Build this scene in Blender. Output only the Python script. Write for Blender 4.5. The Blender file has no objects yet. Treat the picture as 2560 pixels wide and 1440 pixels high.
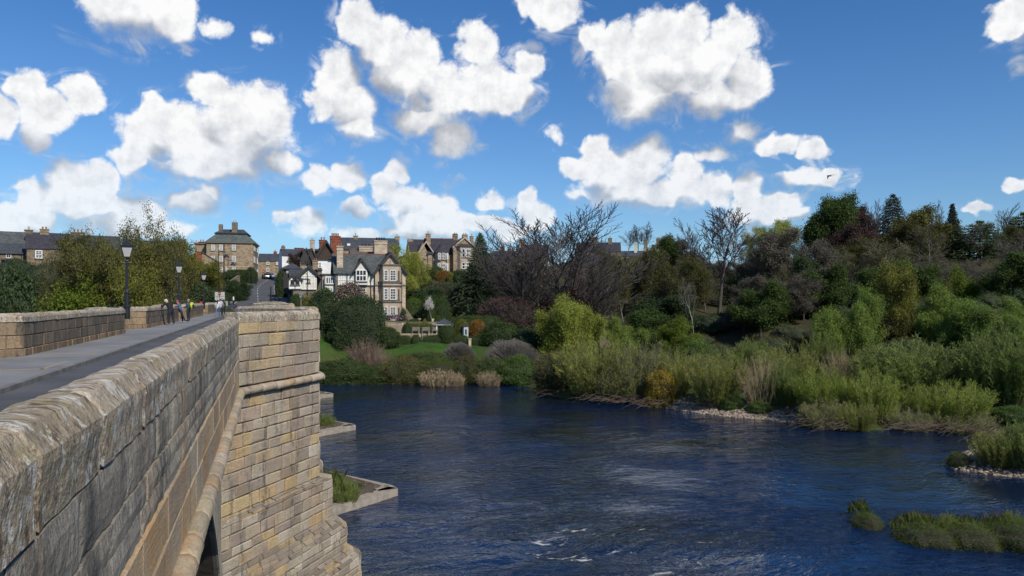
import bpy, bmesh, math, random
import numpy as np
from mathutils import Vector, Matrix, noise as mnoise
R = math.radians
sc = bpy.context.scene
COL = sc.collection
# ---- camera geometry: x right across the bridge, y along the bridge, z up, water at 0
F, TH, EYE = 1870.0, R(17.9), 11.5
CT, ST = math.cos(TH), math.sin(TH)
def P(px, py, Z):
    X = (px - 1280) / F * Z
    return Vector((X*CT + Z*ST, Z*CT - X*ST, EYE - (py - 750) / F * Z))
def W0(px, py, z=0.0):                     # where the sight line meets the level z
    return P(px, py, (EYE - z) * F / (py - 750))
cam = bpy.data.cameras.new('camera'); camo = bpy.data.objects.new('camera', cam); COL.objects.link(camo)
camo.location = (0, 0, EYE); camo.rotation_euler = (R(90), 0, -TH)
cam.sensor_width = 36; cam.lens = 36 * F / 2560; cam.shift_y = 30 / 2560
cam.clip_start = 0.05; cam.clip_end = 8000
sc.camera = camo
sc.view_settings.view_transform = 'Standard'; sc.view_settings.look = 'None'
sc.view_settings.exposure = 0.45; sc.view_settings.gamma = 1.0
sc.cycles.use_denoising = True
sc.cycles.max_bounces = 5; sc.cycles.diffuse_bounces = 2; sc.cycles.glossy_bounces = 3
sc.cycles.transmission_bounces = 3; sc.cycles.caustics_reflective = False; sc.cycles.caustics_refractive = False

# ---- node helpers
class NT:
    def __init__(s, tree): s.t = tree; s.n = tree.nodes; s.l = tree.links
    def new(s, typ, **kw):
        nd = s.n.new(typ)
        for k, v in kw.items(): setattr(nd, k, v)
        return nd
    def put(s, sock, v):
        if hasattr(v, 'is_output'): s.l.new(v, sock)
        elif v is not None: sock.default_value = v
    def math(s, op, a, b=None, c=None, clamp=False):
        nd = s.new('ShaderNodeMath', operation=op, use_clamp=clamp)
        for i, v in enumerate((a, b, c)):
            if v is not None: s.put(nd.inputs[i], v)
        return nd.outputs[0]
    def vmath(s, op, a, b=None, c=None):
        nd = s.new('ShaderNodeVectorMath', operation=op)
        for i, v in enumerate((a, b, c)):
            if v is not None: s.put(nd.inputs[i], v)
        return nd.outputs['Value'] if op in ('DOT_PRODUCT', 'LENGTH', 'DISTANCE') else nd.outputs[0]
    def noise(s, vec, scale, detail=3, rough=.55, dist=0.0, dims='3D', out='Fac'):
        nd = s.new('ShaderNodeTexNoise', noise_dimensions=dims)
        if vec is not None: s.put(nd.inputs['Vector'], vec)
        for k, v in (('Scale', scale), ('Detail', detail), ('Roughness', rough), ('Distortion', dist)): s.put(nd.inputs[k], v)
        return nd.outputs[out]
    def ramp(s, fac, stops, interp='LINEAR'):
        nd = s.new('ShaderNodeValToRGB'); cr = nd.color_ramp; cr.interpolation = interp
        while len(cr.elements) < len(stops): cr.elements.new(.5)
        for e, (p, c) in zip(cr.elements, stops):
            e.position = p; e.color = (c[0], c[1], c[2], 1) if hasattr(c, '__len__') else (c, c, c, 1)
        s.put(nd.inputs[0], fac); return nd.outputs[0]
    def mix(s, fac, a, b, blend='MIX'):
        nd = s.new('ShaderNodeMix', data_type='RGBA', blend_type=blend)
        s.put(nd.inputs[0], fac)
        for i, v in ((6, a), (7, b)):
            s.put(nd.inputs[i], v if hasattr(v, 'is_output') or len(v) == 4 else (*v, 1))
        return nd.outputs[2]
    def maprange(s, v, a, b, c=0.0, d=1.0, kind='SMOOTHSTEP'):
        nd = s.new('ShaderNodeMapRange', interpolation_type=kind)
        for i, x in enumerate((v, a, b, c, d)): s.put(nd.inputs[i], x)
        return nd.outputs[0]
    def scaled(s, vec, sx, sy, sz):
        return s.vmath('MULTIPLY', vec, (sx, sy, sz))
    def coord(s, which='Object'):
        return s.new('ShaderNodeTexCoord').outputs[which]
    def attr(s, name, out='Color'):
        return s.new('ShaderNodeAttribute', attribute_name=name).outputs[out]
def new_mat(name):
    m = bpy.data.materials.new(name); m.use_nodes = True
    nt = NT(m.node_tree); b = m.node_tree.nodes['Principled BSDF']
    return m, nt, b
def bump(nt, b, h, strength=.5, dist=.02, normal=None):
    nd = nt.new('ShaderNodeBump'); nt.put(nd.inputs['Strength'], strength); nt.put(nd.inputs['Distance'], dist)
    nt.put(nd.inputs['Height'], h)
    if normal is not None: nt.put(nd.inputs['Normal'], normal)
    nt.l.new(nd.outputs[0], b.inputs['Normal'])
    return nd.outputs[0]
def simple(name, c1, c2=None, rough=.8, scale=3.0, metal=0.0, spec=None, bmp=0.0, detail=4, stretch=(1, 1, 1), tint=False):
    """surface whose colour drifts between two shades"""
    m, nt, b = new_mat(name)
    c2 = c2 or tuple(x*.72 for x in c1)
    v = nt.scaled(nt.coord(), *stretch)
    f = nt.noise(v, scale, detail, .6)
    f = nt.maprange(f, .3, .7)
    c = nt.mix(f, c1, c2)
    if tint: c = nt.mix(1.0, c, nt.attr('tint'), 'MULTIPLY')
    nt.put(b.inputs['Base Color'], c); b.inputs['Roughness'].default_value = rough; b.inputs['Metallic'].default_value = metal
    if spec is not None: b.inputs['Specular IOR Level'].default_value = spec
    if bmp: bump(nt, b, nt.noise(v, scale*4, 4, .6), bmp, .03)
    return m
# ---- mesh builder
class MB:
    def __init__(s): s.v = []; s.f = []; s.m = []; s.t = []; s.mi = 0; s.tint = 1.0
    def add(s, verts, faces, tint=None):
        o = len(s.v); s.v.extend([tuple(p) for p in verts])
        for f in faces:
            s.f.append(tuple(i + o for i in f)); s.m.append(s.mi); s.t.append(s.tint if tint is None else tint)
    def box(s, x0, x1, y0, y1, z0, z1, tint=None):
        s.add([(x0,y0,z0),(x1,y0,z0),(x1,y1,z0),(x0,y1,z0),(x0,y0,z1),(x1,y0,z1),(x1,y1,z1),(x0,y1,z1)],
              [(3,2,1,0),(4,5,6,7),(0,1,5,4),(1,2,6,5),(2,3,7,6),(3,0,4,7)], tint)
    def prism(s, pts, d, tint=None):
        """closed outline pts (3D, one plane) pushed by vector d"""
        n = len(pts); d = Vector(d); a = [Vector(p) for p in pts]; b = [p + d for p in a]
        s.add(a + b, [tuple(range(n))[::-1], tuple(range(n, 2*n))] + [(i, (i+1) % n, n + (i+1) % n, n + i) for i in range(n)], tint)
    def tube(s, pts, rads, sides=6, cap=True, tint=None):
        pts = [Vector(p) for p in pts]; n = len(pts)
        if not hasattr(rads, '__len__'): rads = [rads]*n
        V = []; 
        for i, p in enumerate(pts):
            d = (pts[min(i+1, n-1)] - pts[max(i-1, 0)])
            if d.length < 1e-9: d = Vector((0,0,1))
            d.normalize(); a = d.orthogonal().normalized() if i == 0 else (a - d*a.dot(d)).normalized()
            b = d.cross(a)
            for k in range(sides):
                t = 2*math.pi*k/sides
                V.append(p + (a*math.cos(t) + b*math.sin(t))*rads[i])
        Fc = [(i*sides+k, i*sides+(k+1) % sides, (i+1)*sides+(k+1) % sides, (i+1)*sides+k) for i in range(n-1) for k in range(sides)]
        if cap: Fc += [tuple(range(sides))[::-1], tuple((n-1)*sides+k for k in range(sides))]
        s.add(V, Fc, tint)
    def lathe(s, prof, c=(0,0,0), sides=12, tint=None):
        s.tube([(c[0], c[1], c[2]+z) for r, z in prof], [max(r, .001) for r, z in prof], sides, True, tint)
    def build(s, name, mats, parent=None, smooth=False, loc=None):
        me = bpy.data.meshes.new(name); me.from_pydata(s.v, [], s.f)
        mats = mats if isinstance(mats, (list, tuple)) else [mats]
        for m in mats: me.materials.append(m)
        if len(mats) > 1: me.polygons.foreach_set('material_index', s.m)
        at = me.attributes.new('tint', 'FLOAT_COLOR', 'FACE')
        c = np.ones((len(s.f), 4), np.float32)
        tt = [(t, t, t) if not hasattr(t, '__len__') else t for t in s.t]
        if tt: c[:, :3] = np.array(tt, np.float32)
        at.data.foreach_set('color', c.ravel())
        if smooth: me.polygons.foreach_set('use_smooth', [True]*len(s.f))
        me.update(); o = bpy.data.objects.new(name, me); COL.objects.link(o)
        if parent: o.parent = parent
        if loc is not None: o.location = loc
        return o
def np_mesh(name, V, Q, mats, mi=None, tint=None, smooth=False, dom='FACE'):
    V = np.asarray(V, np.float32); Q = np.asarray(Q, np.int32); me = bpy.data.meshes.new(name)
    n, k = Q.shape
    me.vertices.add(len(V)); me.vertices.foreach_set('co', V.ravel())
    me.loops.add(n*k); me.loops.foreach_set('vertex_index', Q.ravel())
    me.polygons.add(n); me.polygons.foreach_set('loop_start', np.arange(0, n*k, k, dtype=np.int32))
    for m in (mats if isinstance(mats, (list, tuple)) else [mats]): me.materials.append(m)
    if mi is not None: me.polygons.foreach_set('material_index', np.asarray(mi, np.int32))
    if smooth: me.polygons.foreach_set('use_smooth', np.ones(n, bool))
    if tint is not None:
        at = me.attributes.new('tint', 'FLOAT_COLOR', dom); c = np.ones((len(tint), 4), np.float32)
        tint = np.asarray(tint, np.float32); c[:, :3] = tint if tint.ndim == 2 else tint[:, None]
        at.data.foreach_set('color', c.ravel())
    me.update(calc_edges=True); me.validate()
    return me
def link(name, me, parent=None, loc=None):
    o = bpy.data.objects.new(name, me); COL.objects.link(o)
    if parent: o.parent = parent
    if loc is not None: o.location = loc
    return o
def tag(o, label=None, cat=None, group=None, kind=None):
    if label: o['label'] = label
    if cat: o['category'] = cat
    if group: o['group'] = group
    if kind: o['kind'] = kind
    return o
def empty(name, loc=(0,0,0), rz=0.0, label=None, cat=None, group=None):
    o = bpy.data.objects.new(name, None); COL.objects.link(o); o.location = loc; o.rotation_euler = (0,0,rz); o.empty_display_size = .3
    return tag(o, label, cat, group)
def copy_tree(o, parent=None):
    kids = list(o.children); c = o.copy(); COL.objects.link(c); c.parent = parent
    for ch in kids: copy_tree(ch, c)
    return c
def ns(x, y, z=0.0): return mnoise.noise((x, y, z))
# ------------------------------------------------------------------ sky, clouds, sun
SUN_EL, SUN_AZ = R(41), R(20)              # the sun stands behind the viewer, a little to the right
sd = Vector((math.cos(SUN_EL)*math.sin(SUN_AZ), -math.cos(SUN_EL)*math.cos(SUN_AZ), math.sin(SUN_EL)))
sun = bpy.data.lights.new('sun', 'SUN'); suno = bpy.data.objects.new('sun', sun); COL.objects.link(suno)
sun.energy = 3.3; sun.angle = R(.55); sun.color = (1.0, .93, .82)
suno.rotation_euler = sd.to_track_quat('Z', 'Y').to_euler(); suno.location = (0, -40, 80)
world = bpy.data.worlds.new('World'); sc.world = world; world.use_nodes = True
world.cycles.sampling_method = 'MANUAL'; world.cycles.sample_map_resolution = 512
wt = NT(world.node_tree); bg = world.node_tree.nodes['Background']
BLOBS = [  # one puff each: place and size as seen from the bridge, last number thins it
 (320,-15,160,105,0),(425,35,75,75,0),(545,78,62,44,.93),(660,96,46,28,.95),
 (70,235,55,55,0),(110,280,95,52,0),(205,235,62,48,.3),(90,345,40,52,.2),(5,290,55,50,.3),
 (530,222,62,42,0),(610,255,85,65,0),(655,300,80,90,0),(590,355,160,92,0),(410,340,115,85,0),(385,270,42,38,0),(520,410,200,46,0),(700,405,55,38,.3),(325,390,55,42,.3),
 (170,452,90,52,0),(250,455,66,44,0),(90,475,60,42,0),(205,512,150,46,0),(350,525,95,42,.2),(480,505,85,40,.2),(525,478,45,28,.2),
 (60,555,110,40,.3),(300,565,240,36,.45),
 (890,55,58,62,0),(955,110,85,80,0),(1040,140,70,65,0),(850,180,65,70,0),(818,262,54,50,0),(868,268,85,70,0),(1010,195,110,65,0),(1100,235,125,80,0),(1205,225,105,75,0),(1195,115,62,62,.5),(1322,165,46,46,0),(1275,235,75,62,0),(1055,300,100,48,0),(1120,345,75,60,.1),(885,322,75,36,.35),
 (795,440,50,34,.1),(872,436,60,40,0),
 (1000,432,42,36,.55),(955,472,38,40,0),(1025,505,85,48,0),(1100,522,52,55,0),(1060,558,125,46,0),(1190,562,70,32,.3),(1222,500,52,28,.35),(1125,462,46,22,.85),
 (890,522,62,30,.55),(705,545,55,35,.5),(775,555,60,46,.2),(640,512,44,20,.85),(1320,492,32,30,.5),(1335,540,58,52,.1),(1270,575,80,35,.4),(1000,585,260,24,.6),
 (1395,15,72,62,.1),(1330,12,42,34,.4),
 (1480,92,42,46,0),(1545,135,85,75,0),(1650,95,110,72,0),(1725,75,62,60,0),(1832,92,66,64,0),(1705,175,200,90,0),(1600,232,120,82,0),(1862,200,72,78,0),(1790,245,120,55,0),
 (1858,330,62,40,.45),(1780,382,62,26,.5),(1940,360,82,30,.4),(2030,375,46,30,.2),
 (1492,378,48,44,0),(1625,380,65,50,0),(1560,432,145,72,0),(1440,420,55,32,.2),(1705,432,62,55,0),(1610,484,190,46,0),(1785,472,62,52,.2),
 (1872,470,42,46,0),(1950,512,62,40,0),(1905,535,100,44,.2),(1995,530,45,24,.4),
 (2005,445,78,28,.3),(2072,446,42,26,.3),(2132,440,26,24,.95),(1380,340,46,38,.88),
 (2520,55,62,52,.5),(2570,15,70,48,.2),(2552,170,30,26,.85),(2535,463,42,22,.4),(2448,523,40,14,.5)]
g = bpy.data.node_groups.new('puffs', 'ShaderNodeTree')
g.interface.new_socket('V', in_out='INPUT', socket_type='NodeSocketVector'); g.interface.new_socket('D', in_out='OUTPUT', socket_type='NodeSocketFloat')
gt = NT(g); gi = gt.new('NodeGroupInput').outputs[0]; go = gt.new('NodeGroupOutput')
acc = None
for (cx, cy, rx, ry, w) in BLOBS:
    az = math.atan((cx-1280)/F); el = math.atan((750-cy)/F*math.cos(az))
    ax, ay = az*10, el*10; qx = rx*1.02/F*10*math.cos(az)**1.5; qy = ry*1.02/F*10
    q = gt.vmath('MULTIPLY_ADD', gi, (1/qx, 1/qy, 0), (-ax/qx, -ay/qy, w*.85))
    q = gt.vmath('DOT_PRODUCT', q, q)
    acc = q if acc is None else gt.math('MINIMUM', acc, q)
gt.l.new(gt.math('SUBTRACT', 1.0, acc), go.inputs[0])
dirv = wt.new('ShaderNodeTexCoord').outputs['Generated']
X = wt.vmath('DOT_PRODUCT', dirv, (CT, -ST, 0)); Z = wt.vmath('DOT_PRODUCT', dirv, (ST, CT, 0)); Y = wt.vmath('DOT_PRODUCT', dirv, (0, 0, 1))
az = wt.math('MULTIPLY', wt.math('ARCTAN2', X, Z), 10.0); el = wt.math('MULTIPLY', wt.math('ARCSINE', Y), 10.0)
cv = wt.new('ShaderNodeCombineXYZ'); wt.l.new(az, cv.inputs[0]); wt.l.new(el, cv.inputs[1]); V0 = cv.outputs[0]
def puffs(v):
    nd = wt.new('ShaderNodeGroup', node_tree=g); wt.l.new(v, nd.inputs[0]); return nd.outputs[0]
warp = wt.noise(V0, 3.2, 2, .5, dims='2D', out='Color')
Vw = wt.vmath('ADD', V0, wt.vmath('MULTIPLY', wt.vmath('SUBTRACT', warp, (.5,.5,.5)), (.22,.22,0)))
def fluff(v):
    a = wt.noise(v, 1.6, 7, .60, dims='2D')
    vo = wt.new('ShaderNodeTexVoronoi', voronoi_dimensions='2D', feature='F1', normalize=True)
    wt.l.new(wt.vmath('ADD', v, wt.vmath('MULTIPLY', wt.vmath('SUBTRACT', wt.noise(v, 9, 2, .5, dims='2D', out='Color'), (.5,.5,.5)), (.10,.10,0))), vo.inputs['Vector'])
    vo.inputs['Scale'].default_value = 3.0; vo.inputs['Detail'].default_value = 4.0; vo.inputs['Roughness'].default_value = .62; vo.inputs['Lacunarity'].default_value = 2.1
    return wt.math('ADD', wt.math('MULTIPLY', wt.math('SUBTRACT', a, .5), 2.1), wt.math('MULTIPLY', wt.math('SUBTRACT', .36, vo.outputs['Distance']), 1.7))
OFF = (-.05, .11, 0)
V1 = wt.vmath('ADD', Vw, OFF)
D0 = puffs(Vw); DU = puffs(wt.vmath('ADD', Vw, (-.06, .52, 0)))
n0 = fluff(V0); n1 = fluff(wt.vmath('ADD', V0, OFF))
# clouds of the same kind everywhere outside the part of the sky the photograph shows
mx = wt.maprange(wt.math('ABSOLUTE', az), 6.4, 8.0); my = wt.maprange(el, 4.2, 5.0)
gen = wt.maprange(wt.noise(wt.scaled(V0, .7, 1.0, 1), .42, 2, .5, dims='2D'), .52, .72, -.9, .55, 'LINEAR')
out_m = wt.math('MAXIMUM', mx, my)
def blend(d): 
    return wt.math('ADD', d, wt.math('MULTIPLY', out_m, wt.math('SUBTRACT', gen, d)))
D0c = wt.math('MAXIMUM', blend(D0), -1.2); DUc = wt.math('MAXIMUM', blend(DU), -1.2)
d0 = wt.math('ADD', D0c, wt.math('MULTIPLY', n0, .60)); d1 = wt.math('ADD', D0c, wt.math('MULTIPLY', n1, .60))
rel = wt.math('SUBTRACT', d0, d1)                                     # small billows facing the sun
under = wt.math('SUBTRACT', DUc, D0c)                                 # more cloud above than here: the base
low = wt.maprange(under, -.30, .60)                                    # 0 in the sunlit top, 1 at the flat base
alpha = wt.maprange(d0, .03, wt.math('MULTIPLY_ADD', low, .75, .56))
alpha = wt.math('MULTIPLY', alpha, wt.maprange(Y, -.02, .03))
wis = wt.noise(wt.scaled(V0, 1.0, 1.5, 1), 1.15, 7, .66, 1.2, dims='2D')
thin = wt.math('MULTIPLY', wt.maprange(wis, .50, .74), wt.maprange(wt.math('ADD', D0c, wt.math('MULTIPLY', n0, .3)), -.85, .05, 0, .62))
alpha = wt.math('MAXIMUM', alpha, thin)
rel = wt.math('MINIMUM', wt.math('MAXIMUM', rel, -.5), .4)
thick = wt.maprange(D0c, .1, .9)                                      # thin edges let the light through
sh = wt.math('ADD', wt.math('MULTIPLY', rel, wt.math('MULTIPLY_ADD', low, -.30, .50)), wt.math('MULTIPLY', wt.math('MULTIPLY', low, wt.math('MULTIPLY_ADD', thick, .5, .5)), -.92))
soft = wt.maprange(wt.noise(wt.vmath('ADD', V0, (3.1, 7.7, 0)), 1.5, 3, .55, dims='2D'), .36, .64, .02, -.13)
sh = wt.math('ADD', wt.math('ADD', sh, .98), wt.math('MULTIPLY', soft, thick))
ccol = wt.ramp(sh, [(0.0, (.27,.30,.35)), (.25, (.38,.405,.45)), (.5, (.545,.57,.61)), (.78, (.80,.815,.845)), (1.0, (1.0,1.0,1.0))])
sky = wt.new('ShaderNodeTexSky', sky_type='NISHITA'); sky.sun_disc = False; sky.sun_elevation = SUN_EL; sky.sun_rotation = math.pi - SUN_AZ
sky.altitude = 50; sky.air_density = 1.0; sky.dust_density = .4; sky.ozone_density = 2.2
SKYK = .086
grade = wt.ramp(Y, [(0, (.50,.66,1.0)), (.08, (.55,.77,1.0)), (.36, (.35,.67,1.0))])
skyc = wt.mix(1.0, sky.outputs[0], grade, 'MULTIPLY')
CLK = .715 / SKYK
cc = wt.mix(1.0, ccol, (CLK, CLK, CLK), 'MULTIPLY')
haze = wt.maprange(Y, .0, .22, .35, .0, 'LINEAR')
cc = wt.mix(haze, cc, skyc)
fin = wt.mix(alpha, skyc, cc)
wt.l.new(fin, bg.inputs[0]); bg.inputs[1].default_value = SKYK
# ------------------------------------------------------------------ ground, river
def w2(px, py, z=0.0): v = W0(px, py, z); return (v.x, v.y)
SHORE = [(-420, 112), (-160, 108), (-60, 106), (-20, 107)] + [w2(*p) for p in (
    (800,961),(900,959),(1000,960),(1150,960),(1250,961),(1325,965),(1345,984),(1420,996),(1500,1002),(1600,1011),(1680,1022),(1760,1034),(1850,1044),(1950,1052),
    (2030,1062),(2100,1074),(2180,1076),(2250,1073),(2350,1074),(2440,1080),(2486,1092),(2470,1112),(2420,1128),(2378,1146),(2366,1164),(2400,1176),(2460,1184),(2560,1194),(2800,1225),(3200,1300))] + [(62, 10), (70,-60), (60,-300), (-420,-300)]
SH = np.array(SHORE)
def shore_dist(x, y):                        # + on land, - in the river
    x = np.asarray(x, float); y = np.asarray(y, float)
    best = np.full(x.shape, 1e9); ins = np.zeros(x.shape, bool)
    n = len(SH)
    for i in range(n):
        ax, ay = SH[i]; bx, by = SH[(i+1) % n]
        dx, dy = bx-ax, by-ay
        t = np.clip(((x-ax)*dx + (y-ay)*dy) / (dx*dx+dy*dy), 0, 1)
        best = np.minimum(best, (x-ax-t*dx)**2 + (y-ay-t*dy)**2)
        c = (ay > y) != (by > y)
        with np.errstate(divide='ignore', invalid='ignore'):
            ins ^= c & (x < (bx-ax)*(y-ay)/((by-ay) if by != ay else 1e-9) + ax)
    return np.where(ins, -1, 1) * np.sqrt(best)
CP = [  # px, py, depth: places whose level can be read off the photograph
 (850,866,109),(820,880,107),(900,886,107),(1000,886,107),(1150,888,107),(1000,864,111.5),(930,864,111.5),(1100,864,111.5),(1200,868,111.5),(960,803,117),(1050,803,118),(1100,836,113),(1250,866,110),(1180,846,114),
 (820,830,108),(815,770,114),(880,770,120),
 (600,775,120),(690,775,120),(640,750,137),(600,750,137),(700,750,137),(560,748,137),(640,721,160),(600,721,160),(690,721,160),(670,697,185),(640,697,185),(700,697,185),(670,690,200),
 (760,768,122),(760,690,185),(800,700,150),(760,735,135),(520,772,116),(450,772,116),
 (1060,700,150),(1100,676,168),(1200,690,165),(1150,740,140),(1300,700,170),(1300,780,135),(1450,770,135),(1400,700,175),(1500,650,220),(1620,640,225),
 (1600,838,122),(1750,830,120),(1700,740,165),(1900,800,130),(2100,790,128),(2300,770,128),(2500,760,124),(2700,760,120),(2100,660,172),(2300,640,168),(2500,640,160),(1850,690,180),(2000,690,175),(2700,640,160),
 (1400,900,98),(1600,920,92),(1900,940,82),(2200,950,75),(2500,950,72),(2560,1040,62),(2700,1100,50),
 (0,775,100),(100,775,104),(300,765,112),(200,700,125),(50,700,122),(300,700,140),(570,700,185),(480,712,175),(400,640,180),
 (0,655,135),(150,655,140),(-600,650,150),(-300,760,105),(-800,800,90)]
CPW = np.array([tuple(P(*c)) for c in CP] + [(0,1200,40),(-600,900,30),(600,900,45),(1200,600,40),(-900,300,22),(300,300,34),(400,120,16),(-60,330,26),(80,330,33)])
def target(x, y):
    num = np.zeros(x.shape); den = np.zeros(x.shape)
    for (a, b, c) in CPW:
        w = 1.0 / ((x-a)**2 + (y-b)**2 + 6.0)**1.6
        num += w*c; den += w
    return num/den
def height(x, y, sdv=None):
    x = np.asarray(x, float); y = np.asarray(y, float)
    s = shore_dist(x, y) if sdv is None else sdv
    t = target(x, y); k = np.clip((x/np.maximum(y, 5)-.335)/.05, 0, 1)*np.clip((260-y)/60, 0, 1)
    flat = .9 + .055*np.clip(s, 0, 34) + .34*np.clip(s-34, 0, None); t = np.where(k > 0, t*(1-k) + np.minimum(t, flat)*k, t)
    bank = np.clip(s, 0, 3.0)*.32 + np.clip(s-3, 0, None)*.28
    h = np.where(s > 0, np.minimum(bank, t), np.maximum(s*.35, -1.6))
    near = np.where(x < .36*y, np.clip((s-.8)/3.6, 0, 1), np.clip((s-3.5)/7, 0, 1)); h = np.where(s > 0, h*(1-near) + np.maximum(t, .8)*near, h)
    return h
def gz(x, y): return float(height(np.array([x]), np.array([y]))[0])
def G(px, Z, dz=0.0):                        # point of the ground in the direction px at depth Z
    v = P(px, 750, Z); v.z = gz(v.x, v.y) + dz; return v
def spaced(lo, a, b, hi, step, grow):
    c = list(np.arange(a, b+1e-6, step)); s = step; t = a
    while t > lo: s *= grow; t -= s; c.insert(0, t)
    s = step; t = b
    while t < hi: s *= grow; t += s; c.append(t)
    return np.array(c)
gx = spaced(-2500, -70, 110, 3000, 1.6, 1.16); gy = spaced(-900, 55, 235, 4500, 1.6, 1.16)
GX, GY = np.meshgrid(gx, gy); fx, fy = GX.ravel(), GY.ravel()
SD = shore_dist(fx, fy); H = height(fx, fy, SD)
H = H + np.array([ns(x*.35, y*.35)*.22 + ns(x*.09, y*.09, 4)*.5*min(1, max(0, (s-12)/20)) if s > 1 else ns(x*.7, y*.7)*.05 for x, y, s in zip(fx, fy, SD)])
RC = [((640,775),117,10.5),((643,770),121,10.0),((645,750),137,7.6),((645,721),160,7.4),((662,706),176,6.2),((676,696.5),190,5.6),((684,693),203,5.0)]
rp_ = [P(a[0], a[1], b) for a, b, c in RC]                            # cut the hillside down to the roadway
for a, e in zip(rp_[:-1], rp_[1:]):
    dx, dy = e.x-a.x, e.y-a.y; t = np.clip(((fx-a.x)*dx+(fy-a.y)*dy)/(dx*dx+dy*dy), 0, 1); d = np.hypot(fx-a.x-t*dx, fy-a.y-t*dy)
    H = np.where(d < 6.5, np.minimum(H, a.z+(e.z-a.z)*t-.35), H)
nx, ny = len(gx), len(gy)
ii = (np.arange(ny-1)[:, None]*nx + np.arange(nx-1)[None, :]).ravel()
Q = np.stack([ii, ii+1, ii+nx+1, ii+nx], 1)
# zones: r lawn, g shingle, b bare woodland floor
def in_poly(x, y, poly):
    ins = np.zeros(x.shape, bool); n = len(poly)
    for i in range(n):
        ax, ay = poly[i]; bx, by = poly[(i+1) % n]
        ins ^= ((ay > y) != (by > y)) & (x < (bx-ax)*(y-ay)/((by-ay) if by != ay else 1e-9) + ax)
    return ins
def gl(px, Z): v = P(px, 750, Z); return (v.x, v.y)
lawn = in_poly(fx, fy, [gl(770,105.5), gl(900,106.3), gl(1200,106.5), gl(1225,109), gl(1180,112.5), gl(960,112.5), gl(860,114), gl(770,118)])
lawn |= in_poly(fx, fy, [gl(930,114), gl(1090,114), gl(1090,121), gl(930,121)])
lawn |= in_poly(fx, fy, [gl(-400,80), gl(60,96), gl(60,118), gl(-400,118)])
zz_ = fx*ST + fy*CT; pxs = 1280 + F*(fx*CT - fy*ST)/np.maximum(zz_, 1)
rightb = (SD > -3) & (SD < 3.6) & (fx > 17) & (((pxs > 1655) & (pxs < 2010)) | (pxs > 2345))
zone = np.zeros((len(fx), 3)); zone[:, 0] = lawn; zone[:, 1] = rightb*np.clip(1.25-SD/2.2, 0, 1); zone[:, 2] = np.clip((SD-14)/8, 0, 1)*(~lawn)
m_ground, nt, b = new_mat('ground')
co = nt.coord(); z = nt.attr('tint'); sp = nt.new('ShaderNodeSeparateColor'); nt.l.new(z, sp.inputs[0])
n1_ = nt.noise(co, .45, 5, .65); n2_ = nt.noise(co, 3.5, 4, .7); n3_ = nt.noise(co, 14, 3, .6)
grass = nt.mix(nt.maprange(n1_, .3, .7), (.040,.068,.018), (.080,.095,.030))
floor_c = nt.mix(nt.maprange(n2_, .3, .7), (.045,.040,.026), (.075,.072,.034))
lawn_c = nt.mix(nt.maprange(nt.noise(co, .6, 4, .6), .3, .7), (.024,.072,.011), (.050,.112,.018))
lawn_c = nt.mix(nt.maprange(n3_, .35, .75, 0, .5), lawn_c, (.07,.10,.03))
vo = nt.new('ShaderNodeTexVoronoi', feature='F1'); nt.l.new(co, vo.inputs['Vector']); vo.inputs['Scale'].default_value = 3.2
shing = nt.mix(nt.maprange(nt.noise(co, 6, 3, .6), .35, .65), (.13,.10,.072), (.27,.22,.165))
shing = nt.mix(nt.maprange(vo.outputs['Distance'], .1, .6), shing, (.10,.08,.06))
c = nt.mix(sp.outputs[2], grass, floor_c); c = nt.mix(sp.outputs[0], c, lawn_c)
sm = nt.math('ADD', sp.outputs[1], nt.math('MULTIPLY', nt.math('SUBTRACT', n2_, .5), .7)); c = nt.mix(nt.maprange(sm, .45, .6), c, shing)
nt.put(b.inputs['Base Color'], c); b.inputs['Roughness'].default_value = .95; b.inputs['Specular IOR Level'].default_value = .15
bump(nt, b, nt.math('ADD', n2_, n3_), .8, .15)
gm = np_mesh('ground', np.stack([fx, fy, H], 1), Q, m_ground, None, zone, True, 'POINT')
tag(link('ground', gm), kind='structure')
# river sheet: a fine grid with a gentle swell, rougher over the stony shallows
m_water, nt, b = new_mat('river_water')
co = nt.coord()
flow = nt.noise(co, .05, 2, .5, out='Color')
cw = nt.vmath('ADD', co, nt.vmath('MULTIPLY', nt.vmath('SUBTRACT', flow, (.5,.5,.5)), (9, 9, 0)))
cf = nt.scaled(cw, .62, 1.0, 1)
w1 = nt.noise(cf, .55, 3, .55, 0.6); w2_ = nt.noise(cf, 1.9, 3, .6, .8); w3 = nt.noise(nt.scaled(cw, .7, 1, 1), 6.5, 2, .55, .4)
patch = nt.maprange(nt.noise(nt.scaled(cw, .6, 1, 1), .10, 4, .6, 1.0), .36, .64, .16, 1.0)
hh = nt.math('ADD', nt.math('MULTIPLY', w1, 1.0), nt.math('MULTIPLY', w2_, .60)); hh = nt.math('ADD', hh, nt.math('MULTIPLY', w3, .10))
bump(nt, b, hh, nt.math('MULTIPLY', patch, .62), .50)
rap = nt.attr('tint'); sr = nt.new('ShaderNodeSeparateColor'); nt.l.new(rap, sr.inputs[0])
fo = nt.noise(cf, 1.5, 6, .72, 1.2); foam = nt.maprange(nt.math('ADD', fo, nt.math('MULTIPLY', sr.outputs[0], .22)), .74, .86)
deep = nt.mix(nt.maprange(nt.noise(co, .09, 3, .5), .4, .65), (.003,.014,.048), (.008,.013,.022))
nt.put(b.inputs['Base Color'], nt.mix(foam, deep, (.50,.49,.46)))
nt.put(b.inputs['Roughness'], nt.maprange(foam, 0, 1, .045, .7)); b.inputs['IOR'].default_value = 1.33
b.inputs['Specular Tint'].default_value = (.50,.76,1.0,1)
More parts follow.
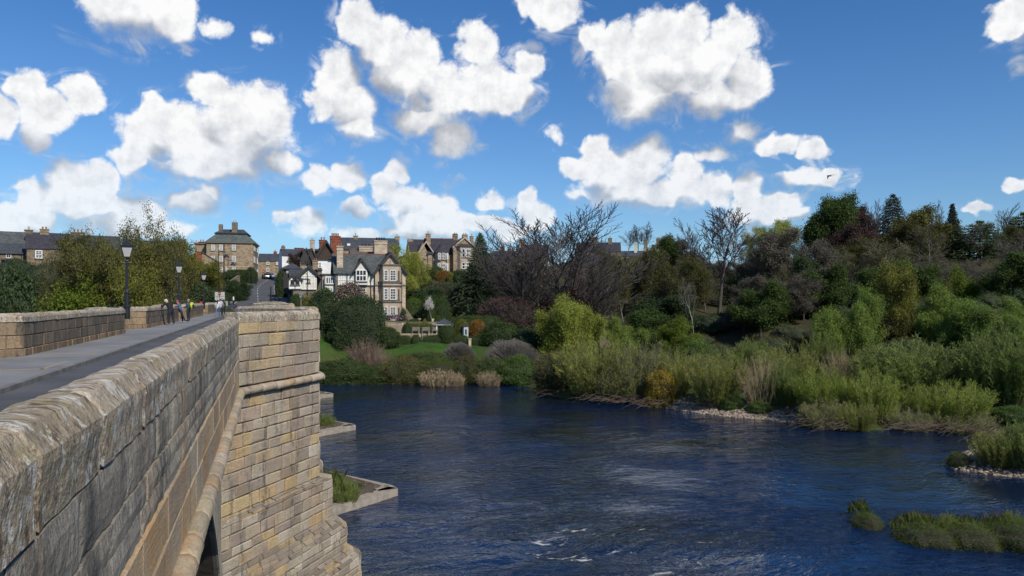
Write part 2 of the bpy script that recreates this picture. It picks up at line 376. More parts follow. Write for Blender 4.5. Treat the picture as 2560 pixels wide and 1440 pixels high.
wx = spaced(-420, -14, 75, 600, .5, 1.12); wy = spaced(-300, 14, 112, 300, .5, 1.12)
WX, WY = np.meshgrid(wx, wy); ax_, ay_ = WX.ravel(), WY.ravel()
def blob2(cx, cy, rx, ry): return np.exp(-(((ax_-cx)/rx)**2 + ((ay_-cy)/ry)**2))
rp = np.zeros(len(ax_))
for (px, py, rx, ry) in ((1370,1352,1.6,1.1),(1540,1378,1.8,1.2),(1440,1400,2.2,.9),(1760,1352,.9,.6),(1350,1385,2.0,.8),(1640,1435,2.4,.8),(1790,1420,1.6,.6),(1420,1330,2.5,.8),(1720,1400,3,1),(1560,1330,3,.7),(2450,1125,3,.8),(1900,1390,1.5,.5)):
    q = w2(px, py); rp = np.maximum(rp, blob2(q[0], q[1], rx, ry))
rap_area = np.maximum(blob2(*w2(1480,1380), 9, 3.0), .5*blob2(*w2(1000,1300), 7, 5))
sw = np.array([ns(x*.42, y*.75, 1.7)*.085 + ns(x*1.1, y*1.7, 5)*.03 for x, y in zip(ax_, ay_)])*(.35 + 1.7*rap_area)
near_sh = np.clip(-shore_dist(ax_, ay_)/3, 0, 1)
nxw = len(wx); ii = (np.arange(len(wy)-1)[:, None]*nxw + np.arange(nxw-1)[None, :]).ravel()
Qw = np.stack([ii, ii+1, ii+nxw+1, ii+nxw], 1)
wm = np_mesh('river', np.stack([ax_, ay_, sw*near_sh], 1), Qw, m_water, None, np.stack([rp, rap_area, rp*0], 1), True, 'POINT')
tag(link('river_water', wm), kind='structure')
# ------------------------------------------------------------------ bridge
def stone_mat(name, tones, stain=.5, lichen=.0, streak=.0, warm=.0, rough=.9, bmp=.6, bscale=1.0, darkc=(.050,.047,.042), bed=(2, 2, 14)):
    m, nt, b = new_mat(name); co = nt.coord(); t = nt.attr('tint')
    n1 = nt.noise(co, 1.3*bscale, 5, .65); n2 = nt.noise(co, 9*bscale, 5, .7); n3 = nt.noise(co, 42*bscale, 4, .7)
    lay = nt.noise(nt.scaled(co, *bed), 1.6*bscale, 4, .6, 1.5)          # bedding of the sandstone
    c = nt.ramp(nt.maprange(nt.math('ADD', nt.math('MULTIPLY', n1, .6), nt.math('MULTIPLY', lay, .4)), .33, .67, kind='LINEAR'), [(0, tones[0]), (.5, tones[1]), (1, tones[2])])
    c = nt.mix(1.0, c, t, 'MULTIPLY')
    c = nt.mix(nt.maprange(n3, .3, .7, 0, .5), c, tuple(x*.42 for x in tones[1]))
    c = nt.mix(nt.maprange(nt.noise(nt.scaled(co, bed[0]*.75, bed[1]*.75, bed[2]*.64), 3.2*bscale, 6, .7, 2.0), .50, .70, 0, .55 if bed[2] > 5 else .3), c, tuple(x*.5 for x in tones[0]))
    if warm:
        c = nt.mix(nt.maprange(nt.noise(nt.scaled(co, 1, 1, .5), 1.1, 4, .6), .52, .68, 0, warm), c, (.42,.20,.06))
    if stain:
        sv = nt.noise(nt.scaled(co, 2.4, 2.4, .35), 1.5*bscale, 6, .68)
        f = nt.math('ADD', sv, nt.math('MULTIPLY', nt.math('SUBTRACT', n2, .5), .35))
        c = nt.mix(nt.maprange(f, .62-stain*.34, .80-stain*.2, 0, .86), c, darkc)
    if streak:
        s2 = nt.noise(nt.scaled(co, 7, 7, .30), 1.2, 4, .6); c = nt.mix(nt.maprange(s2, .62, .74, 0, streak), c, (.46,.43,.38))
    if lichen:
        l1 = nt.noise(nt.scaled(co, .9, 1.6, 1.3), 6.5, 8, .74, .3); l2 = nt.noise(nt.scaled(co, .9, 1.7, .9), 8, 7, .74, .3)
        c = nt.mix(nt.maprange(l2, .53, .60, 0, .8), c, (.085,.06,.042))
        c = nt.mix(nt.maprange(nt.noise(co, 5, 5, .65), .58, .66, 0, .65), c, (.25,.20,.07))
        c = nt.mix(nt.maprange(l1, .605-lichen*.075, .66-lichen*.075, 0, .85), c, (.53,.51,.455))
    nt.put(b.inputs['Base Color'], c); b.inputs['Roughness'].default_value = rough; b.inputs['Specular IOR Level'].default_value = .2
    hgt = nt.math('ADD', nt.math('MULTIPLY', n2, .6), nt.math('MULTIPLY', n3, .35)); hgt = nt.math('ADD', hgt, nt.math('MULTIPLY', lay, .7))
    bump(nt, b, hgt, bmp, .035)
    return m
M_parapet = stone_mat('weathered_parapet_stone', ((.30,.26,.20),(.41,.365,.295),(.51,.46,.375)), .60, 0, .5, .22, bmp=.9, bed=(4, 4, 2.6), darkc=(.062,.060,.056))
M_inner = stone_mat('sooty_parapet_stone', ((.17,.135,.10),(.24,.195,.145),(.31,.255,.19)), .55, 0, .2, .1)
M_coping = stone_mat('lichened_coping_stone', ((.28,.22,.16),(.39,.325,.24),(.48,.41,.315)), .30, 1.0, 0, .1, bmp=1.0, bed=(2.5, 3.2, 3))
M_pier = stone_mat('pier_sandstone', ((.29,.245,.19),(.41,.36,.285),(.51,.46,.375)), .30, 0, .4, .14, bscale=1.0, bmp=.75)
M_lower = stone_mat('clean_sandstone', ((.33,.265,.19),(.44,.365,.27),(.53,.46,.36)), .18, 0, .7, .42)
M_dark = stone_mat('dark_arch_stone', ((.10,.08,.06),(.15,.12,.09),(.19,.16,.12)), .5)  # darker stone tones for arch barrels, deck, steps and apron stones
M_mortar = simple('mortar', (.115,.097,.075), (.055,.047,.038), .95, 6, bmp=.4)
brng = random.Random(11)
def blockwall(mb, c00, c10, c11, c01, course=(.3,), lens=(.6, 1.1), prot=.012, gap=.007, cham=.014, tones=None, cell=0, rng=brng, rough=0.0, back=.05):
    """courses of dressed stone on the patch c00 c10 (bottom) c11 c01 (top); faces out along (c10-c00)x(up)"""
    c00, c10, c11, c01 = map(Vector, (c00, c10, c11, c01))
    nrm = (c10-c00).cross(c01-c00).normalized()
    Lh = max((c01-c00).length, (c11-c10).length); L = max((c10-c00).length, (c11-c01).length)
    def pt(s, t, d=0.0):
        a = c00.lerp(c10, s); bb = c01.lerp(c11, s); return a.lerp(bb, t) + nrm*d
    hs = []; k = 0
    while sum(hs) < Lh - .02:
        hs.append(course[k % len(course)]*rng.uniform(.93, 1.07)); k += 1
    sc_ = Lh/sum(hs); t = 0.0
    for hh in hs:
        dt = hh*sc_/Lh; x = -rng.uniform(0, lens[0]*.7)
        while x < L - .001:
            l = rng.uniform(*lens); a, e = max(0, x), min(L, x+l); x += l
            if L - x < lens[0]*.35: e = L; x = L
            if e - a < .05: continue
            s0, s1 = (a+gap*.5)/L, (e-gap*.5)/L; t0, t1 = t + gap*.5/Lh, t+dt-gap*.5/Lh
            pr = rng.uniform(-.3, 1)*prot
            tone = rng.choice(tones) if tones else rng.uniform(.8, 1.15)
            if not hasattr(tone, '__len__'): tone = (tone, tone*rng.uniform(.97,1.0), tone*rng.uniform(.9, 1.0))
            cs, ct = cham/L, cham/Lh
            if cell:
                nx_ = max(2, int((e-a)/cell)); ny_ = max(2, int((t1-t0)*Lh/cell)); V = []; Fq = []
                for j in range(ny_+1):
                    for i in range(nx_+1):
                        ss = s0 + (s1-s0)*i/nx_; tt = t0 + (t1-t0)*j/ny_
                        edge = i in (0, nx_) or j in (0, ny_)
                        q = pt(ss, tt); d = ns(q.x*6, q.y*6, q.z*6)*rough + ns(q.x*23, q.y*23, q.z*23)*rough*.5
                        if edge: d -= cham*(1 + .9*ns(q.x*9+3, q.y*9, q.z*9))
                        V.append(q + nrm*(pr + d))
                for j in range(ny_):
                    for i in range(nx_):
                        o = j*(nx_+1)+i; Fq.append((o, o+1, o+nx_+2, o+nx_+1))
                o = len(V)
                ring = [i for i in range(nx_+1)] + [(j+1)*(nx_+1)-1 for j in range(1, ny_+1)] + [ny_*(nx_+1)+i for i in range(nx_-1, -1, -1)] + [j*(nx_+1) for j in range(ny_-1, 0, -1)]
                for i in ring: V.append(V[i] - nrm*.06)
                m_ = len(ring)
                for i in range(m_): Fq.append((ring[(i+1) % m_], ring[i], o+i, o+(i+1) % m_))
                mb.add(V, Fq, tone)
            else:
                js, jt = gap*.55/L, gap*.55/Lh; J4 = [(rng.uniform(-js, js), rng.uniform(-jt, jt), rng.uniform(-.004, .004)) for _ in range(4)]
                q4 = [(s0, t0, 1, 1), (s1, t0, -1, 1), (s1, t1, -1, -1), (s0, t1, 1, -1)]
                fr = [pt(min(max(a_+e_*cs*rng.uniform(.7, 1.6)+j_[0], 0), 1), b_+f_*ct*rng.uniform(.7, 1.6)+j_[1], pr+j_[2]) for (a_, b_, e_, f_), j_ in zip(q4, J4)]
                bk = [pt(min(max(a_+j_[0], 0), 1), b_+j_[1], pr-cham) for (a_, b_, e_, f_), j_ in zip(q4, J4)]
                dp = [p - nrm*.05 for p in bk]
                mb.add(fr+bk+dp, [(0,1,2,3)] + [(4+i, 4+(i+1) % 4, (i+1) % 4, i) for i in range(4)] + [(8+i, 8+(i+1) % 4, 4+(i+1) % 4, 4+i) for i in range(4)], tone)
        t += dt
    m0 = mb.mi; mb.mi = 1
    mb.add([pt(0,0,-back*.6), pt(1,0,-back*.6), pt(1,1,-back*.6), pt(0,1,-back*.6)], [(0,1,2,3)]); mb.mi = m0
def sweep(mb, path, prof, stone=.9, gap=.012, rng=brng, rough=.0, cell=.0, closed_prof=True):
    """profile (outward offset, z) carried along a plan path, cut into single stones"""
    path = [Vector((p[0], p[1])) for p in path]; n = len(path)
    nr = []
    for i in range(n):
        d1 = (path[i]-path[i-1]).normalized() if i > 0 else None; d2 = (path[i+1]-path[i]).normalized() if i < n-1 else None
        a = Vector((d1.y, -d1.x)) if d1 else None; b_ = Vector((d2.y, -d2.x)) if d2 else None
        if a is None: m_ = b_
        elif b_ is None: m_ = a
        else: m_ = (a+b_).normalized(); m_ = m_/max(.35, m_.dot(a))
        nr.append(m_)
    k = len(prof); cx = sum(p[0] for p in prof)/k; cz = sum(p[1] for p in prof)/k
    for i in range(n-1):
        L = (path[i+1]-path[i]).length; cnt = max(1, round(L/stone)); cuts = [0]
        for j in range(1, cnt): cuts.append((j + rng.uniform(-.25, .25))/cnt)
        cuts.append(1)
        for j in range(cnt):
            a, e = cuts[j], cuts[j+1]; g = gap*.5/L; a2, e2 = a+g, e-g
            steps = max(1, int((e-a)*L/cell)) if cell else 1
            ss = [a2] + [a2+g*1.6] + [a2 + (e2-a2)*q/steps for q in range(1, steps)] + [e2-g*1.6] + [e2]
            V = []; dz = rng.uniform(-.006, .006); off = rng.uniform(-.006, .006)
            for si, s in enumerate(ss):
                c = path[i].lerp(path[i+1], s); m_ = nr[i].lerp(nr[i+1], s); endf = .93 if si in (0, len(ss)-1) else 1.0
                for (o, z) in prof:
                    o2, z2 = cx + (o-cx)*endf, cz + (z-cz)*endf
                    q = Vector((c.x + m_.x*(o2+off), c.y + m_.y*(o2+off), z2+dz))
                    if rough:
                        q.x += ns(q.x*5, q.y*5, q.z*5)*rough; q.z += ns(q.x*5+9, q.y*5, q.z*5)*rough + ns(q.x*17+9, q.y*17, q.z*17)*rough*.5
                    V.append(q)
            Fq = [(r_*k+c_, r_*k+(c_+1) % k, (r_+1)*k+(c_+1) % k, (r_+1)*k+c_) for r_ in range(len(ss)-1) for c_ in range(k)]
            Fq += [tuple(range(k))[::-1], tuple((len(ss)-1)*k+c_ for c_ in range(k))]
            t = rng.uniform(.8, 1.15); mb.add(V, Fq, (t, t*rng.uniform(.96, 1), t*rng.uniform(.88, 1)))
DECK = 9.7; PIERS = [-1.4, 22.7, 46.3, 69.9, 93.5]
BR = empty('stone_bridge', (-4, 50, 0), 0, 'long old sandstone road bridge crossing the river towards the town', 'bridge')
BRI = Matrix.Translation((4, -50, 0))
def part(mb, name, mats, smooth=False, lab=None):
    o = mb.build(name, mats, BR, smooth); o.matrix_parent_inverse = BRI
    if lab: o['label'] = lab
    return o
TX, TW = 1.36, 3.34                                       # nose of a cutwater, half width at the parapet
UF = -.735                                                # outer face of the near parapet
gold = [(.66,.60,.56),(.80,.72,.72),(1.22,.98,.62),(1.3,1.08,.70),(.72,.68,.66),(1.25,1.2,1.15),(1.0,.95,.88),(1.12,1.02,.88),(.92,.85,.78),(1.05,1.0,.95),(1.15,.98,.75),(.85,.78,.72),(1.0,.9,.86),(1.1,1.06,1.0),(.78,.72,.68),(1.2,1.0,.68)]
# outer face of the near parapet, piece by piece between the refuges
def zh(h): return EYE + h
near_cop = [(-.33,zh(-.56)),(-.325,zh(-.51)),(-.25,zh(-.43)),(-.20,zh(-.418)),(-.10,zh(-.418)),(-.06,zh(-.432)),(-.015,zh(-.50)),(.008,zh(-.53)),(.010,zh(-.57)),(0,zh(-.66)),(-.002,zh(-.783)),(-.33,zh(-.783))]
inn = MB(); stc = MB()
segs = []
ys = 1.9
for i, pv in enumerate(PIERS):
    if i > 0: segs.append((ys, pv-TW)); ys = pv+TW
segs.append((ys, 113.0))
for (a, e) in segs:
    near = a < 5; cop, par, low = MB(), MB(), MB()
    sweep(cop, [(UF, a), (UF, e)], [(o, z) for o, z in near_cop], .95, .026, rough=.009 if near else .009, cell=.06 if near else .3)
    blockwall(par, (UF, a, zh(-1.085)), (UF, e, zh(-1.085)), (UF, e, zh(-.79)), (UF, a, zh(-.79)), (.3,), (.8, 1.25), .010, .010, .012, [(.95,.93,.9),(.8,.8,.8),(1.05,1.0,.93),(.7,.7,.7)], .06 if near else 0, rough=.0035)
    blockwall(par, (UF+.012, a, zh(-1.42)), (UF+.012, e, zh(-1.42)), (UF+.012, e, zh(-1.088)), (UF+.012, a, zh(-1.088)), (.33,), (.8, 1.25), .008, .010, .012, [(.95,.93,.9),(.8,.8,.8),(1.05,1.0,.93)], .06 if near else 0, rough=.0035)
    blockwall(low, (UF+.012, a, zh(-2.16)), (UF+.012, e, zh(-2.16)), (UF+.012, e, zh(-1.42)), (UF+.012, a, zh(-1.42)), (.36,), (.8, 1.3), .010, .010, .012, [(1.1,1.0,.9),(1.0,.95,.88),(1.2,1.0,.75),(.9,.8,.7)], 0)
    inn.box(UF-.36, UF-.04, a, e, DECK-.3, zh(-.56))
    part(par, 'parapet', [M_parapet, M_mortar]); part(low, 'spandrel_course', [M_lower, M_mortar]); part(cop, 'coping', [M_coping])
rollp = [(.045+.115*math.cos(t), 9.26+.11*math.sin(t)) for t in [k*math.pi/5 for k in range(10)]]
lowp = [(x, z) for x, z in rollp]
# refuges and piers of the near side
pier_mb = [MB() for _ in PIERS]; ref_mb = MB(); refcop = MB()
DIR = (TX-UF)/TW
def nose2(t, u_base, pv):
    """cutwater whose near face keeps one plane while the nose runs on by t"""
    d = Vector((TX-UF, TW-.22)).normalized(); p1 = Vector((TX, pv-.22)) + d*t; w = TW + (UF-u_base)/DIR
    return [(u_base, pv-.22-(TX-u_base)/d.x*d.y), (p1.x, p1.y), (p1.x+.02, p1.y+.5), (u_base, p1.y+.6+w)]
def nose(u_tip, u_base, pv, blunt=.22):
    w = (u_tip-u_base)/DIR
    return [(u_base, pv-w), (u_tip, pv-blunt), (u_tip, pv+blunt), (u_base, pv+w)]
for i, pv in enumerate(PIERS):
    pth = nose(TX, UF, pv); ref_mb, refcop, stc = MB(), MB(), MB()
    ta, tb = 9.38, zh(-.55)
    for k in range(3):
        (x0, y0), (x1, y1) = pth[k], pth[k+1]
        if i == 0 and k == 0: continue
        if i == 0: tb0, kk = zh(-.62), 1
        else: tb0, kk = tb, k
        blockwall(ref_mb, (x0, y0, ta), (x1, y1, ta), (x1, y1, tb0), (x0, y0, tb0), (.36,.33,.38), (.5, .95), .022, .020, .018, gold, 0)
        # inner face
        o = Vector((x1-x0, y1-y0)).normalized(); nn = Vector((-o.y, o.x))*.40
        blockwall(inn, (x1+nn.x, y1+nn.y, DECK), (x0+nn.x, y0+nn.y, DECK), (x0+nn.x, y0+nn.y, tb0), (x1+nn.x, y1+nn.y, tb0), (.36,), (.5, .9), .012, .01, .015)
    if i > 0:
        zt = zh(-.30); cp = [(-.42,zt-.26),(-.42,zt-.07),(-.32,zt-.005),(-.22,zt),(-.09,zt),(.0,zt-.05),(.022,zt-.10),(.022,zt-.26)]
        sweep(refcop, [pth[0], pth[1], pth[2]], cp, .95, .012, rough=.012, cell=.12)
        sweep(refcop, [pth[2], pth[3]], [(o, z+.10) for o, z in cp], .95, .012, rough=.014, cell=.12)
        sweep(stc, pth, rollp, .8, .012, rough=.006, cell=.2)
    else:
        sweep(refcop, [pth[2], pth[3]], near_cop[:9] + [(.01, zh(-.64)), (-.33, zh(-.64))], .95, .012)
        sweep(stc, pth[1:], rollp, .8, .012)
    part(refcop, 'coping', [M_coping]); part(ref_mb, 'refuge', [M_pier, M_mortar]); part(stc, 'string_course', [M_lower], True)
    # stepped cutwater below the string course
    mb = pier_mb[i]
    tiers = [(9.14, 6.35, 0), (6.12, 5.0, .75), (4.4, 3.75, 1.65), (3.2, 1.6, 2.6), (1.2, -1.5, 3.2)]
    for j, (zt, zb, tu) in enumerate(tiers):
        pp = nose2(tu, -1.1, pv)
        fine = (i == 1 and j < 4)
        for k in range(3):
            (x0, y0), (x1, y1) = pp[k], pp[k+1]
            blockwall(mb, (x0, y0, zb), (x1, y1, zb), (x1, y1, zt), (x0, y0, zt), (.34,.29,.38,.30,.26), (.36, .82), .026, .022, .018, gold, 0)
        if j:
            pu = nose2(tiers[j-1][2], -1.1, pv); zu = tiers[j-1][1]
            for k in range(3):
                (x0, y0), (x1, y1) = pp[k], pp[k+1]; (a0, b0), (a1, b1) = pu[k], pu[k+1]
                blockwall(mb, (x0, y0, zt), (x1, y1, zt), (a1, b1, zu), (a0, b0, zu), (.33,) if k == 0 else (.9,), (.4, .85), .02, .014, .015, gold, 0)
    mb.mi = 1; mb.box(-7.0, -1.16, pv-3.75, pv+3.75, -1.6, 9.1)
for (a, e) in segs: stc = MB(); sweep(stc, [(UF, a), (UF, e)], rollp, .62, .012, rough=.008, cell=.1 if a < 5 else 0); part(stc, 'string_course', [M_lower], True)
# arches
for i in range(len(PIERS)):
    a = PIERS[i] + 3.7; e = (PIERS[i+1] - 3.7) if i < 4 else 113.5
    zs, zc = 3.4, 8.75; hs = (e-a)/2; rise = zc-zs; Rr = (hs*hs+rise*rise)/(2*rise); mid = (a+e)/2; zo = zc-Rr
    t0 = math.asin(hs/Rr); N = 26; arc = [(mid + Rr*math.sin(-t0+2*t0*k/N), zo + Rr*math.cos(-t0+2*t0*k/N)) for k in range(N+1)]
    am = MB()
    for k in range(N):
        (y0, z0), (y1, z1) = arc[k], arc[k+1]; t = brng.uniform(.8, 1.15)
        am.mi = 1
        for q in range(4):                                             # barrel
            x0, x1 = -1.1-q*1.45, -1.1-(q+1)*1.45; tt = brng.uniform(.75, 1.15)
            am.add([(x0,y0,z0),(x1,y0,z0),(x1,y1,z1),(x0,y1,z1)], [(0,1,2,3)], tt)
        am.mi = 0
        def rad(y, z, d): l = math.hypot(y-mid, z-zo); return (mid+(y-mid)*(l+d)/l, zo+(z-zo)*(l+d)/l)
        g = .004; ya, za = y0+(y1-y0)*g*3, z0+(z1-z0)*g*3; yb, zb = y1-(y1-y0)*g*3, z1-(z1-z0)*g*3
        (yc, zc_), (yd, zd) = rad(yb, zb, .55), rad(ya, za, .55)
        am.prism([(-1.06,ya,za),(-1.06,yb,zb),(-1.06,yc,zc_),(-1.06,yd,zd)], (-.12,0,0), t)
        zt = 9.2                                                       # spandrel
        (ye, ze), (yf, zf) = rad(y0, z0, .52), rad(y1, z1, .52)
        am.mi = 2
        if ze < zt or zf < zt: am.add([(-1.1,ye,min(ze,zt)),(-1.1,yf,min(zf,zt)),(-1.1,yf,zt),(-1.1,ye,zt)], [(0,1,2,3)], 1)
    am.mi = 2
    am.add([(-1.1,a-.6,3.0),(-1.1,a+.1,3.0),(-1.1,a+.1,9.2),(-1.1,a-.6,9.2)], [(0,1,2,3)], 1)
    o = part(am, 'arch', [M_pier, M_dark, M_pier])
for i, mb in enumerate(pier_mb): part(mb, 'pier', [M_pier, M_mortar])
slab = MB(); slab.box(-7.5, UF-.03, -14, 113.5, 9.0, DECK-.02); slab.box(-9.6,-7.45,-14,113.5,8.9,9.15); slab.box(-9.4,-1.2,113.0,122,2,9.1)
for pv in PIERS: slab.prism([(UF-.02, pv-TW+.4, 9.15),(TX-.4, pv-.2, 9.15),(TX-.4, pv+.2, 9.15),(UF-.02, pv+TW-.4, 9.15)], (0,0,.55)); slab.box(-9.3,-7.4,pv-3,pv+3,9.14,DECK)
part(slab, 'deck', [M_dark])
part(inn, 'parapet_lining', [M_inner, M_mortar])
# far (west) parapet, seen from its road side; refuges step outward
UL = -7.1; UO = -9.0
fp = MB(); fc = MB(); pa = []
y = -14
for pv in PIERS:
    pa += [(UL, pv-3.6), (UO, pv-1.3), (UO, pv+1.5), (UL, pv+3.4)]
pa = [(UL, -14)] + pa[1:] if pa[0][1] < -14 else [(UL, -14)] + pa
pa.append((UL, 112))
for k in range(len(pa)-1):
    (x0, y0), (x1, y1) = pa[k], pa[k+1]
    blockwall(fp, (x0, y0, DECK+.06), (x1, y1, DECK+.06), (x1, y1, DECK+.33), (x0, y0, DECK+.33), (.27,), (.35, .7), .03, .012, .02, [(1.3,1.1,.85),(1.1,.95,.8),(.9,.8,.7),(1.4,1.15,.85)])
    blockwall(fp, (x0-.02, y0, DECK+.33), (x1-.02, y1, DECK+.33), (x1-.02, y1, DECK+1.12), (x0-.02, y0, DECK+1.12), (.40,), (1.0, 1.7), .012, .012, .016, [(.8,.78,.75),(1.0,.95,.88),(.7,.7,.7)] if x0 == x1 else [(1.5,1.3,1.05),(1.3,1.15,.95)])  # angled refuge faces get lighter tints, sunlight put into their colour
    d = Vector((x1-x0, y1-y0)).normalized(); nn = Vector((-d.y, d.x))*.42
    fp.mi = 0; fp.prism([(x0+nn.x*.12,y0+nn.y*.12,9.0),(x1+nn.x*.12,y1+nn.y*.12,9.0),(x1+nn.x,y1+nn.y,9.0),(x0+nn.x,y0+nn.y,9.0)], (0,0,1.85), .8)
zt = DECK+1.40
sweep(fc, pa, [(-.44,zt-.27),(-.44,zt-.08),(-.33,zt-.01),(-.12,zt),(-.02,zt-.06),(.012,zt-.12),(.012,zt-.27)], 1.15, .014, rough=.014, cell=.35)
part(fp, 'parapet', [M_inner, M_mortar]); part(fc, 'coping', [M_coping])
# carriageway, pavement and kerb
M_asph = simple('asphalt', (.090,.091,.096), (.050,.052,.058), .92, .45, bmp=.25, detail=8)
M_pave = simple('pavement_asphalt', (.215,.214,.214), (.135,.136,.140), .92, .4, bmp=.2, detail=8)
M_kerb = simple('kerb_stone', (.19,.185,.175), (.11,.108,.105), .9, 2.5, bmp=.3)
M_mark = simple('worn_yellow_paint', (.36,.27,.14), (.24,.21,.165), .9, 5, detail=6)
M_white = simple('road_paint', (.62,.62,.60), (.36,.36,.36), .8, 3, detail=6)
rd = MB(); rd.box(-4.88, -1.09, -14, 113, 9.4, DECK); tag(rd.build('road', M_asph), kind='structure')
pv_ = MB(); pv_.box(-7.08, -5.03, -14, 113, 9.4, DECK+.10)
for v in PIERS: pv_.prism([(-7.08, v-3.5, 9.4), (-7.08, v+3.3, 9.4), (UO+.02, v+1.45, 9.4), (UO+.02, v-1.25, 9.4)], (0,0,.398))
tag(pv_.build('pavement', M_pave), kind='structure')
kb = MB()
y = -14.0
while y < 113: kb.box(-5.03, -4.88, y, y+.905, 9.4, DECK+.104, brng.uniform(.8, 1.2)); y += .915
tag(kb.build('kerb', M_kerb), kind='structure')
mk = MB()
def strip(mb, pts, w, z):
    for (a, e) in zip(pts[:-1], pts[1:]):
        a, e = Vector(a), Vector(e); d = (e-a).normalized(); n_ = Vector((-d.y, d.x))*w*.5
        mb.add([(a.x-n_.x, a.y-n_.y, z), (e.x-n_.x, e.y-n_.y, z), (e.x+n_.x, e.y+n_.y, z), (a.x+n_.x, a.y+n_.y, z)], [(0,1,2,3)])
zp = DECK+.104
for yy in (20.9, 26.6): strip(mk, [(-6.75, yy), (-5.25, yy+.15)], .28, zp)
strip(mk, [(-5.35, 21.0), (-5.35, 23.5)], .10, zp)
tag(mk.build('pavement_marking', M_mark), kind='structure')
# low stone aprons round the feet of the piers with concrete kerbs
M_conc = simple('pale_apron_concrete', (.34,.29,.23), (.22,.19,.155), .9, 3, bmp=.4)
for pv, (tx, ty), g in zip(PIERS[1:], [(7.0, 20.2), (7.15, 44.0), (7.2, 67.4), (7.1, 91.0)], range(4)):
    am = MB(); a = (-.5, pv-8.6); tip = (tx, ty); tip2 = (tx-.25, ty+.9); e = (2.2, pv+5.5)
    def edge(p, q, w=.75):
        p, q = Vector(p), Vector(q); d = (q-p).normalized(); n_ = Vector((-d.y, d.x))*w
        am.prism([(p.x, p.y, -1), (q.x, q.y, -1), (q.x+n_.x, q.y+n_.y, -1), (p.x+n_.x, p.y+n_.y, -1)], (0,0,1.42), brng.uniform(.9,1.1))
    edge(a, tip); edge(tip, tip2, 1.2); edge(tip2, e, .5)
    am.mi = 1
    for k in range(10):                                   # rough stones heaped against the kerb
        t = k/9.5; q = Vector(a).lerp(Vector(tip), .12+.76*t); c = Vector((q.x-.75, q.y+.95, .32))
        s = brng.uniform(.22, .42); am.add([(c.x+sx*s*brng.uniform(.7,1.3), c.y+sy*s*brng.uniform(.7,1.3), c.z+sz*s*.6) for sz in (-1,1) for sx, sy in ((-1,-1),(1,-1),(1,1),(-1,1))],
            [(3,2,1,0),(4,5,6,7),(0,1,5,4),(1,2,6,5),(2,3,7,6),(3,0,4,7)], brng.uniform(.7, 1.1))
    am.mi = 2; am.prism([(-.5,pv-7.4,-1),(tx-1.0,ty+.55,-1),(tx-1.3,ty+1.2,-1),(2.2,pv+5,-1),(-.5,pv+5,-1)], (0,0,1.55))
    part(am, 'pier_apron', [M_conc, M_dark, m_ground])
# ------------------------------------------------------------------ houses of the town
def rubble(name, c1, c2, c3, scale=1.6, stain=.35):
    """coursed rubble walling: irregular stones, each its own shade"""
    m, nt, b = new_mat(name); co = nt.coord(); xyz = nt.new('ShaderNodeSeparateXYZ'); nt.l.new(co, xyz.inputs[0])
    cb = nt.new('ShaderNodeCombineXYZ'); nt.l.new(nt.math('ADD', xyz.outputs[0], xyz.outputs[1]), cb.inputs[0]); nt.l.new(xyz.outputs[2], cb.inputs[1])
    v = nt.vmath('ADD', cb.outputs[0], nt.vmath('MULTIPLY', nt.vmath('SUBTRACT', nt.noise(co, 1.5, 2, .5, out='Color'), (.5,.5,.5)), (.25,.25,0)))
    br = nt.new('ShaderNodeTexBrick'); nt.l.new(v, br.inputs['Vector']); br.inputs['Scale'].default_value = 1.0
    br.inputs['Brick Width'].default_value = .62; br.inputs['Row Height'].default_value = .27; br.inputs['Mortar Size'].default_value = .018; br.offset = .43
    br.inputs['Color1'].default_value = (0,0,0,1); br.inputs['Color2'].default_value = (1,1,1,1); br.inputs['Mortar'].default_value = (.5,.5,.5,1); br.inputs['Bias'].default_value = 0
    n2 = nt.noise(co, 1.1, 4, .6); f = nt.math('ADD', nt.math('MULTIPLY', br.outputs['Color'], .62), nt.math('MULTIPLY', n2, .5))
    c = nt.ramp(f, [(.15, c1), (.5, c2), (.9, c3)])
    c = nt.mix(nt.math('MULTIPLY', br.outputs['Fac'], .6), c, tuple(x*.5 for x in c2))
    c = nt.mix(nt.maprange(nt.noise(nt.scaled(co, 1, 1, .4), .7, 5, .65), .5, .75, 0, stain), c, tuple(x*.35 for x in c1))
    nt.put(b.inputs['Base Color'], c); b.inputs['Roughness'].default_value = .92; b.inputs['Specular IOR Level'].default_value = .15
    bump(nt, b, nt.math('SUBTRACT', nt.noise(co, 7, 3, .6), br.outputs['Fac']), .5, .03)
    return m
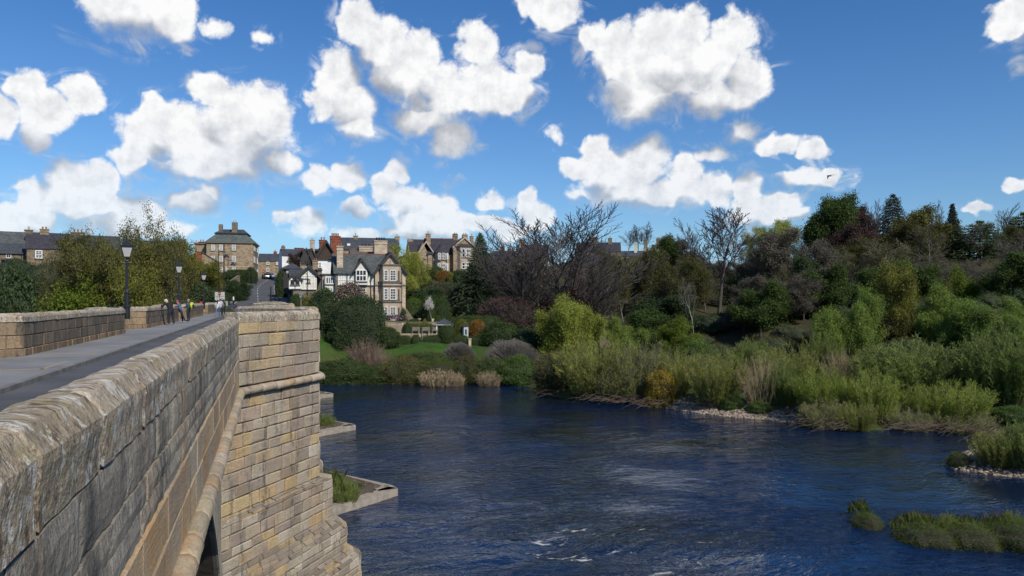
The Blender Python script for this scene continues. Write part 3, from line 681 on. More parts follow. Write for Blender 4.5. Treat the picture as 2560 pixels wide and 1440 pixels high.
def slate(name, c1, c2, moss=None, rough=.75):
    m, nt, b = new_mat(name); co = nt.coord(); xyz = nt.new('ShaderNodeSeparateXYZ'); nt.l.new(co, xyz.inputs[0])
    cb = nt.new('ShaderNodeCombineXYZ'); nt.l.new(nt.math('ADD', xyz.outputs[0], xyz.outputs[1]), cb.inputs[0]); nt.l.new(nt.math('MULTIPLY', xyz.outputs[2], 1.35), cb.inputs[1])
    br = nt.new('ShaderNodeTexBrick'); nt.l.new(cb.outputs[0], br.inputs['Vector']); br.inputs['Scale'].default_value = 1.0
    br.inputs['Brick Width'].default_value = .34; br.inputs['Row Height'].default_value = .24; br.inputs['Mortar Size'].default_value = .012
    br.inputs['Color1'].default_value = (0,0,0,1); br.inputs['Color2'].default_value = (1,1,1,1); br.inputs['Mortar'].default_value = (.4,.4,.4,1)
    f = nt.math('ADD', nt.math('MULTIPLY', br.outputs['Color'], .5), nt.math('MULTIPLY', nt.noise(co, .9, 5, .65), .6))
    c = nt.mix(nt.maprange(f, .25, .85), c1, c2); c = nt.mix(nt.math('MULTIPLY', br.outputs['Fac'], .7), c, tuple(x*.35 for x in c1))
    if moss: c = nt.mix(nt.maprange(nt.noise(nt.scaled(co, 1, 1, .6), 1.0, 6, .7), .50, .66, 0, .75), c, moss)
    nt.put(b.inputs['Base Color'], c); b.inputs['Roughness'].default_value = rough; b.inputs['Specular IOR Level'].default_value = .25
    bump(nt, b, nt.math('SUBTRACT', br.outputs['Color'], br.outputs['Fac']), .4, .02)
    return m
M_tan = rubble('tan_rubble_stone', (.17,.125,.08), (.29,.22,.145), (.38,.30,.20))
M_buff = rubble('buff_house_stone', (.32,.25,.175), (.46,.37,.27), (.56,.46,.35), stain=.22)
M_brown = rubble('brown_rubble_stone', (.12,.09,.06), (.20,.155,.105), (.28,.22,.15))
M_grey = rubble('grey_rubble_stone', (.10,.088,.07), (.17,.145,.11), (.24,.20,.155), stain=.5)
M_brick = rubble('red_brick', (.14,.045,.03), (.21,.07,.045), (.27,.10,.06))
M_dress = simple('dressed_stone', (.46,.37,.27), (.34,.265,.19), .85, 2, bmp=.2)
M_sill = simple('dark_stone_band', (.17,.145,.115), (.10,.09,.075), .9, 3)
M_slate = slate('blue_grey_slate', (.038,.042,.052), (.068,.073,.085))
M_slate2 = slate('mossy_grey_slate', (.055,.064,.066), (.105,.115,.115), (.050,.052,.042))
M_slate3 = slate('purple_slate', (.034,.032,.042), (.058,.055,.066))
M_tile = slate('brown_clay_tile', (.045,.028,.022), (.085,.052,.038), (.05,.04,.03))
M_lead = simple('green_copper_roof', (.085,.105,.095), (.045,.055,.052), .7, 1.4, detail=6, stretch=(1,1,.3))
M_red = simple('red_ridge_tile', (.20,.065,.04), (.12,.045,.03), .85, 3)
M_render = simple('white_render', (.76,.76,.74), (.62,.62,.60), .85, .8, detail=6)
M_cream = simple('cream_render', (.62,.60,.47), (.50,.48,.38), .85, 1, detail=5)
M_creamt = simple('cream_timber_panels', (.66,.64,.55), (.54,.52,.44), .8, 1.5)
M_timw = simple('white_painted_timber', (.78,.78,.75), (.66,.66,.63), .55, 4)
M_timd = simple('dark_stained_timber', (.020,.017,.015), (.032,.028,.025), .6, 4)
M_iron = simple('black_iron', (.012,.012,.013), (.022,.022,.024), .45, 6)
M_pot = simple('clay_pot', (.30,.12,.07), (.20,.09,.06), .85, 4)
M_potc = simple('buff_pot', (.42,.35,.24), (.30,.25,.18), .85, 4)
m, nt, b = new_mat('window_glass'); b.inputs['Base Color'].default_value = (.012,.014,.018,1); b.inputs['Roughness'].default_value = .06; b.inputs['IOR'].default_value = 1.5
bump(nt, b, nt.noise(nt.coord(), .9, 1, .5), .12, .05); M_glass = m
M_curtain = simple('net_curtain', (.45,.44,.41), (.34,.33,.31), .9, 3)
class House:
    """local frame: x along the front as the photo reads it, y away from the river, z up from the base"""
    def __init__(s, name, label, pxa, za, pxb, turn, py, group=None, cat='house'):
        ka, kb = (pxa-1280)/F, (pxb-1280)/F; sl = math.tan(math.atan(-(ka+kb)/2) - R(turn))     # turn: degrees of right end in view
        zb = za*(1-ka*sl)/(1-kb*sl); s.wm = M_tan
        A, B = P(pxa, py, za), P(pxb, py, zb); s.A = A; d = B-A; s.L = math.hypot(d.x, d.y); s.rz = math.atan2(d.y, d.x)
        s.za, s.zb, s.pxa, s.pxb, s.py = za, zb, pxa, pxb, py
        s.o = empty(name, A, s.rz, label, cat, group)
    def x(s, px, y=0.0):
        """local x of the point of the plane y that lies in the column px"""
        k = (px-1280)/F; dx, dy = k*CT + ST, CT - k*ST
        c, n = math.cos(s.rz), math.sin(s.rz); ox, oy = s.A.x - n*y, s.A.y + c*y      # point + t*(c,n) = r*(dx,dy)
        det = c*dy - n*dx
        return (oy*dx - ox*dy)/det
    def depth(s, x, y=0.0):
        c, n = math.cos(s.rz), math.sin(s.rz); X, Y = s.A.x + c*x - n*y, s.A.y + n*x + c*y
        return X*ST + Y*CT
    def z(s, py, px=None, y=0.0):
        d = s.depth(s.x(px, y), y) if px is not None else (s.za+s.zb)/2 + y
        return EYE - (py-750)/F*d - s.A.z
    def part(s, mb, name, mats, smooth=False, label=None):
        o = mb.build(name, mats, s.o, smooth)
        if label: o['label'] = label
        return o
    def box(s, name, mat, *a, label=None):
        m = MB(); m.box(*a)
        if name == 'wall': s.wm = mat
        return s.part(m, name, mat, label=label)
    def window(s, x0, x1, z0, z1, y=0.0, nx=2, nz=2, mat=None, bar=.045, fr=.09, sill=True, face=0, curtain=False, surround=None):
        """face 0: front (-y); face 1: right end (+x) with y standing for x; face 2: left end (-x)"""
        m = MB(); mat = mat or M_timw
        def bx(a, b_, c, d, p0, p1):
            if face == 0: m.box(a, b_, y-p1, y-p0, c, d)
            elif face == 1: m.box(y+p0, y+p1, a, b_, c, d)
            else: m.box(y-p1, y-p0, a, b_, c, d)
        bx(x0, x0+fr, z0, z1, .01, .08); bx(x1-fr, x1, z0, z1, .01, .08); bx(x0+fr, x1-fr, z1-fr, z1, .01, .08); bx(x0+fr, x1-fr, z0, z0+fr, .01, .08)
        for k in range(1, nx):
            xx = x0+fr+(x1-x0-2*fr)*k/nx; bx(xx-bar/2, xx+bar/2, z0+fr, z1-fr, .012, .06)
        for k in range(1, nz):
            zz = z0+fr+(z1-z0-2*fr)*k/nz; w = bar*(1.5 if nz % 2 == 0 and k == nz//2 else 1); bx(x0+fr, x1-fr, zz-w/2, zz+w/2, .014, .066)
        wdw = s.part(m, 'window', mat)
        m = MB(); bx(x0+fr*.5, x1-fr*.5, z0+fr*.5, z1-fr*.5, .004, .03)
        g = m.build('pane', M_glass, wdw)
        if sill:
            m = MB(); bx(x0-.12, x1+.12, z0-.16, z0-.003, .005, .16); m.build('sill', M_sill if surround is None else surround, wdw)
        if surround:
            m = MB(); bx(x0-.16, x0-.004, z0, z1+.2, .006, .05); bx(x1+.004, x1+.16, z0, z1+.2, .006, .05); bx(x0, x1, z1+.004, z1+.2, .006, .05); m.build('surround', surround, wdw)
        return wdw
    def gable_roof(s, x0, x1, y0, y1, ze, zr, axis='x', oh=.25, th=.14, mat=None, ridge=None, name='roof', verge=None):
        m = MB(); mat = mat or M_slate
        if axis == 'x':
            ym = (y0+y1)/2; sl = (zr-ze)/(ym-y0); a, e = x0-oh, x1+oh
            for sg, ya in ((1, y0-oh), (-1, y1+oh)):
                za = ze - sl*oh
                m.prism([(a, ya, za), (a, ym, zr), (a, ym, zr+th*1.3), (a, ya, za+th)], (e-a, 0, 0))
        else:
            xm = (x0+x1)/2; sl = (zr-ze)/(xm-x0); a, e = y0-oh, y1+oh
            for xa in (x0-oh, x1+oh):
                za = ze - sl*oh
                m.prism([(xa, a, za), (xm, a, zr), (xm, a, zr+th*1.3), (xa, a, za+th)], (0, e-a, 0))
        r = s.part(m, name, mat)
        if axis == 'x':
            m = MB(); ym = (y0+y1)/2; m.prism([(x0, y0+.02, ze+.004), (x0, y1-.02, ze+.004), (x0, ym, zr-.03)], (x1-x0, 0, 0)); s.part(m, 'gable', s.wm)
        if ridge:
            m = MB()
            if axis == 'x': m.box(a, e, ym-.12, ym+.12, zr+.1, zr+.3)
            else: m.box(xm-.12, xm+.12, a, e, zr+.1, zr+.3)
            m.build('ridge', ridge, r)
        if verge and axis == 'y':                                     # barge boards on the front gable
            m = MB()
            for sg, xa in ((1, x0-oh), (-1, x1+oh)):
                za = ze - sl*oh
                m.prism([(xa, a-.1, za-.22), (xm, a-.1, zr-.22), (xm, a-.1, zr+.24), (xa, a-.1, za+.22)], (0, .12, 0))
            m.build('barge_board', verge, r)
        return r
    def gable_wall(s, x0, x1, y0, y1, z0, ze, zr, axis='y', mat=None, name='wall', label=None):
        m = MB()
        if axis == 'y': m.prism([(x0,y0,z0),(x1,y0,z0),(x1,y0,ze),((x0+x1)/2,y0,zr),(x0,y0,ze)], (0, y1-y0, 0))
        else: m.prism([(x0,y0,z0),(x0,y1,z0),(x0,y1,ze),(x0,(y0+y1)/2,zr),(x0,y0,ze)], (x1-x0, 0, 0))
        return s.part(m, name, mat or M_tan, label=label)
    def pyramid(s, x0, x1, y0, y1, z0, z1, inset=0.0, mat=None, oh=.2, name='roof', ridge=0.0):
        m = MB(); xm, ym = (x0+x1)/2, (y0+y1)/2
        a = [(x0-oh,y0-oh,z0),(x1+oh,y0-oh,z0),(x1+oh,y1+oh,z0),(x0-oh,y1+oh,z0)]
        if inset: t = [(x0+inset,y0+inset,z1),(x1-inset,y0+inset,z1),(x1-inset,y1-inset,z1),(x0+inset,y1-inset,z1)]
        else: t = [(xm-ridge,ym,z1),(xm+ridge,ym,z1),(xm+ridge,ym+.02,z1),(xm-ridge,ym+.02,z1)]
        b0 = [(p[0], p[1], p[2]-.14) for p in a]
        m.add(a+t+b0, [(0,1,5,4),(1,2,6,5),(2,3,7,6),(3,0,4,7),(4,5,6,7),(8,9,1,0),(9,10,2,1),(10,11,3,2),(11,8,0,3),(11,10,9,8)])
        return s.part(m, name, mat or M_slate)
    def chimney(s, x, y, w, d, z0, z1, mat=None, pots=2, pot=None, cap=True, label=None, poth=.55):
        m = MB(); m.box(x-w/2, x+w/2, y-d/2, y+d/2, z0, z1)
        if cap: m.box(x-w/2-.07, x+w/2+.07, y-d/2-.07, y+d/2+.07, z1-.45, z1-.30); m.box(x-w/2-.09, x+w/2+.09, y-d/2-.09, y+d/2+.09, z1, z1+.16)
        c = s.part(m, 'chimney', mat or M_tan, label=label)
        for k in range(pots):
            xx = x + (w*.78)*((k+.5)/pots-.5); p = MB()
            p.lathe([(.15, 0), (.12, poth*.3), (.12, poth*.85), (.16, poth*.9), (.15, poth), (.02, poth-.02)], (xx, y, z1+.16), 8); p.build('chimney_pot', pot or M_pot, c)
        return c
    def pipe(s, x, y, z0, z1, mat=None):
        m = MB(); m.tube([(x, y-.1, z0), (x, y-.1, z1-.2), (x, y-.02, z1)], .06, 6); m.box(x-.14, x+.14, y-.2, y-.02, z1-.12, z1+.16); return s.part(m, 'downpipe', mat or M_iron)
# ---- 1 the tall villa by the river
h = House('riverside_villa', 'tall stone villa by the river with cream timbered upper wall and three storey bay', 845, 114.0, 1015, -6, 792)
x, z = h.x, h.z
xg0, xg1 = x(938), x(1014); zE = z(680, 975); zR = z(634, 975)
h.gable_wall(xg0, xg1, 0, 11, -4, zE, zR, mat=M_buff)
h.gable_roof(xg0, xg1, 0, 11, zE, zR, 'y', .38, .16, M_slate2, M_red, verge=M_timd)
xm0 = x(845); zl = z(681, 890); zr2 = z(634, 890)
h.box('lower_wall', M_buff, xm0, xg0-.01, .6, 9.0, -4, z(713, 890))
h.box('upper_wall', M_creamt, xm0+.02, xg0-.012, .62, 8.98, z(713, 890)+.003, zl, label='cream plastered upper wall with white timber framing')
h.gable_wall(xm0-.35, xm0-.005, .55, 9.05, -4, zl, zr2, 'x', M_grey, 'gable_wall')
h.gable_roof(xm0-.3, xg0+3.4, .6, 9.0, zl, zr2, 'x', .35, .16, M_slate2, M_red)
m = MB(); zt0, zt1 = z(712, 890), zl                                    # white timber framing on the plaster
for k in range(15):
    xx = xm0 + (xg0-xm0)*(k+.3)/15; m.box(xx-.05, xx+.05, .55, .617, zt0, zt1)
for zz in (zt0+.05, zt0+.75, zt1-.4): m.box(xm0, xg0-.02, .535, .612, zz-.06, zz+.06)
h.part(m, 'timber_frame', M_timw)
h.box('string_course', M_sill, xm0-.1, xg0-.02, .42, .6, z(713, 890)-.15, z(713, 890)-.002)
xa, xb = x(885), x(923); zd = z(676, 904, -.2); za = z(649, 904, -.2)   # dormer gable over the big window
h.gable_wall(xa+.25, xb-.25, -.05, .6, z(712, 904), zd, za-.1, mat=M_creamt, name='dormer_wall')
h.gable_roof(xa, xb, -.05, 4.4, zd, za, 'y', .25, .13, M_slate2, M_red, 'dormer_roof', M_timd)
h.window(x(890), x(916), z(703, 900), z(675, 900), -.055, 3, 2, M_timw, .10, .10)
m = MB()
for t in (-1, 0, 1): m.tube([(x(904), -.09, zd+.1), (x(904)+t*1.0, -.09, za-1.2+(-.5 if t else .2))], .05, 4)
h.part(m, 'dormer_bracing', M_timw)
h.window(x(905), x(916), z(737, 910), z(720, 910), .6, 2, 2)
bx0, bx1 = x(955, -1.1), x(1001, -1.1); zb_ = z(664, 978, -1.1)
m = MB(); m.prism([(bx0-.35, .0, -4), (bx0+.15, -1.1, -4), (bx1-.15, -1.1, -4), (bx1+.35, .0, -4)], (0, 0, 4+zb_)); bay = h.part(m, 'bay', M_dress)
m = MB()
for zz in (zb_, z(707, 978, -1.1), z(712, 978, -1.1)-.25, z(756, 978, -1.1)): m.prism([(bx0-.5, .0, zz), (bx0+.08, -1.25, zz), (bx1-.08, -1.25, zz), (bx1+.5, .0, zz)], (0, 0, .2))
m.build('string_course', M_sill, bay)
for (t, u) in ((675, 702), (721, 749), (767, 788)):
    h.window(x(960, -1.1), x(970, -1.1), z(u, 965, -1.1), z(t, 965, -1.1), -1.1, 2, 4)
    h.window(x(975, -1.1), x(990, -1.1), z(u, 982, -1.1), z(t, 982, -1.1), -1.1, 3, 4)
    h.window(x(996, -1.1)-.02, x(998.5, -1.1), z(u-2, 997, -1.1), z(t+2, 997, -1.1), -1.1, 1, 2, M_timd)
h.window(x(974), x(979), z(660, 976), z(648, 976), 0, 1, 1, M_dress, .05, .12)
h.box('string_course', M_sill, xg0-.05, bx0-.4, -.09, -.003, z(715, 945), z(715, 945)+.22); h.box('string_course', M_sill, bx1+.4, xg1+.05, -.09, -.003, z(715, 1008), z(715, 1008)+.22)
for px, t in ((928, 685), (938.5, 684), (868, 684)): h.pipe(x(px), .55, -2, z(t, px))
h.pipe(x(1004), 0, -3, z(682, 1004))
h.chimney(x(846, 2)+.2, 2.0, .92, 1.1, zl-1, z(618, 846, 2), M_buff, 2)
h.chimney(x(951, 9), 9.0, 2.1, 1.2, zl, z(597, 950, 9)-.5, M_buff, 4, M_iron)
h.chimney(x(914, 12), 12.0, 2.2, 1.0, zl, z(612, 914, 12)-.4, M_buff, 3, M_iron, poth=.4)
h.box('rear_wall', M_buff, xm0+3, xg1-.5, 9.1, 16, -4, z(655, 940, 10))
h.gable_roof(xm0+2.8, xg1-.6, 9.1, 16, z(648, 940, 10), z(626, 940, 13), 'x', .2, .14, M_slate2, M_red, 'rear_roof')
wx0, wx1 = x(806, 2), x(844, 2); zw = z(688, 825, 2)                      # low flat roofed link on the left
h.box('link_wall', M_buff, wx0, wx1+.2, 2, 8, -4, zw); h.box('link_roof', M_slate, wx0-.25, wx1+.1, 1.75, 8.2, zw+.003, zw+.22)
m = MB(); m.box(x(812, 1.4), x(839, 1.4), 1.3, 1.99, z(711, 825, 1.4)-1.2, z(691, 825, 1.4)); h.part(m, 'oriel', M_creamt)
h.window(x(814, 1.3), x(837, 1.3), z(710, 825, 1.3), z(692, 825, 1.3), 1.3, 4, 1, M_timw, .12, .12)
# ---- 2 half timbered lodge left of it
h = House('timbered_lodge', 'small half timbered lodge with cream gable and dark beams above the road wall', 727, 124, 806, -4, 770)
x, z = h.x, h.z
h.box('stone_base', M_grey, x(733), x(806), .2, 7, -3, z(724, 770))
g0, g1 = x(754), x(791)
h.gable_wall(g0, g1, 0, 7, z(724, 770)+.003, z(690, 772), z(669, 772), mat=M_creamt)
h.gable_roof(g0-.5, g1+.5, 0, 7, z(692, 772), z(667, 772), 'y', .35, .14, M_slate, verge=M_timd)
m = MB()
for zz in (z(723, 770), z(706, 770), z(690, 770)): m.box(g0, g1, -.06, -.004, zz-.05, zz+.09)
for k in range(7): xx = g0+(g1-g0)*k/6; m.box(xx-.05, xx+.05, -.07, -.003, z(723, 770), z(692, 770))
for t in (-.8, .8): m.tube([((g0+g1)/2, -.05, z(690, 770)), ((g0+g1)/2+t, -.05, z(677, 770))], .05, 4)
h.part(m, 'timber_frame', M_timw)
h.window(x(767), x(775), z(707, 770), z(698, 770), -.01, 1, 1, M_timd, .05, .12)
h.box('side_wall', M_timw, x(727), g0-.01, .1, 6, z(724, 740)+.003, z(695, 740))
h.gable_roof(x(727), g0+1, .1, 6, z(697, 740), z(674, 748), 'x', .2, .12, M_slate)
for pc in (731, 744):
    c = x(pc); h.gable_wall(c-.55, c+.55, -.15, 1.2, z(722, pc), z(697, pc), z(689, pc), mat=M_timw, name='dormer_wall')
    h.gable_roof(c-.6, c+.6, -.15, 2.5, z(698, pc), z(687, pc), 'y', .25, .1, M_slate, None, 'dormer_roof', M_timd)
    h.window(c-.3, c+.3, z(712, pc), z(700, pc), -.16, 1, 2, M_timd)
h.box('rear_wall', M_grey, g1+.3, x(806), 1, 8, z(724, 790), z(676, 795)); h.box('rear_roof', M_slate, g1+.1, x(806)+.1, .8, 8, z(676, 795)+.003, z(674, 795)+.1)
h.pipe(x(795), .9, -1, z(688, 795))
# ---- 3 pavilion with pyramid roof
h = House('pavilion', 'small timber pavilion with pyramid slate roof above the ivy wall', 707, 131, 750, 6, 705, cat='pavilion')
x, z = h.x, h.z
h.box('wall', M_timd, x(709), x(748), .1, 3.2, -2, z(671, 728)); h.pyramid(x(707), x(750), 0, 3.3, z(671, 728), z(656, 728), oh=.3, mat=M_slate)
h.window(x(716), x(724), z(683, 720), z(674, 720), .1, 2, 2, M_cream, .08, .08, False); h.window(x(726), x(735), z(683, 730), z(674, 730), .1, 2, 2, M_cream, .08, .08, False)
# ---- 4 brown tiled house with the big brick stacks
h = House('brown_tiled_house', 'white rendered house with steep brown tiled gables and tall red brick chimney stacks', 764, 142, 840, -5, 690)
x, z = h.x, h.z
h.box('wall', M_render, x(794), x(842), 0, 10, -2, z(650, 815)); h.box('side_wall', M_render, x(764), x(794)-.01, .8, 10, -2, z(655, 780))
h.gable_roof(x(786), x(846), -.2, 11, z(650, 815), z(604, 828), 'y', .3, .16, M_tile, verge=M_timd)
h.gable_roof(x(764), x(846), 2, 14, z(648, 790), z(618, 790), 'x', .2, .16, M_tile)
for pc in (766, 780):
    c = x(pc); h.gable_wall(c-.9, c+.9, .3, 3, z(660, pc), z(645, pc), z(624, pc), mat=M_timd, name='dormer_wall'); h.gable_roof(c-.95, c+.95, .3, 5, z(648, pc), z(621, pc), 'y', .2, .12, M_tile, None, 'dormer_roof', M_timd)
h.window(x(797), x(803), z(669, 800), z(656, 800), 0, 2, 2); h.box('string_course', M_slate, x(792), x(842), -.25, -.003, z(650, 815), z(648, 815))
h.chimney(x(838, 4), 4, 1.9, 1.2, z(640, 838, 4), z(590, 838, 4)-.2, M_brick, 5, M_pot, label='tall red brick stack with five clay pots')
h.chimney(x(807, 4), 4, 1.3, 1.2, z(640, 806, 4), z(602, 806, 4), M_brick, 2, M_pot); h.chimney(x(781, 4), 4, .8, .9, z(640, 781, 4), z(602, 781, 4), M_dress, 2, M_potc, poth=.3)
h.chimney(x(757, 1), 1, 1.0, 1.0, -3, z(658, 757, 1), M_tan, 2, M_pot, poth=.45); h.chimney(x(787, .2), -.5, 1.0, 1.0, -3, z(654, 787), M_tan, 2, M_pot, poth=.45)
h.gable_wall(x(788), x(844), -.02, .6, z(650, 815)+.01, z(650, 815)+.02, z(607, 828), mat=M_tile, name='tile_hung_gable')
h.box('solar_panel', M_glass, x(823), x(836), -.9, -.8, z(645, 830), z(640, 830))
# ---- 5 long slate roofed terrace behind
h = House('long_terrace', 'long terrace on the ridge with blue slate roof and stone gable chimneys', 846, 166, 1000, -3, 668)
x, z = h.x, h.z
h.box('wall', M_tan, x(846), x(998), 0, 9, -3, z(624, 920)); h.gable_roof(x(846), x(998), 0, 9, z(624, 920), z(598, 920, 4.5), 'x', .2, .18, M_slate, M_slate)
for pc, t in ((889, 588), (993, 590)): h.chimney(x(pc, 4.5), 4.5, .95, 1.1, z(612, pc, 4), z(t, pc, 4.5)-.3, M_tan, 1, M_potc)
h.box('rooflight', M_render, x(868), x(876), 1.2, 2.3, z(618, 870, 1.5), z(609, 870, 1.5)); 
# ---- 6 villa on the slope
h = House('hillside_villa', 'stone villa on the slope with conical roofed bay and gabled wing beside the dark conifer', 1020, 168, 1186, -8, 690)
x, z = h.x, h.z
h.box('wall', M_tan, x(1070), x(1131), 0, 10, -4, z(634, 1100)); h.gable_roof(x(1070), x(1150), 0, 12, z(635, 1100), z(599, 1100, 6), 'x', .2, .18, M_slate3, M_red)
g0, g1 = x(1131), x(1187)
h.gable_wall(g0, g1, -1.4, 10, -4, z(617, 1160, -1.4), z(595, 1160, -1.4), mat=M_tan, name='gable_wall'); h.gable_roof(g0, g1, -1.4, 11, z(618, 1160, -1.4), z(594, 1160, -1.4), 'y', .2, .2, M_slate3, verge=M_dress)
w0, w1 = x(1044), x(1071)
h.gable_wall(w0, w1, .3, 9, -4, z(635, 1058), z(606, 1070), 'y', M_tan, 'wing_wall'); h.gable_roof(w0, w1+1.5, .3, 9, z(636, 1058), z(604, 1066), 'y', .15, .16, M_slate3, None, 'roof', M_dress)
h.gable_wall(x(1022, 6), x(1050, 6), 6, 14, -4, z(628, 1036, 6), z(600, 1036, 6), 'x', M_tan, 'wing_wall'); h.gable_roof(x(1024, 6), x(1066, 6), 6, 15, z(629, 1036, 6), z(600, 1036, 10), 'x', .05, .16, M_slate3)
h.chimney(x(1026, 10), 10, 1.2, .9, z(625, 1026, 10), z(597, 1026, 10), M_tan, 0, cap=False)
bc = x(1106, -1); m = MB(); rb = (x(1124)-x(1088))/2
hexa = [(bc+rb*math.cos(t), -.1+rb*.95*math.sin(t)) for t in [math.pi+math.pi*k/4 for k in range(5)]]
m.prism([(p[0], p[1], -4) for p in hexa], (0, 0, 4+z(629, 1105, -2))); h.part(m, 'bay', M_dress)
m = MB(); ap = (bc, -.1, z(604, 1105)); rim = [(bc+rb*1.15*math.cos(t), -.1+rb*1.1*math.sin(t), z(630, 1105, -2)) for t in [2*math.pi*k/12 for k in range(12)]]
m.add(rim+[ap], [(k, (k+1) % 12, 12) for k in range(12)] + [tuple(range(12))[::-1]]); m.tube([(bc, -.1, ap[2]-.2), (bc, -.1, ap[2]+.9)], .06, 5); h.part(m, 'conical_roof', M_slate3)
yb = -.1-rb*.95*math.sin(math.pi/4)-.55
for (t, u) in ((632, 648), (659, 676)):
    for (a, e) in ((1095.5, 1102), (1105, 1113.5), (1117, 1121)): h.window(x(a, -2), x(e, -2), z(u, 1105, -2), z(t, 1105, -2), -.1-rb*.95-.02 if a == 1105 else yb, 2, 2, None, .08, .1)
yw = -2.3; m = MB(); b0, b1 = x(1151, yw), x(1178, yw); m.prism([(b0-.6, -1.4, -4), (b0, yw, -4), (b1, yw, -4), (b1+.6, -1.4, -4)], (0, 0, 4+z(617, 1164, yw))); h.part(m, 'bay', M_dress)
m = MB(); zz = z(617, 1164, yw); m.add([(b0-.9,-1.35,zz),(b0-.2,yw-.2,zz),(b1+.2,yw-.2,zz),(b1+.9,-1.35,zz),(b0+.3,-1.38,zz+.75),(b1-.3,-1.38,zz+.75)], [(0,1,4),(1,2,5,4),(2,3,5),(3,2,1,0)]); h.part(m, 'bay_roof', M_slate3)
for (t, u) in ((622, 643), (656, 672)):
    h.window(x(1154.5, yw), x(1163, yw), z(u, 1160, yw), z(t, 1160, yw), yw, 1, 2, None, .08, .12); h.window(x(1165.5, yw), x(1175, yw), z(u, 1170, yw), z(t, 1170, yw), yw, 2, 2, None, .08, .12)
h.window(x(1060.5, .3), x(1064, .3), z(646, 1062), z(636, 1062), .3, 1, 1, M_dress)
h.chimney(x(1070.5, 4), 4, .95, 1.2, z(612, 1070, 4), z(583, 1070, 4)-.3, M_tan, 1, M_potc); h.chimney(x(1138, 6), 6, 1.1, 1, z(602, 1138, 6), z(587, 1138, 6), M_brown, 2, M_iron, poth=.3)
h.chimney(x(1162, 9), 9, 1.2, 1, z(600, 1162, 9), z(588, 1162, 9), M_tan, 2, M_potc, poth=.4); h.chimney(x(1179, 4), 4, .7, .9, z(612, 1179, 4), z(592, 1179, 4), M_tan, 1, M_potc)
for pc in (1082, 1131): h.pipe(x(pc), -.02 if pc < 1100 else -.1, -3, z(637, pc))
# ---- 7 mansard house at the top of the hill
h = House('mansard_house', 'three storey stone house with green copper mansard roof and two square chimneys', 516, 188, 633, 8, 700)
x, z = h.x, h.z
x0, x1 = x(516), x(633); D = 11.5; ze = z(608, 575); zm = z(585, 575, 2)
h.box('wall', M_tan, x0, x1, 0, D, -4, ze)
h.box('cornice', M_sill, x0-.35, x1+.35, -.35, D+.35, ze+.003, ze+.32)
h.pyramid(x0, x1, 0, D, ze+.33, zm, 2.0, M_lead, .3, 'mansard'); h.box('mansard_eave', M_slate, x0+1.6, x1-1.6, 1.6, D-1.6, zm+.003, zm+.2)
h.pyramid(x0+1.7, x1-1.7, 1.7, D-1.7, zm+.205, z(573, 585, 5), 0, M_slate, .1, 'roof', 2.6)
h.chimney(x(552, 3.5), 3.5, .95, 1, zm-1, z(561, 552, 3.5), M_grey, 0, cap=False); h.chimney(x(587, 3), 3, 1.3, 1.2, zm-1, z(556, 587, 3), M_grey, 2, M_potc, cap=False, poth=.3)
for (a, e) in ((528, 537), (548, 557), (580, 589.5)):
    for (t, u) in ((612, 626), (640, 655), (669, 680)):
        if a == 528 and t > 650: continue
        h.window(x(a), x(e), z(u, a), z(t, a), 0, 3, 4, None, .07, .12)
h.window(x(564.5), x(571.5), z(680, 565), z(669, 565), 0, 3, 3, None, .07, .12)
for k in range(3):
    for (t, u) in ((612, 626), (640, 656), (669, 692)):
        yy = 1.2+k*3.6; h.window(yy, yy+1.2, z(u, 633), z(t, 633), x1, 2, 3, None, .08, .12, face=1)
h.box('string_course', M_dress, x0-.05, x1+.05, -.07, -.003, z(667, 575)-.1, z(667, 575)+.15)
h.pipe(x(560), 0, 0, ze)
h.box('annex', M_tan, x(487, 2), x0-.02, 2, 9, -4, z(610, 500, 2)); h.box('annex_cornice', M_sill, x(485, 2), x0-.01, 1.7, 9.2, z(610, 500, 2)+.003, z(607, 500, 2))
h.chimney(x(491, 3), 3, .9, 1, z(612, 500, 3), z(607, 491, 3), M_dress, 1, M_potc); h.chimney(x(505, 3), 3, 1.5, 1, z(612, 500, 3), z(606, 505, 3), M_brick, 2, M_pot)
# gable house in front of it
h = House('gabled_cottage', 'stone cottage with sloping gable and red brick chimney in front of the mansard house', 478, 150, 543, 4, 715)
x, z = h.x, h.z
h.gable_wall(x(460), x(540), 0, 9, -3, z(652, 540), z(630, 500), mat=M_tan); h.gable_roof(x(460), x(540), 0, 9, z(652, 540), z(629, 500), 'y', .15, .12, M_slate)
h.chimney(x(497), -.6, 1.1, 1.1, -2, z(631, 497), M_brick, 2, M_potc, poth=.7); h.window(x(528), x(532), z(674, 530), z(664, 530), 0, 1, 2)
h.pipe(x(541), 0, -1, z(652, 541))
# ---- 8 cottage closing the road, white house
h = House('road_end_cottage', 'two storey stone cottage with white windows closing the view up the road', 646, 206, 706, 4, 694)
x, z = h.x, h.z
h.box('wall', M_tan, x(646), x(702), 0, 7, -3, z(653, 675)); h.gable_roof(x(646), x(702), 0, 7, z(653, 675), z(636, 675, 3.5), 'x', .15, .15, M_slate)
for (a, e) in ((666, 673), (690.5, 695)):
    for (t, u) in ((654.5, 662), (670, 679)):
        if a > 680 and t > 665: continue
        h.window(x(a), x(e), z(u, 670), z(t, 670), 0, 2, 1, None, .1, .12)
h.chimney(x(688, 3.5), 3.5, .8, .8, z(640, 688), z(628, 688), M_brick, 1, M_potc); h.box('gable_end', M_brick, x(701), x(706), .3, 6.7, -3, z(646, 703))
h = House('white_rendered_house', 'white rendered house with slate roof beside the brown tiled gables', 703, 176, 766, -7, 680)
x, z = h.x, h.z
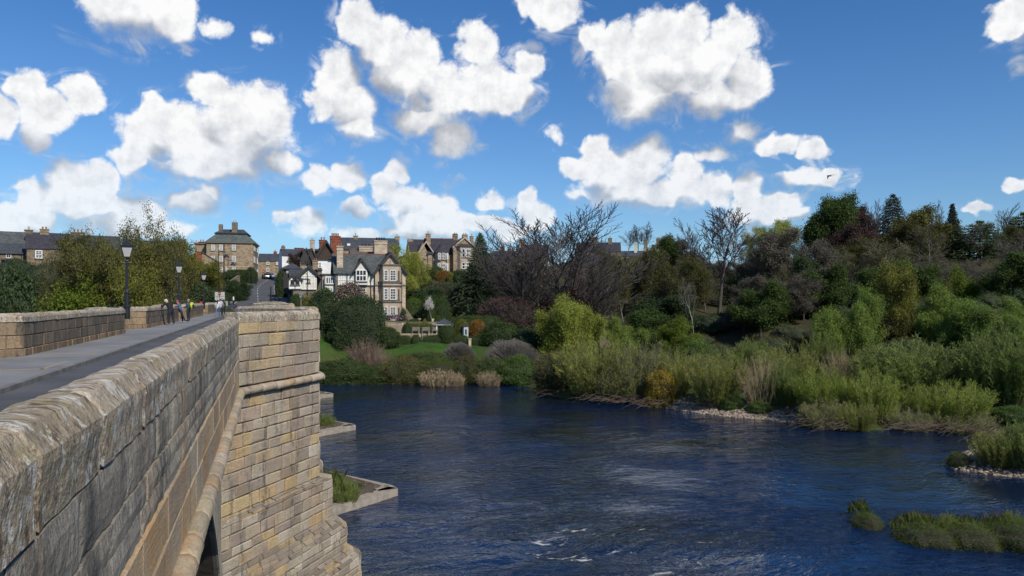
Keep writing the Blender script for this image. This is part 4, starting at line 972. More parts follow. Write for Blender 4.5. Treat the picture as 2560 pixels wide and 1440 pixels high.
h.gable_wall(x(705), x(706)+.1, 0, 8, -3, z(641, 707), z(624, 707, 4), 'x', M_render, 'gable_wall'); h.box('wall', M_render, x(707), x(764), .05, 8, -3, z(640, 735))
h.gable_roof(x(706), x(764), 0, 8, z(640, 735), z(625, 735, 4), 'x', .1, .16, M_slate)
h.chimney(x(708, 4), 4, .75, .9, z(630, 708), z(615, 708), M_grey, 2, M_pot, poth=.3); h.chimney(x(749, 4), 5, 2.0, 1.2, z(630, 749), z(618, 749), M_brick, 0, label='wide red tiled louvre stack')
h.window(x(717), x(719), z(654, 718), z(652, 718), .05, 1, 1, M_timd)
# ---- 9 houses at the left edge
h = House('slate_cottage', 'low stone cottage with mossy slate roofs and dark conservatory at the hedge', -60, 128, 66, 2, 690)
x, z = h.x, h.z
h.box('wall', M_brown, x(-60), x(65), 2.5, 9, -3, z(610, 30, 2.5)); h.gable_roof(x(-60), x(65), 2.5, 9, z(610, 30, 2.5), z(582, 30, 6), 'x', .1, .16, M_slate2)
h.box('front_wall', M_brown, x(-60), x(64.5), 0, 2.48, -3, z(634, 30)); m = MB(); m.prism([(x(-60), -.3, z(635, 30)), (x(-60), 2.6, z(609, 30, 2.5)), (x(-60), 2.6, z(607, 30, 2.5)), (x(-60), -.3, z(633, 30))], (x(65.5)-x(-60), 0, 0)); h.part(m, 'lean_to_roof', M_slate)
h.window(x(15), x(28), z(645, 20), z(635, 20), 0, 2, 1)
m = MB(); a, e = x(2, -1.5), x(50, -1.5); m.box(a, e, -1.6, -.02, z(651, 25, -1), z(647, 25, -1)); 
for pc in (3, 14, 26, 49): m.box(x(pc, -1.5)-.07, x(pc, -1.5)+.07, -1.6, -1.45, -1.5, z(651, 25, -1))
h.part(m, 'conservatory', M_timd); h.window(x(5, -.5), x(26, -.5), z(672, 15), z(655, 15), -.02, 3, 1, M_timw, .1, .12)
h.box('rooflight', M_glass, x(60), x(65), 3.0, 3.5, z(597, 62, 3.5), z(590, 62, 3.5)); h.pipe(x(53), 0, -2, z(634, 53))
h = House('long_slate_house', 'long brown stone house with plain purple slate roof and white sash window', 65, 126, 178, 0, 690)
x, z = h.x, h.z
h.box('wall', M_brown, x(65), x(178), 0, 8, -3, z(622, 120)); h.gable_roof(x(65), x(178), 0, 8, z(622, 120), z(585, 120, 4), 'x', .15, .16, M_slate3)
h.window(x(88), x(106), z(646, 97), z(626, 97), 0, 2, 4, None, .07, .14); h.window(x(161), x(172), z(640, 166), z(629, 166), 0, 2, 2); h.window(x(131), x(148), z(678, 140), z(667, 140), 0, 2, 1)
h.chimney(x(72, 4), 4, 1.2, 1, z(592, 72, 4), z(577, 72, 4), M_grey, 1, M_potc); h.chimney(x(111, 4), 4, 1.3, 1, z(592, 111, 4), z(575, 111, 4), M_tan, 2, M_pot, poth=.4)
h.pipe(x(66), 0, -2, z(622, 66))
h = House('hidden_terrace', 'dark slate roofed terrace half hidden behind the budding trees', 178, 133, 300, 0, 690)
x, z = h.x, h.z
h.box('wall', M_brown, x(178), x(300), 0, 8, -3, z(626, 220)); h.gable_roof(x(178), x(300), 0, 8, z(626, 220), z(591, 220, 4), 'x', .15, .16, M_slate)
h.chimney(x(195, 4), 4, 2.2, 1, z(597, 195, 4), z(583, 195, 4), M_grey, 3, M_pot)
h = House('slate_terrace', 'plain slate roofed terrace with stone gable chimney behind the yellow budding bushes', 350, 158, 466, 2, 690)
x, z = h.x, h.z
h.box('wall', M_brown, x(350), x(464), 0, 8, -3, z(632, 410)); h.gable_roof(x(350), x(464), 0, 8, z(632, 410), z(605, 410, 4), 'x', .15, .16, M_slate3)
h.chimney(x(459, 4), 4, .9, .9, z(612, 459, 4), z(600, 459, 4), M_grey, 1, M_pot)
# ---- 10 roofs beyond the big bare tree
h = House('low_ridge_house', 'dark roofed house with red brick stack just right of the conifer', 1233, 196, 1292, 0, 690)
x, z = h.x, h.z
h.box('wall', M_brown, x(1233), x(1290), 0, 8, -4, z(652, 1260)); h.gable_roof(x(1233), x(1290), 0, 8, z(652, 1260), z(629, 1260, 4), 'x', .1, .16, M_slate)
h.chimney(x(1256, 4), 4, 1.1, .9, z(632, 1256, 4), z(618, 1256, 4), M_brick, 2, M_pot); h.chimney(x(1273, 4), 4, .8, .9, z(632, 1273, 4), z(624, 1273, 4), M_brick, 1, M_pot)
h = House('square_stack_house', 'slate roofed house with square tan chimney seen through the bare branches', 1290, 205, 1372, 0, 690)
x, z = h.x, h.z
h.box('wall', M_brown, x(1290), x(1370), 0, 9, -4, z(642, 1330)); h.gable_roof(x(1290), x(1370), 0, 9, z(642, 1330), z(614, 1330, 4.5), 'x', .1, .16, M_slate3)
h.chimney(x(1305, 4), 4, 1.5, 1.1, z(622, 1305, 4), z(601, 1305, 4), M_tan, 1, M_potc, poth=.25); h.chimney(x(1340, 4), 4, 1.2, 1.1, z(620, 1340, 4), z(606, 1340, 4), M_grey, 2, M_pot)
h = House('dark_manor', 'long dark slate roofed house with two tall stacks between the bare trees', 1440, 212, 1556, 0, 690)
x, z = h.x, h.z
h.box('wall', M_grey, x(1440), x(1552), 0, 9, -4, z(630, 1500)); h.gable_roof(x(1440), x(1552), 0, 9, z(630, 1500), z(608, 1500, 4.5), 'x', .1, .16, M_slate3)
h.chimney(x(1486, 4), 4, 1.9, 1.2, z(612, 1486, 4), z(596, 1486, 4), M_grey, 3, M_pot, poth=.4); h.chimney(x(1525, 4), 4, 1.1, 1.0, z(612, 1525, 4), z(597, 1525, 4), M_grey, 1, M_pot)
h = House('low_slate_house', 'low slate roofed house beside the cream battlemented tower', 1546, 222, 1612, 0, 680)
x, z = h.x, h.z
h.box('wall', M_tan, x(1546), x(1612), 0, 8, -4, z(641, 1580)); h.gable_roof(x(1546), x(1612), 0, 8, z(641, 1580), z(629, 1580, 4), 'x', .1, .16, M_slate); h.chimney(x(1589, 3), 3, .9, .9, z(634, 1589, 3), z(608, 1589, 3), M_cream, 0)
h = House('battlemented_tower', 'cream rendered tower house with battlements and dark stacks on the wooded skyline', 1602, 228, 1664, 0, 690)
x, z = h.x, h.z
zt_ = z(627, 1630); h.box('wall', M_cream, x(1602), x(1662), 0, 8, -4, zt_)
m = MB(); xx = x(1602)
while xx < x(1662): m.box(xx, xx+.55, -.08, .3, zt_+.003, zt_+.75); xx += 1.0
h.part(m, 'battlement', M_cream); h.box('parapet_band', M_sill, x(1602)-.1, x(1662)+.1, -.12, -.003, zt_-.5, zt_-.25)
h.pyramid(x(1628), x(1664), 1.5, 7, zt_, z(611, 1646, 4), 0, M_slate, .1, 'roof', 2)
h.chimney(x(1614, 5), 5, 1.1, 1, zt_, z(601, 1614, 5), M_grey, 2, M_pot, poth=.4); h.chimney(x(1645, 5), 5, 1.2, 1, zt_, z(598, 1645, 5), M_brown, 3, M_pot, poth=.4)
for pc in (1618, 1642): h.window(x(pc), x(pc+6), z(655, pc), z(642, pc), 0, 2, 2)
h = House('stone_house_in_wood', 'tan stone house glimpsed behind the bare beech branches', 1440, 158, 1500, 0, 760)
x, z = h.x, h.z
h.box('wall', M_tan, x(1440), x(1500), 0, 8, -3, z(668, 1470)); h.gable_roof(x(1440), x(1500), 0, 8, z(668, 1470), z(640, 1470, 4), 'x', .1, .16, M_slate3)
for pc in (1448, 1474): h.window(x(pc), x(pc+9), z(712, pc), z(694, pc), 0, 2, 4)
# ------------------------------------------------------------------ roadway beyond the bridge, walls
L_, Rr_ = [], []
for k, ((px, py), Zd, w) in enumerate(RC):
    c = P(px, py, Zd); half = w/2*F/Zd
    L_.append(P(px-half, py, Zd)); Rr_.append(P(px+half, py, Zd))
L_[0].z = Rr_[0].z = DECK-.02
m = MB(); lift = .12
V = []; SEC = 9
def sm(pts):
    out = []
    for k in range(len(pts)-1):
        for q in range(SEC):
            t = q/SEC; p0 = pts[max(k-1,0)]; p1 = pts[k]; p2 = pts[k+1]; p3 = pts[min(k+2, len(pts)-1)]
            out.append(.5*((2*p1)+(-p0+p2)*t+(2*p0-5*p1+4*p2-p3)*t*t+(-p0+3*p1-3*p2+p3)*t**3))
    return out + [pts[-1]]
LS, RS = sm(L_), sm(Rr_)
def ribbon(name, mat, f0, f1, dz, thick=2.0, kind='structure', a=0, e=None):
    m = MB(); e = e or len(LS)
    for k in range(a, e-1):
        q = [LS[k].lerp(RS[k], f0), LS[k].lerp(RS[k], f1), LS[k+1].lerp(RS[k+1], f1), LS[k+1].lerp(RS[k+1], f0)]
        q = [Vector((p.x, p.y, p.z+dz)) for p in q]
        if thick: m.add(q+[p-Vector((0,0,thick)) for p in q], [(0,1,2,3),(4,5,1,0),(6,7,3,2)])
        else: m.add(q, [(0,1,2,3)])
    return tag(m.build(name, mat), kind=kind)
ribbon('road', M_asph, 0, 1, .10)
ribbon('pavement', M_pave, -.26, -.005, .20); ribbon('pavement', M_pave, 1.005, 1.22, .20)
m = MB()
for k in range(0, len(LS)-1):
    if k % 2 == 0:
        for f in (.5,):
            a, e = LS[k].lerp(RS[k], f), LS[k+1].lerp(RS[k+1], f); a, e = a.lerp(e, .1), a.lerp(e, .9); n_ = Vector((-(e-a).y, (e-a).x, 0)).normalized()*.07; dz = Vector((0,0,.106))
            m.add([a-n_+dz, e-n_+dz, e+n_+dz, a+n_+dz], [(0,1,2,3)])
for f in (.035, .965):
    for k in range(9, len(LS)-6):
        a, e = LS[k].lerp(RS[k], f), LS[k+1].lerp(RS[k+1], f); n_ = Vector((-(e-a).y, (e-a).x, 0)).normalized()*.05; dz = Vector((0,0,.106))
        m.add([a-n_+dz, e-n_+dz, e+n_+dz, a+n_+dz], [(0,1,2,3)])
tag(m.build('road_marking', M_white), kind='structure')
jn = MB(); c0 = P(560, 775, 117); jn.prism([(-26, 113, 9.0),(-.8, 113, 9.0),(LS[9].x, LS[9].y, 9.0),(-46, 146, 9.0),(-60, 140, 9.0)], (0,0,.62)); tag(jn.build('road_junction', M_asph), kind='structure')
def wall_run(name, label, pts, zt, th=.45, mat=None, zdown=3.0, cope=.12, cat='wall', copemat=None):
    """a free standing wall along points (x, y, base z); zt: height above the base at each point"""
    e0 = empty(name, pts[0], 0, label, cat); m = MB(); c = MB(); o = Vector(pts[0])
    for k in range(len(pts)-1):
        a, e = Vector(pts[k])-o, Vector(pts[k+1])-o; d = (e-a); d.z = 0; d.normalize(); n_ = Vector((-d.y, d.x, 0))*th*.5
        ha, he = (zt[k], zt[k+1]) if hasattr(zt, '__len__') else (zt, zt)
        for mb, t0, t1, g in ((m, -zdown, 0, 1), (c, .003, cope, 1.16)):
            lo = [a-n_*g, e-n_*g, e+n_*g, a+n_*g]; bz = [0, 0, 0, 0] if mb is m else [ha, he, he, ha]
            B = [p+Vector((0,0,(t0 if mb is m else bz[i]+t0))) for i, p in enumerate(lo)]; hz = [ha, he, he, ha]
            T = [p+Vector((0,0,hz[i]+(0 if mb is m else t1))) for i, p in enumerate(lo)]
            mb.add(B+T, [(3,2,1,0),(4,5,6,7),(0,1,5,4),(1,2,6,5),(2,3,7,6),(3,0,4,7)])
    m.build('masonry', mat or M_grey, e0); c.build('coping', copemat or M_sill, e0); return e0
# retaining walls either side of the climbing road
lw = [LS[k].lerp(RS[k], -.30) for k in (20, 26, 32, 38, 44, 50)]
wall_run('retaining_wall', 'tan stone retaining wall below the mansard house hedge along the left of the road', [tuple(p) for p in lw], [1.0,1.5,1.9,2.3,2.0,1.4], .5, M_tan)
rw = [LS[k].lerp(RS[k], 1.26) for k in (10, 16, 22, 28, 36, 44)]
wall_run('retaining_wall', 'tall dark stone wall with ivy along the right of the climbing road', [tuple(p) for p in rw], [1.6,2.4,3.4,3.6,3.0,2.4], .5, M_grey)
wall_run('garden_wall', 'dark stone wall with gate pier beside the river steps at the bridge end', [tuple(P(800,800,112)), tuple(P(808,800,112.5)), tuple(P(812,800,118))], [2.2,2.2,2.4], .5, M_grey)
g_ = empty('gate_pier', P(806, 815, 110.5), 0, 'square stone gate pier at the head of the dark river steps', 'gate pier')
m = MB(); m.box(-.35,.35,-.35,.35,-1.5,2.9); m.build('shaft', M_grey, g_); m = MB(); m.box(-.45,.45,-.45,.45,2.903,3.1); m.build('cap', M_sill, g_)
st = empty('river_steps', P(818, 850, 107), 0, 'dark stone steps going down from the bridge end to the lawn', 'steps')
m = MB()
for k in range(18):
    q0 = G(842-k*1.9, 107.2+k*.36, .12); m.box(q0.x-st.location.x-.75, q0.x-st.location.x+.75, q0.y-st.location.y-.3, q0.y-st.location.y+.35, q0.z-st.location.z-1.2, q0.z-st.location.z)
m.build('treads', M_dark, st)
w_ = [P(958, 822, 113.4), P(1006, 826, 112.6)]; wall_run('garden_wall', 'pale rubble wall holding up the villa lawn', [tuple(p) for p in w_] , [1.25,1.2], .5, M_buff)
w_ = [P(1006, 826, 113.2), P(1100, 826, 113.0)]; wall_run('garden_wall', 'garden wall hidden by variegated creeper behind the benches', [tuple(p) for p in w_] , [1.2,1.2], .4, M_buff)
w_ = [P(1500, 846, 121), P(1640, 848, 119)]; wall_run('boundary_wall', 'grey stone boundary wall glimpsed beneath the riverside trees', [tuple(p) for p in w_], [1.5,1.5], .5, M_grey)
w_ = [P(2400, 828, 112), P(2570, 832, 108)]; wall_run('boundary_wall', 'pale stone field wall among the bright green trees on the far right', [tuple(p) for p in w_], [.8,.8], .5, M_tan)
# ------------------------------------------------------------------ trees and shrubs
def leaf_mat(name, c1, c2, trans=.36, rough=.6):
    m, nt, b = new_mat(name); t = nt.attr('tint')
    oi = nt.new('ShaderNodeObjectInfo'); f = nt.math('ADD', nt.math('MULTIPLY', nt.noise(nt.coord(), 5, 2, .6), .8), nt.math('MULTIPLY', oi.outputs['Random'], .4))
    c = nt.mix(nt.maprange(f, .3, .8), c1, c2); c = nt.mix(1.0, c, t, 'MULTIPLY')
    nt.put(b.inputs['Base Color'], c); b.inputs['Roughness'].default_value = rough; b.inputs['Specular IOR Level'].default_value = .2
    tr = nt.new('ShaderNodeBsdfTranslucent'); nt.l.new(c, tr.inputs[0]); ms = nt.new('ShaderNodeMixShader'); ms.inputs[0].default_value = trans
    nt.l.new(b.outputs[0], ms.inputs[1]); nt.l.new(tr.outputs[0], ms.inputs[2]); nt.l.new(ms.outputs[0], nt.t.nodes['Material Output'].inputs[0])
    return m
B_grey = simple('grey_bark', (.185,.172,.162), (.105,.098,.092), .95, 3, bmp=.4)
B_dark = simple('dark_bark', (.070,.061,.053), (.042,.036,.032), .95, 3)
B_pale = simple('pale_bark', (.26,.25,.21), (.15,.145,.125), .9, 3)
B_brown = simple('brown_twig', (.145,.125,.115), (.090,.078,.072), .95, 2)
B_beech = simple('beech_twig', (.090,.076,.072), (.055,.047,.045), .95, 2)
B_purple = simple('purple_twig', (.085,.058,.056), (.052,.036,.036), .95, 2)
B_will = simple('willow_twig', (.17,.165,.075), (.11,.10,.05), .9, 2)
B_straw = simple('dead_stem', (.36,.28,.17), (.22,.17,.10), .9, 2)
B_pink = simple('dead_pink_stem', (.26,.185,.14), (.16,.115,.09), .9, 2)
L_bud = leaf_mat('olive_bud_leaf', (.098,.102,.030), (.145,.140,.038))
L_yel = leaf_mat('yellow_green_leaf', (.150,.158,.028), (.215,.210,.038))
L_lime = leaf_mat('lime_leaf', (.095,.145,.016), (.15,.195,.024))
L_green = leaf_mat('fresh_green_leaf', (.075,.135,.024), (.120,.180,.034))
L_mid = leaf_mat('mid_green_leaf', (.048,.085,.020), (.080,.118,.028))
L_dark = leaf_mat('dark_green_leaf', (.030,.052,.019), (.046,.072,.025), .12)
L_con = leaf_mat('conifer_needle', (.022,.038,.021), (.035,.055,.026), .06)
L_oliv = leaf_mat('olive_leaf', (.090,.094,.028), (.130,.126,.036))
L_will = leaf_mat('willow_leaf', (.250,.285,.050), (.330,.350,.070))
L_willg = leaf_mat('green_willow_leaf', (.150,.225,.042), (.215,.280,.060))
L_gold = leaf_mat('golden_leaf', (.32,.23,.015), (.42,.30,.02))
L_oran = leaf_mat('orange_leaf', (.22,.10,.015), (.27,.15,.02))
L_cop = leaf_mat('copper_leaf', (.075,.048,.040), (.105,.066,.052))
L_brown = leaf_mat('brown_leaf', (.105,.092,.070), (.140,.122,.090))
L_pink = leaf_mat('pink_blossom', (.42,.22,.24), (.58,.38,.38))
L_white = leaf_mat('white_blossom', (.66,.60,.55), (.74,.70,.66))
L_grass = leaf_mat('grass_blade', (.05,.09,.016), (.10,.13,.03))
def rquads(rng, C, a, b, flat=None, along=None):
    """leaf quads round the centres C: half length a, half width b; normals may lean to 'flat', long axis to 'along'"""
    n = len(C); d = rng.normal(size=(n, 3)); d /= np.linalg.norm(d, axis=1)[:, None] + 1e-9
    if along is not None: d = along + d*.45; d /= np.linalg.norm(d, axis=1)[:, None] + 1e-9
    e = rng.normal(size=(n, 3))
    if flat is not None:
        nn = flat + e*.75; e = np.cross(nn, d)
    else: e = np.cross(d, e)
    e /= np.linalg.norm(e, axis=1)[:, None] + 1e-9
    a = np.asarray(a)*np.ones(n); b = np.asarray(b)*np.ones(n)
    A = d*a[:, None]; B = e*b[:, None]
    V = np.stack([C-A, C+B-.1*A, C+A, C-B-.1*A], 1).reshape(-1, 3)
    return V, np.arange(4*n).reshape(n, 4)
def tubes(P0, P1, R0, R1, sides=3):
    P0, P1 = np.asarray(P0), np.asarray(P1); n = len(P0); d = P1-P0; d /= np.linalg.norm(d, axis=1)[:, None] + 1e-9
    ref = np.where(np.abs(d[:, 2:3]) < .9, np.array([[0, 0, 1.0]]), np.array([[1.0, 0, 0]])); a = np.cross(d, ref); a /= np.linalg.norm(a, axis=1)[:, None] + 1e-9; b = np.cross(d, a)
    V = np.zeros((n, 2, sides, 3)); 
    for k in range(sides):
        t = 2*math.pi*k/sides; w = a*math.cos(t) + b*math.sin(t)
        V[:, 0, k] = P0 + w*np.asarray(R0)[:, None]; V[:, 1, k] = P1 + w*np.asarray(R1)[:, None]
    base = (np.arange(n)*2*sides)[:, None]; Fq = np.concatenate([np.concatenate([base+k, base+(k+1) % sides, base+sides+(k+1) % sides, base+sides+k], 1) for k in range(sides)])
    return V.reshape(-1, 3), Fq
def rotv(d, ang, az):
    a = d.orthogonal().normalized(); b = d.cross(a); return (d*math.cos(ang) + (a*math.cos(az) + b*math.sin(az))*math.sin(ang)).normalized()
def grow(seed, trunk=.3, stems=1, levels=(9, 7, 6), angles=(50, 42, 38), ratio=(.62, .5, .45), up=(.10, .12, .08), wig=(.12, .16, .2), r0=.022, lean=0.0, droop=0.0, base_spread=.1, start=(.3, .25, .2), topheavy=0.0):
    """branching skeleton of height about 1; returns segments (p, q, r0, r1, level) and tips"""
    rnd = random.Random(seed); segs = []; tips = []
    nseg = (7, 5, 4, 3)
    def br(p, d, L, r, lev):
        k = nseg[lev]; pts = [(p.copy(), d.copy(), r)]
        for i in range(k):
            d = d + Vector((rnd.gauss(0, 1), rnd.gauss(0, 1), rnd.gauss(0, 1)))*wig[min(lev, 2)]*.6 + Vector((0, 0, up[min(lev, 2)] - (droop*(i/k)*lev if lev else 0)))
            d.normalize(); q = p + d*(L/k); r2 = max(r*(1-.72*(i+1)/k)/(1-.72*i/k), .0012); segs.append((p, q, r*(1 if i == 0 else 1), r2, lev)); p = q; r = r2; pts.append((p.copy(), d.copy(), r))
        if lev < len(levels):
            n = levels[lev]; s0 = start[lev]
            for j in range(n):
                t = s0 + (1-s0)*((j+rnd.random())/n)**(1/(1+topheavy) if lev == 0 else 1); f = t*k; i = min(int(f), k-1); q = pts[i][0].lerp(pts[i+1][0], f-i); dd = pts[i][1]
                ang = R(angles[lev])*rnd.uniform(.6, 1.25); az = j*2.4 + rnd.uniform(-.6, .6)
                l2 = L*ratio[lev]*rnd.uniform(.75, 1.2)*(1-.45*t if lev == 0 else 1-.3*t)
                br(q, rotv(dd, ang, az), l2, pts[i+1][2]*(.42 if lev == 0 else .6), lev+1)
            tips.append((p, d, lev))
        else: tips.append((p, d, lev)); tips.append((pts[k//2][0], pts[k//2][1], lev)); tips.append((pts[k-1][0], pts[k-1][1], lev))
    for s in range(stems):
        a = 2*math.pi*s/stems + rnd.uniform(-.4, .4); d = Vector((math.cos(a)*base_spread*(stems > 1) + lean, math.sin(a)*base_spread*(stems > 1), 1)).normalized()
        br(Vector((math.cos(a)*.02*(stems > 1), math.sin(a)*.02*(stems > 1), 0)), d, .8 if stems == 1 else rnd.uniform(.55, .8), r0/(stems**.35), 0)
    return segs, tips
PROTO = {}
def finish(key, tr, cr, mats_t, mats_c):
    """scale to height 1 and width 1, build the two meshes"""
    allv = np.concatenate([x[0] for x in (tr, cr) if x is not None]); h = np.percentile(allv[:, 2], 99.85); w = 2*np.percentile(np.hypot(allv[:, 0], allv[:, 1]), 93)
    s = np.array([1/w, 1/w, 1/h]); out = []
    for nm, x, mt in (('trunk', tr, mats_t), ('crown', cr, mats_c)):
        out.append(None if x is None else np_mesh(key + '-' + nm, x[0]*s, x[1], mt, x[2], x[3]))
    PROTO[key] = out
def tree_proto(key, seed, bark, twig, leaf, leaves=0, lsize=.012, clump=.03, minr=1.0, tint=(.6, 1.35), lw=.5, sides=5, leaf_lev=2, floor=.0022, **kw):
    if leaves >= 1: leaves = int(leaves*2.7); lsize *= .60; clump *= 1.3
    segs, tips = grow(seed, **kw); rng = np.random.default_rng(seed)
    a = [s for s in segs if s[4] <= 1]; b = [s for s in segs if s[4] > 1]
    V, Q = tubes([s[0] for s in a], [s[1] for s in a], [s[2]*minr for s in a], [s[3]*minr for s in a], sides); tr = (V, Q, np.zeros(len(Q)), np.ones(len(Q)))
    V2, Q2 = tubes([s[0] for s in b], [s[1] for s in b], [max(s[2], floor)*minr for s in b], [max(s[3], floor*.8)*minr for s in b], 3)
    mi = np.zeros(len(Q2)); ti = np.ones(len(Q2))
    if leaves:
        T = np.array([tuple(t[0]) for t in tips if t[2] >= leaf_lev]); T = T[rng.random(len(T)) < min(1, leaves)] if leaves < 1 else np.repeat(T, int(leaves), 0)
        ct = rng.uniform(*tint, size=len(T)); C = T + rng.normal(size=T.shape)*clump
        cl = np.array([ns(p[0]*6, p[1]*6, p[2]*6) for p in T])*.35; ct = ct*(1+cl)
        Vl, Ql = rquads(rng, C, lsize*rng.uniform(.7, 1.3, len(T)), lsize*lw); Q2 = np.concatenate([Q2, Ql+len(V2)]); V2 = np.concatenate([V2, Vl]); mi = np.concatenate([mi, np.ones(len(Ql))]); ti = np.concatenate([ti, ct])
    finish(key, tr, (V2, Q2, mi, ti), [bark], [twig, leaf or twig])
def conifer_proto(key, seed, leaf, bark, taper=.85, whorls=30, per=11, droop=.35, irregular=.15, dens=5, top=.02, belly=.0):
    dens *= 2
    rnd = random.Random(seed); rng = np.random.default_rng(seed); C = []; D = []; S = []; segs = []
    for w in range(whorls):
        t = w/(whorls-1); z = .05 + .93*t; rr = .5*((1-t)**taper)*(1-belly*max(0, .25-t)*4) + top
        for k in range(per):
            a = 2*math.pi*(k + rnd.random())/per; L = rr*rnd.uniform(1-irregular*2, 1+irregular); d = Vector((math.cos(a), math.sin(a), -droop*rnd.uniform(.6, 1.2)))
            segs.append(((0, 0, z), tuple(Vector((0, 0, z)) + d*L), .006, .002))
            for j in range(dens):
                f = .25 + .78*(j+rnd.random())/dens; p = Vector((0, 0, z)) + d*(L*f); p.z += .02*f
                C.append((p.x + rnd.gauss(0, .018), p.y + rnd.gauss(0, .018), p.z + rnd.gauss(0, .012))); D.append((d.x, d.y, d.z-.25)); S.append(.024*rnd.uniform(.7, 1.3)*(.55+.6*(1-t)))
    C, D, S = np.array(C), np.array(D), np.array(S); V, Q = rquads(rng, C, S, S*.42, np.tile([0, 0, 1.0], (len(C), 1)), D)
    sg = segs; V3, Q3 = tubes([s[0] for s in sg], [s[1] for s in sg], [s[2] for s in sg], [s[3] for s in sg], 3)
    ct = rng.uniform(.6, 1.4, len(Q)); Vt, Qt = tubes([(0,0,0),(0,0,.5)], [(0,0,.5),(0,0,.98)], [.022,.013], [.013,.003], 6)
    finish(key, (Vt, Qt, np.zeros(len(Qt)), np.ones(len(Qt))), (np.concatenate([V, V3]), np.concatenate([Q, Q3+len(V)]), np.concatenate([np.zeros(len(Q)), np.ones(len(Q3))]), np.concatenate([ct, np.ones(len(Q3))])), [bark], [leaf, bark])
def willow_proto(key, seed, twig, leaf, stems=70, side=7, spread=.9, lean=(0, 0), curve=.35, leaf_n=5, lsize=.022, base=.16, inner=.35, flat=1.0):
    """a thicket of thin shoots fanning up from the ground"""
    leaf_n = int(leaf_n*1.7+.5); lsize *= .72
    rnd = random.Random(seed); rng = np.random.default_rng(seed); P0, P1, R0, R1, C, D = [], [], [], [], [], []
    for s in range(stems):
        a = rnd.uniform(0, 2*math.pi); r = math.sqrt(rnd.random()); p = Vector((math.cos(a)*r*base, math.sin(a)*r*base, 0)); out = r*spread*rnd.uniform(.6, 1.15)
        d = Vector((math.cos(a)*out + lean[0], math.sin(a)*out + lean[1], 1.0)).normalized(); L = rnd.uniform(.62, 1.0)*(1-.22*r*flat); k = 6; rad = .006
        for i in range(k):
            d = (d + Vector((rnd.gauss(0, .07), rnd.gauss(0, .07), curve*.16))).normalized(); q = p + d*L/k
            P0.append(tuple(p)); P1.append(tuple(q)); R0.append(rad); R1.append(rad*.78); rad *= .78
            if i >= 1:
                for j in range(side):
                    t = rnd.random(); o = p.lerp(q, t); e = rotv(d, R(rnd.uniform(16, 42)), rnd.uniform(0, 6.28)); l = L*rnd.uniform(.08, .2); e2 = o + e*l
                    P0.append(tuple(o)); P1.append(tuple(e2)); R0.append(.0022); R1.append(.001)
                    for m_ in range(leaf_n):
                        u = rnd.uniform(.25, 1.05); C.append(tuple(o + e*l*u)); D.append(tuple(e))
            p = q
    V, Q = tubes(P0, P1, R0, R1, 3); C, D = np.array(C)+rng.normal(size=(len(C), 3))*.008, np.array(D)
    cl = np.array([ns(c[0]*5, c[1]*5, c[2]*5) for c in C])*.4
    Vl, Ql = rquads(rng, C, lsize*rng.uniform(.6, 1.3, len(C)), lsize*.22, None, D)
    PROTO[key] = None; allv = np.concatenate([V, Vl]); h = np.percentile(allv[:, 2], 99.7); w = 2*np.percentile(np.hypot(allv[:, 0], allv[:, 1]), 97); s = np.array([1/w, 1/w, 1/h])
    PROTO[key] = [np_mesh(key+'-stem_clump', V*s, Q, [twig], None, np.ones(len(Q))), np_mesh(key+'-foliage', Vl*s, Ql, [leaf], None, rng.uniform(.65, 1.35, len(Ql))*(1+cl))]
def dome_proto(key, seed, leaf, core, n=6000, lsize=.035, power=2.2, lump=.12, lw=.55, flatten=.15, extra=None, extra_n=0, twig=None, twigs=0, rough=.03, under=.0):
    """clipped or rounded shrub: leaves on a lumpy shell over a dark core"""
    n = int(n*2.3); extra_n = int(extra_n*2.3); lsize *= .64
    rng = np.random.default_rng(seed); d = rng.normal(size=(n+extra_n, 3)); d /= np.linalg.norm(d, axis=1)[:, None]; d[:, 2] = np.where(d[:, 2] < -.8, -d[:, 2], d[:, 2])
    def shell(d, k=1.0):
        r = (np.abs(d)**power).sum(1)**(-1/power); l = np.array([ns(p[0]*2.3+seed, p[1]*2.3, p[2]*2.3) + .5*ns(p[0]*5.5, p[1]*5.5+seed, p[2]*5.5) for p in d]); r = r*(1 + lump*l)*k
        p = d*r[:, None]*.5; p[:, 2] = (p[:, 2]+.5*(1-flatten)) ; return p, l
    Pp, l = shell(d); Pp += rng.normal(size=Pp.shape)*rough - d*rng.random((len(d), 1))*.07; Pp[:, 2] = np.maximum(Pp[:, 2], .005)
    top = np.percentile(Pp[:, 2], 99.5); Pp[:, 2] /= top
    V, Q = rquads(rng, Pp, lsize*rng.uniform(.6, 1.3, len(Pp)), lsize*lw, d*.9); ti = rng.uniform(.6, 1.35, len(Q))*(1+.3*l); mi = np.zeros(len(Q)); mi[n:] = 1
    bm = bmesh.new(); bmesh.ops.create_icosphere(bm, subdivisions=4, radius=1); cd = np.array([tuple(v.co.normalized()) for v in bm.verts]); fs = np.array([[v.index for v in f.verts] for f in bm.faces]); bm.free()
    cp, _ = shell(cd, .86); cp[:, 2] = np.maximum(cp[:, 2], -.05)/top; PROTO[key] = [np_mesh(key+'-shade_core', cp, fs, [core], None, np.ones(len(fs)))]
    mats = [leaf, extra or leaf]
    if twigs:
        t = d[:twigs]; p1, _ = shell(t, 1.06); p1[:, 2] /= top; V3, Q3 = tubes(p1*.55+np.array([0,0,.05]), p1, np.full(len(t), .006), np.full(len(t), .002), 3); Q = np.concatenate([Q, Q3+len(V)]); V = np.concatenate([V, V3]); ti = np.concatenate([ti, np.ones(len(Q3))]); mi = np.concatenate([mi, np.full(len(Q3), 2)]); mats.append(twig)
    PROTO[key].append(np_mesh(key+'-foliage', V, Q, mats, mi, ti))
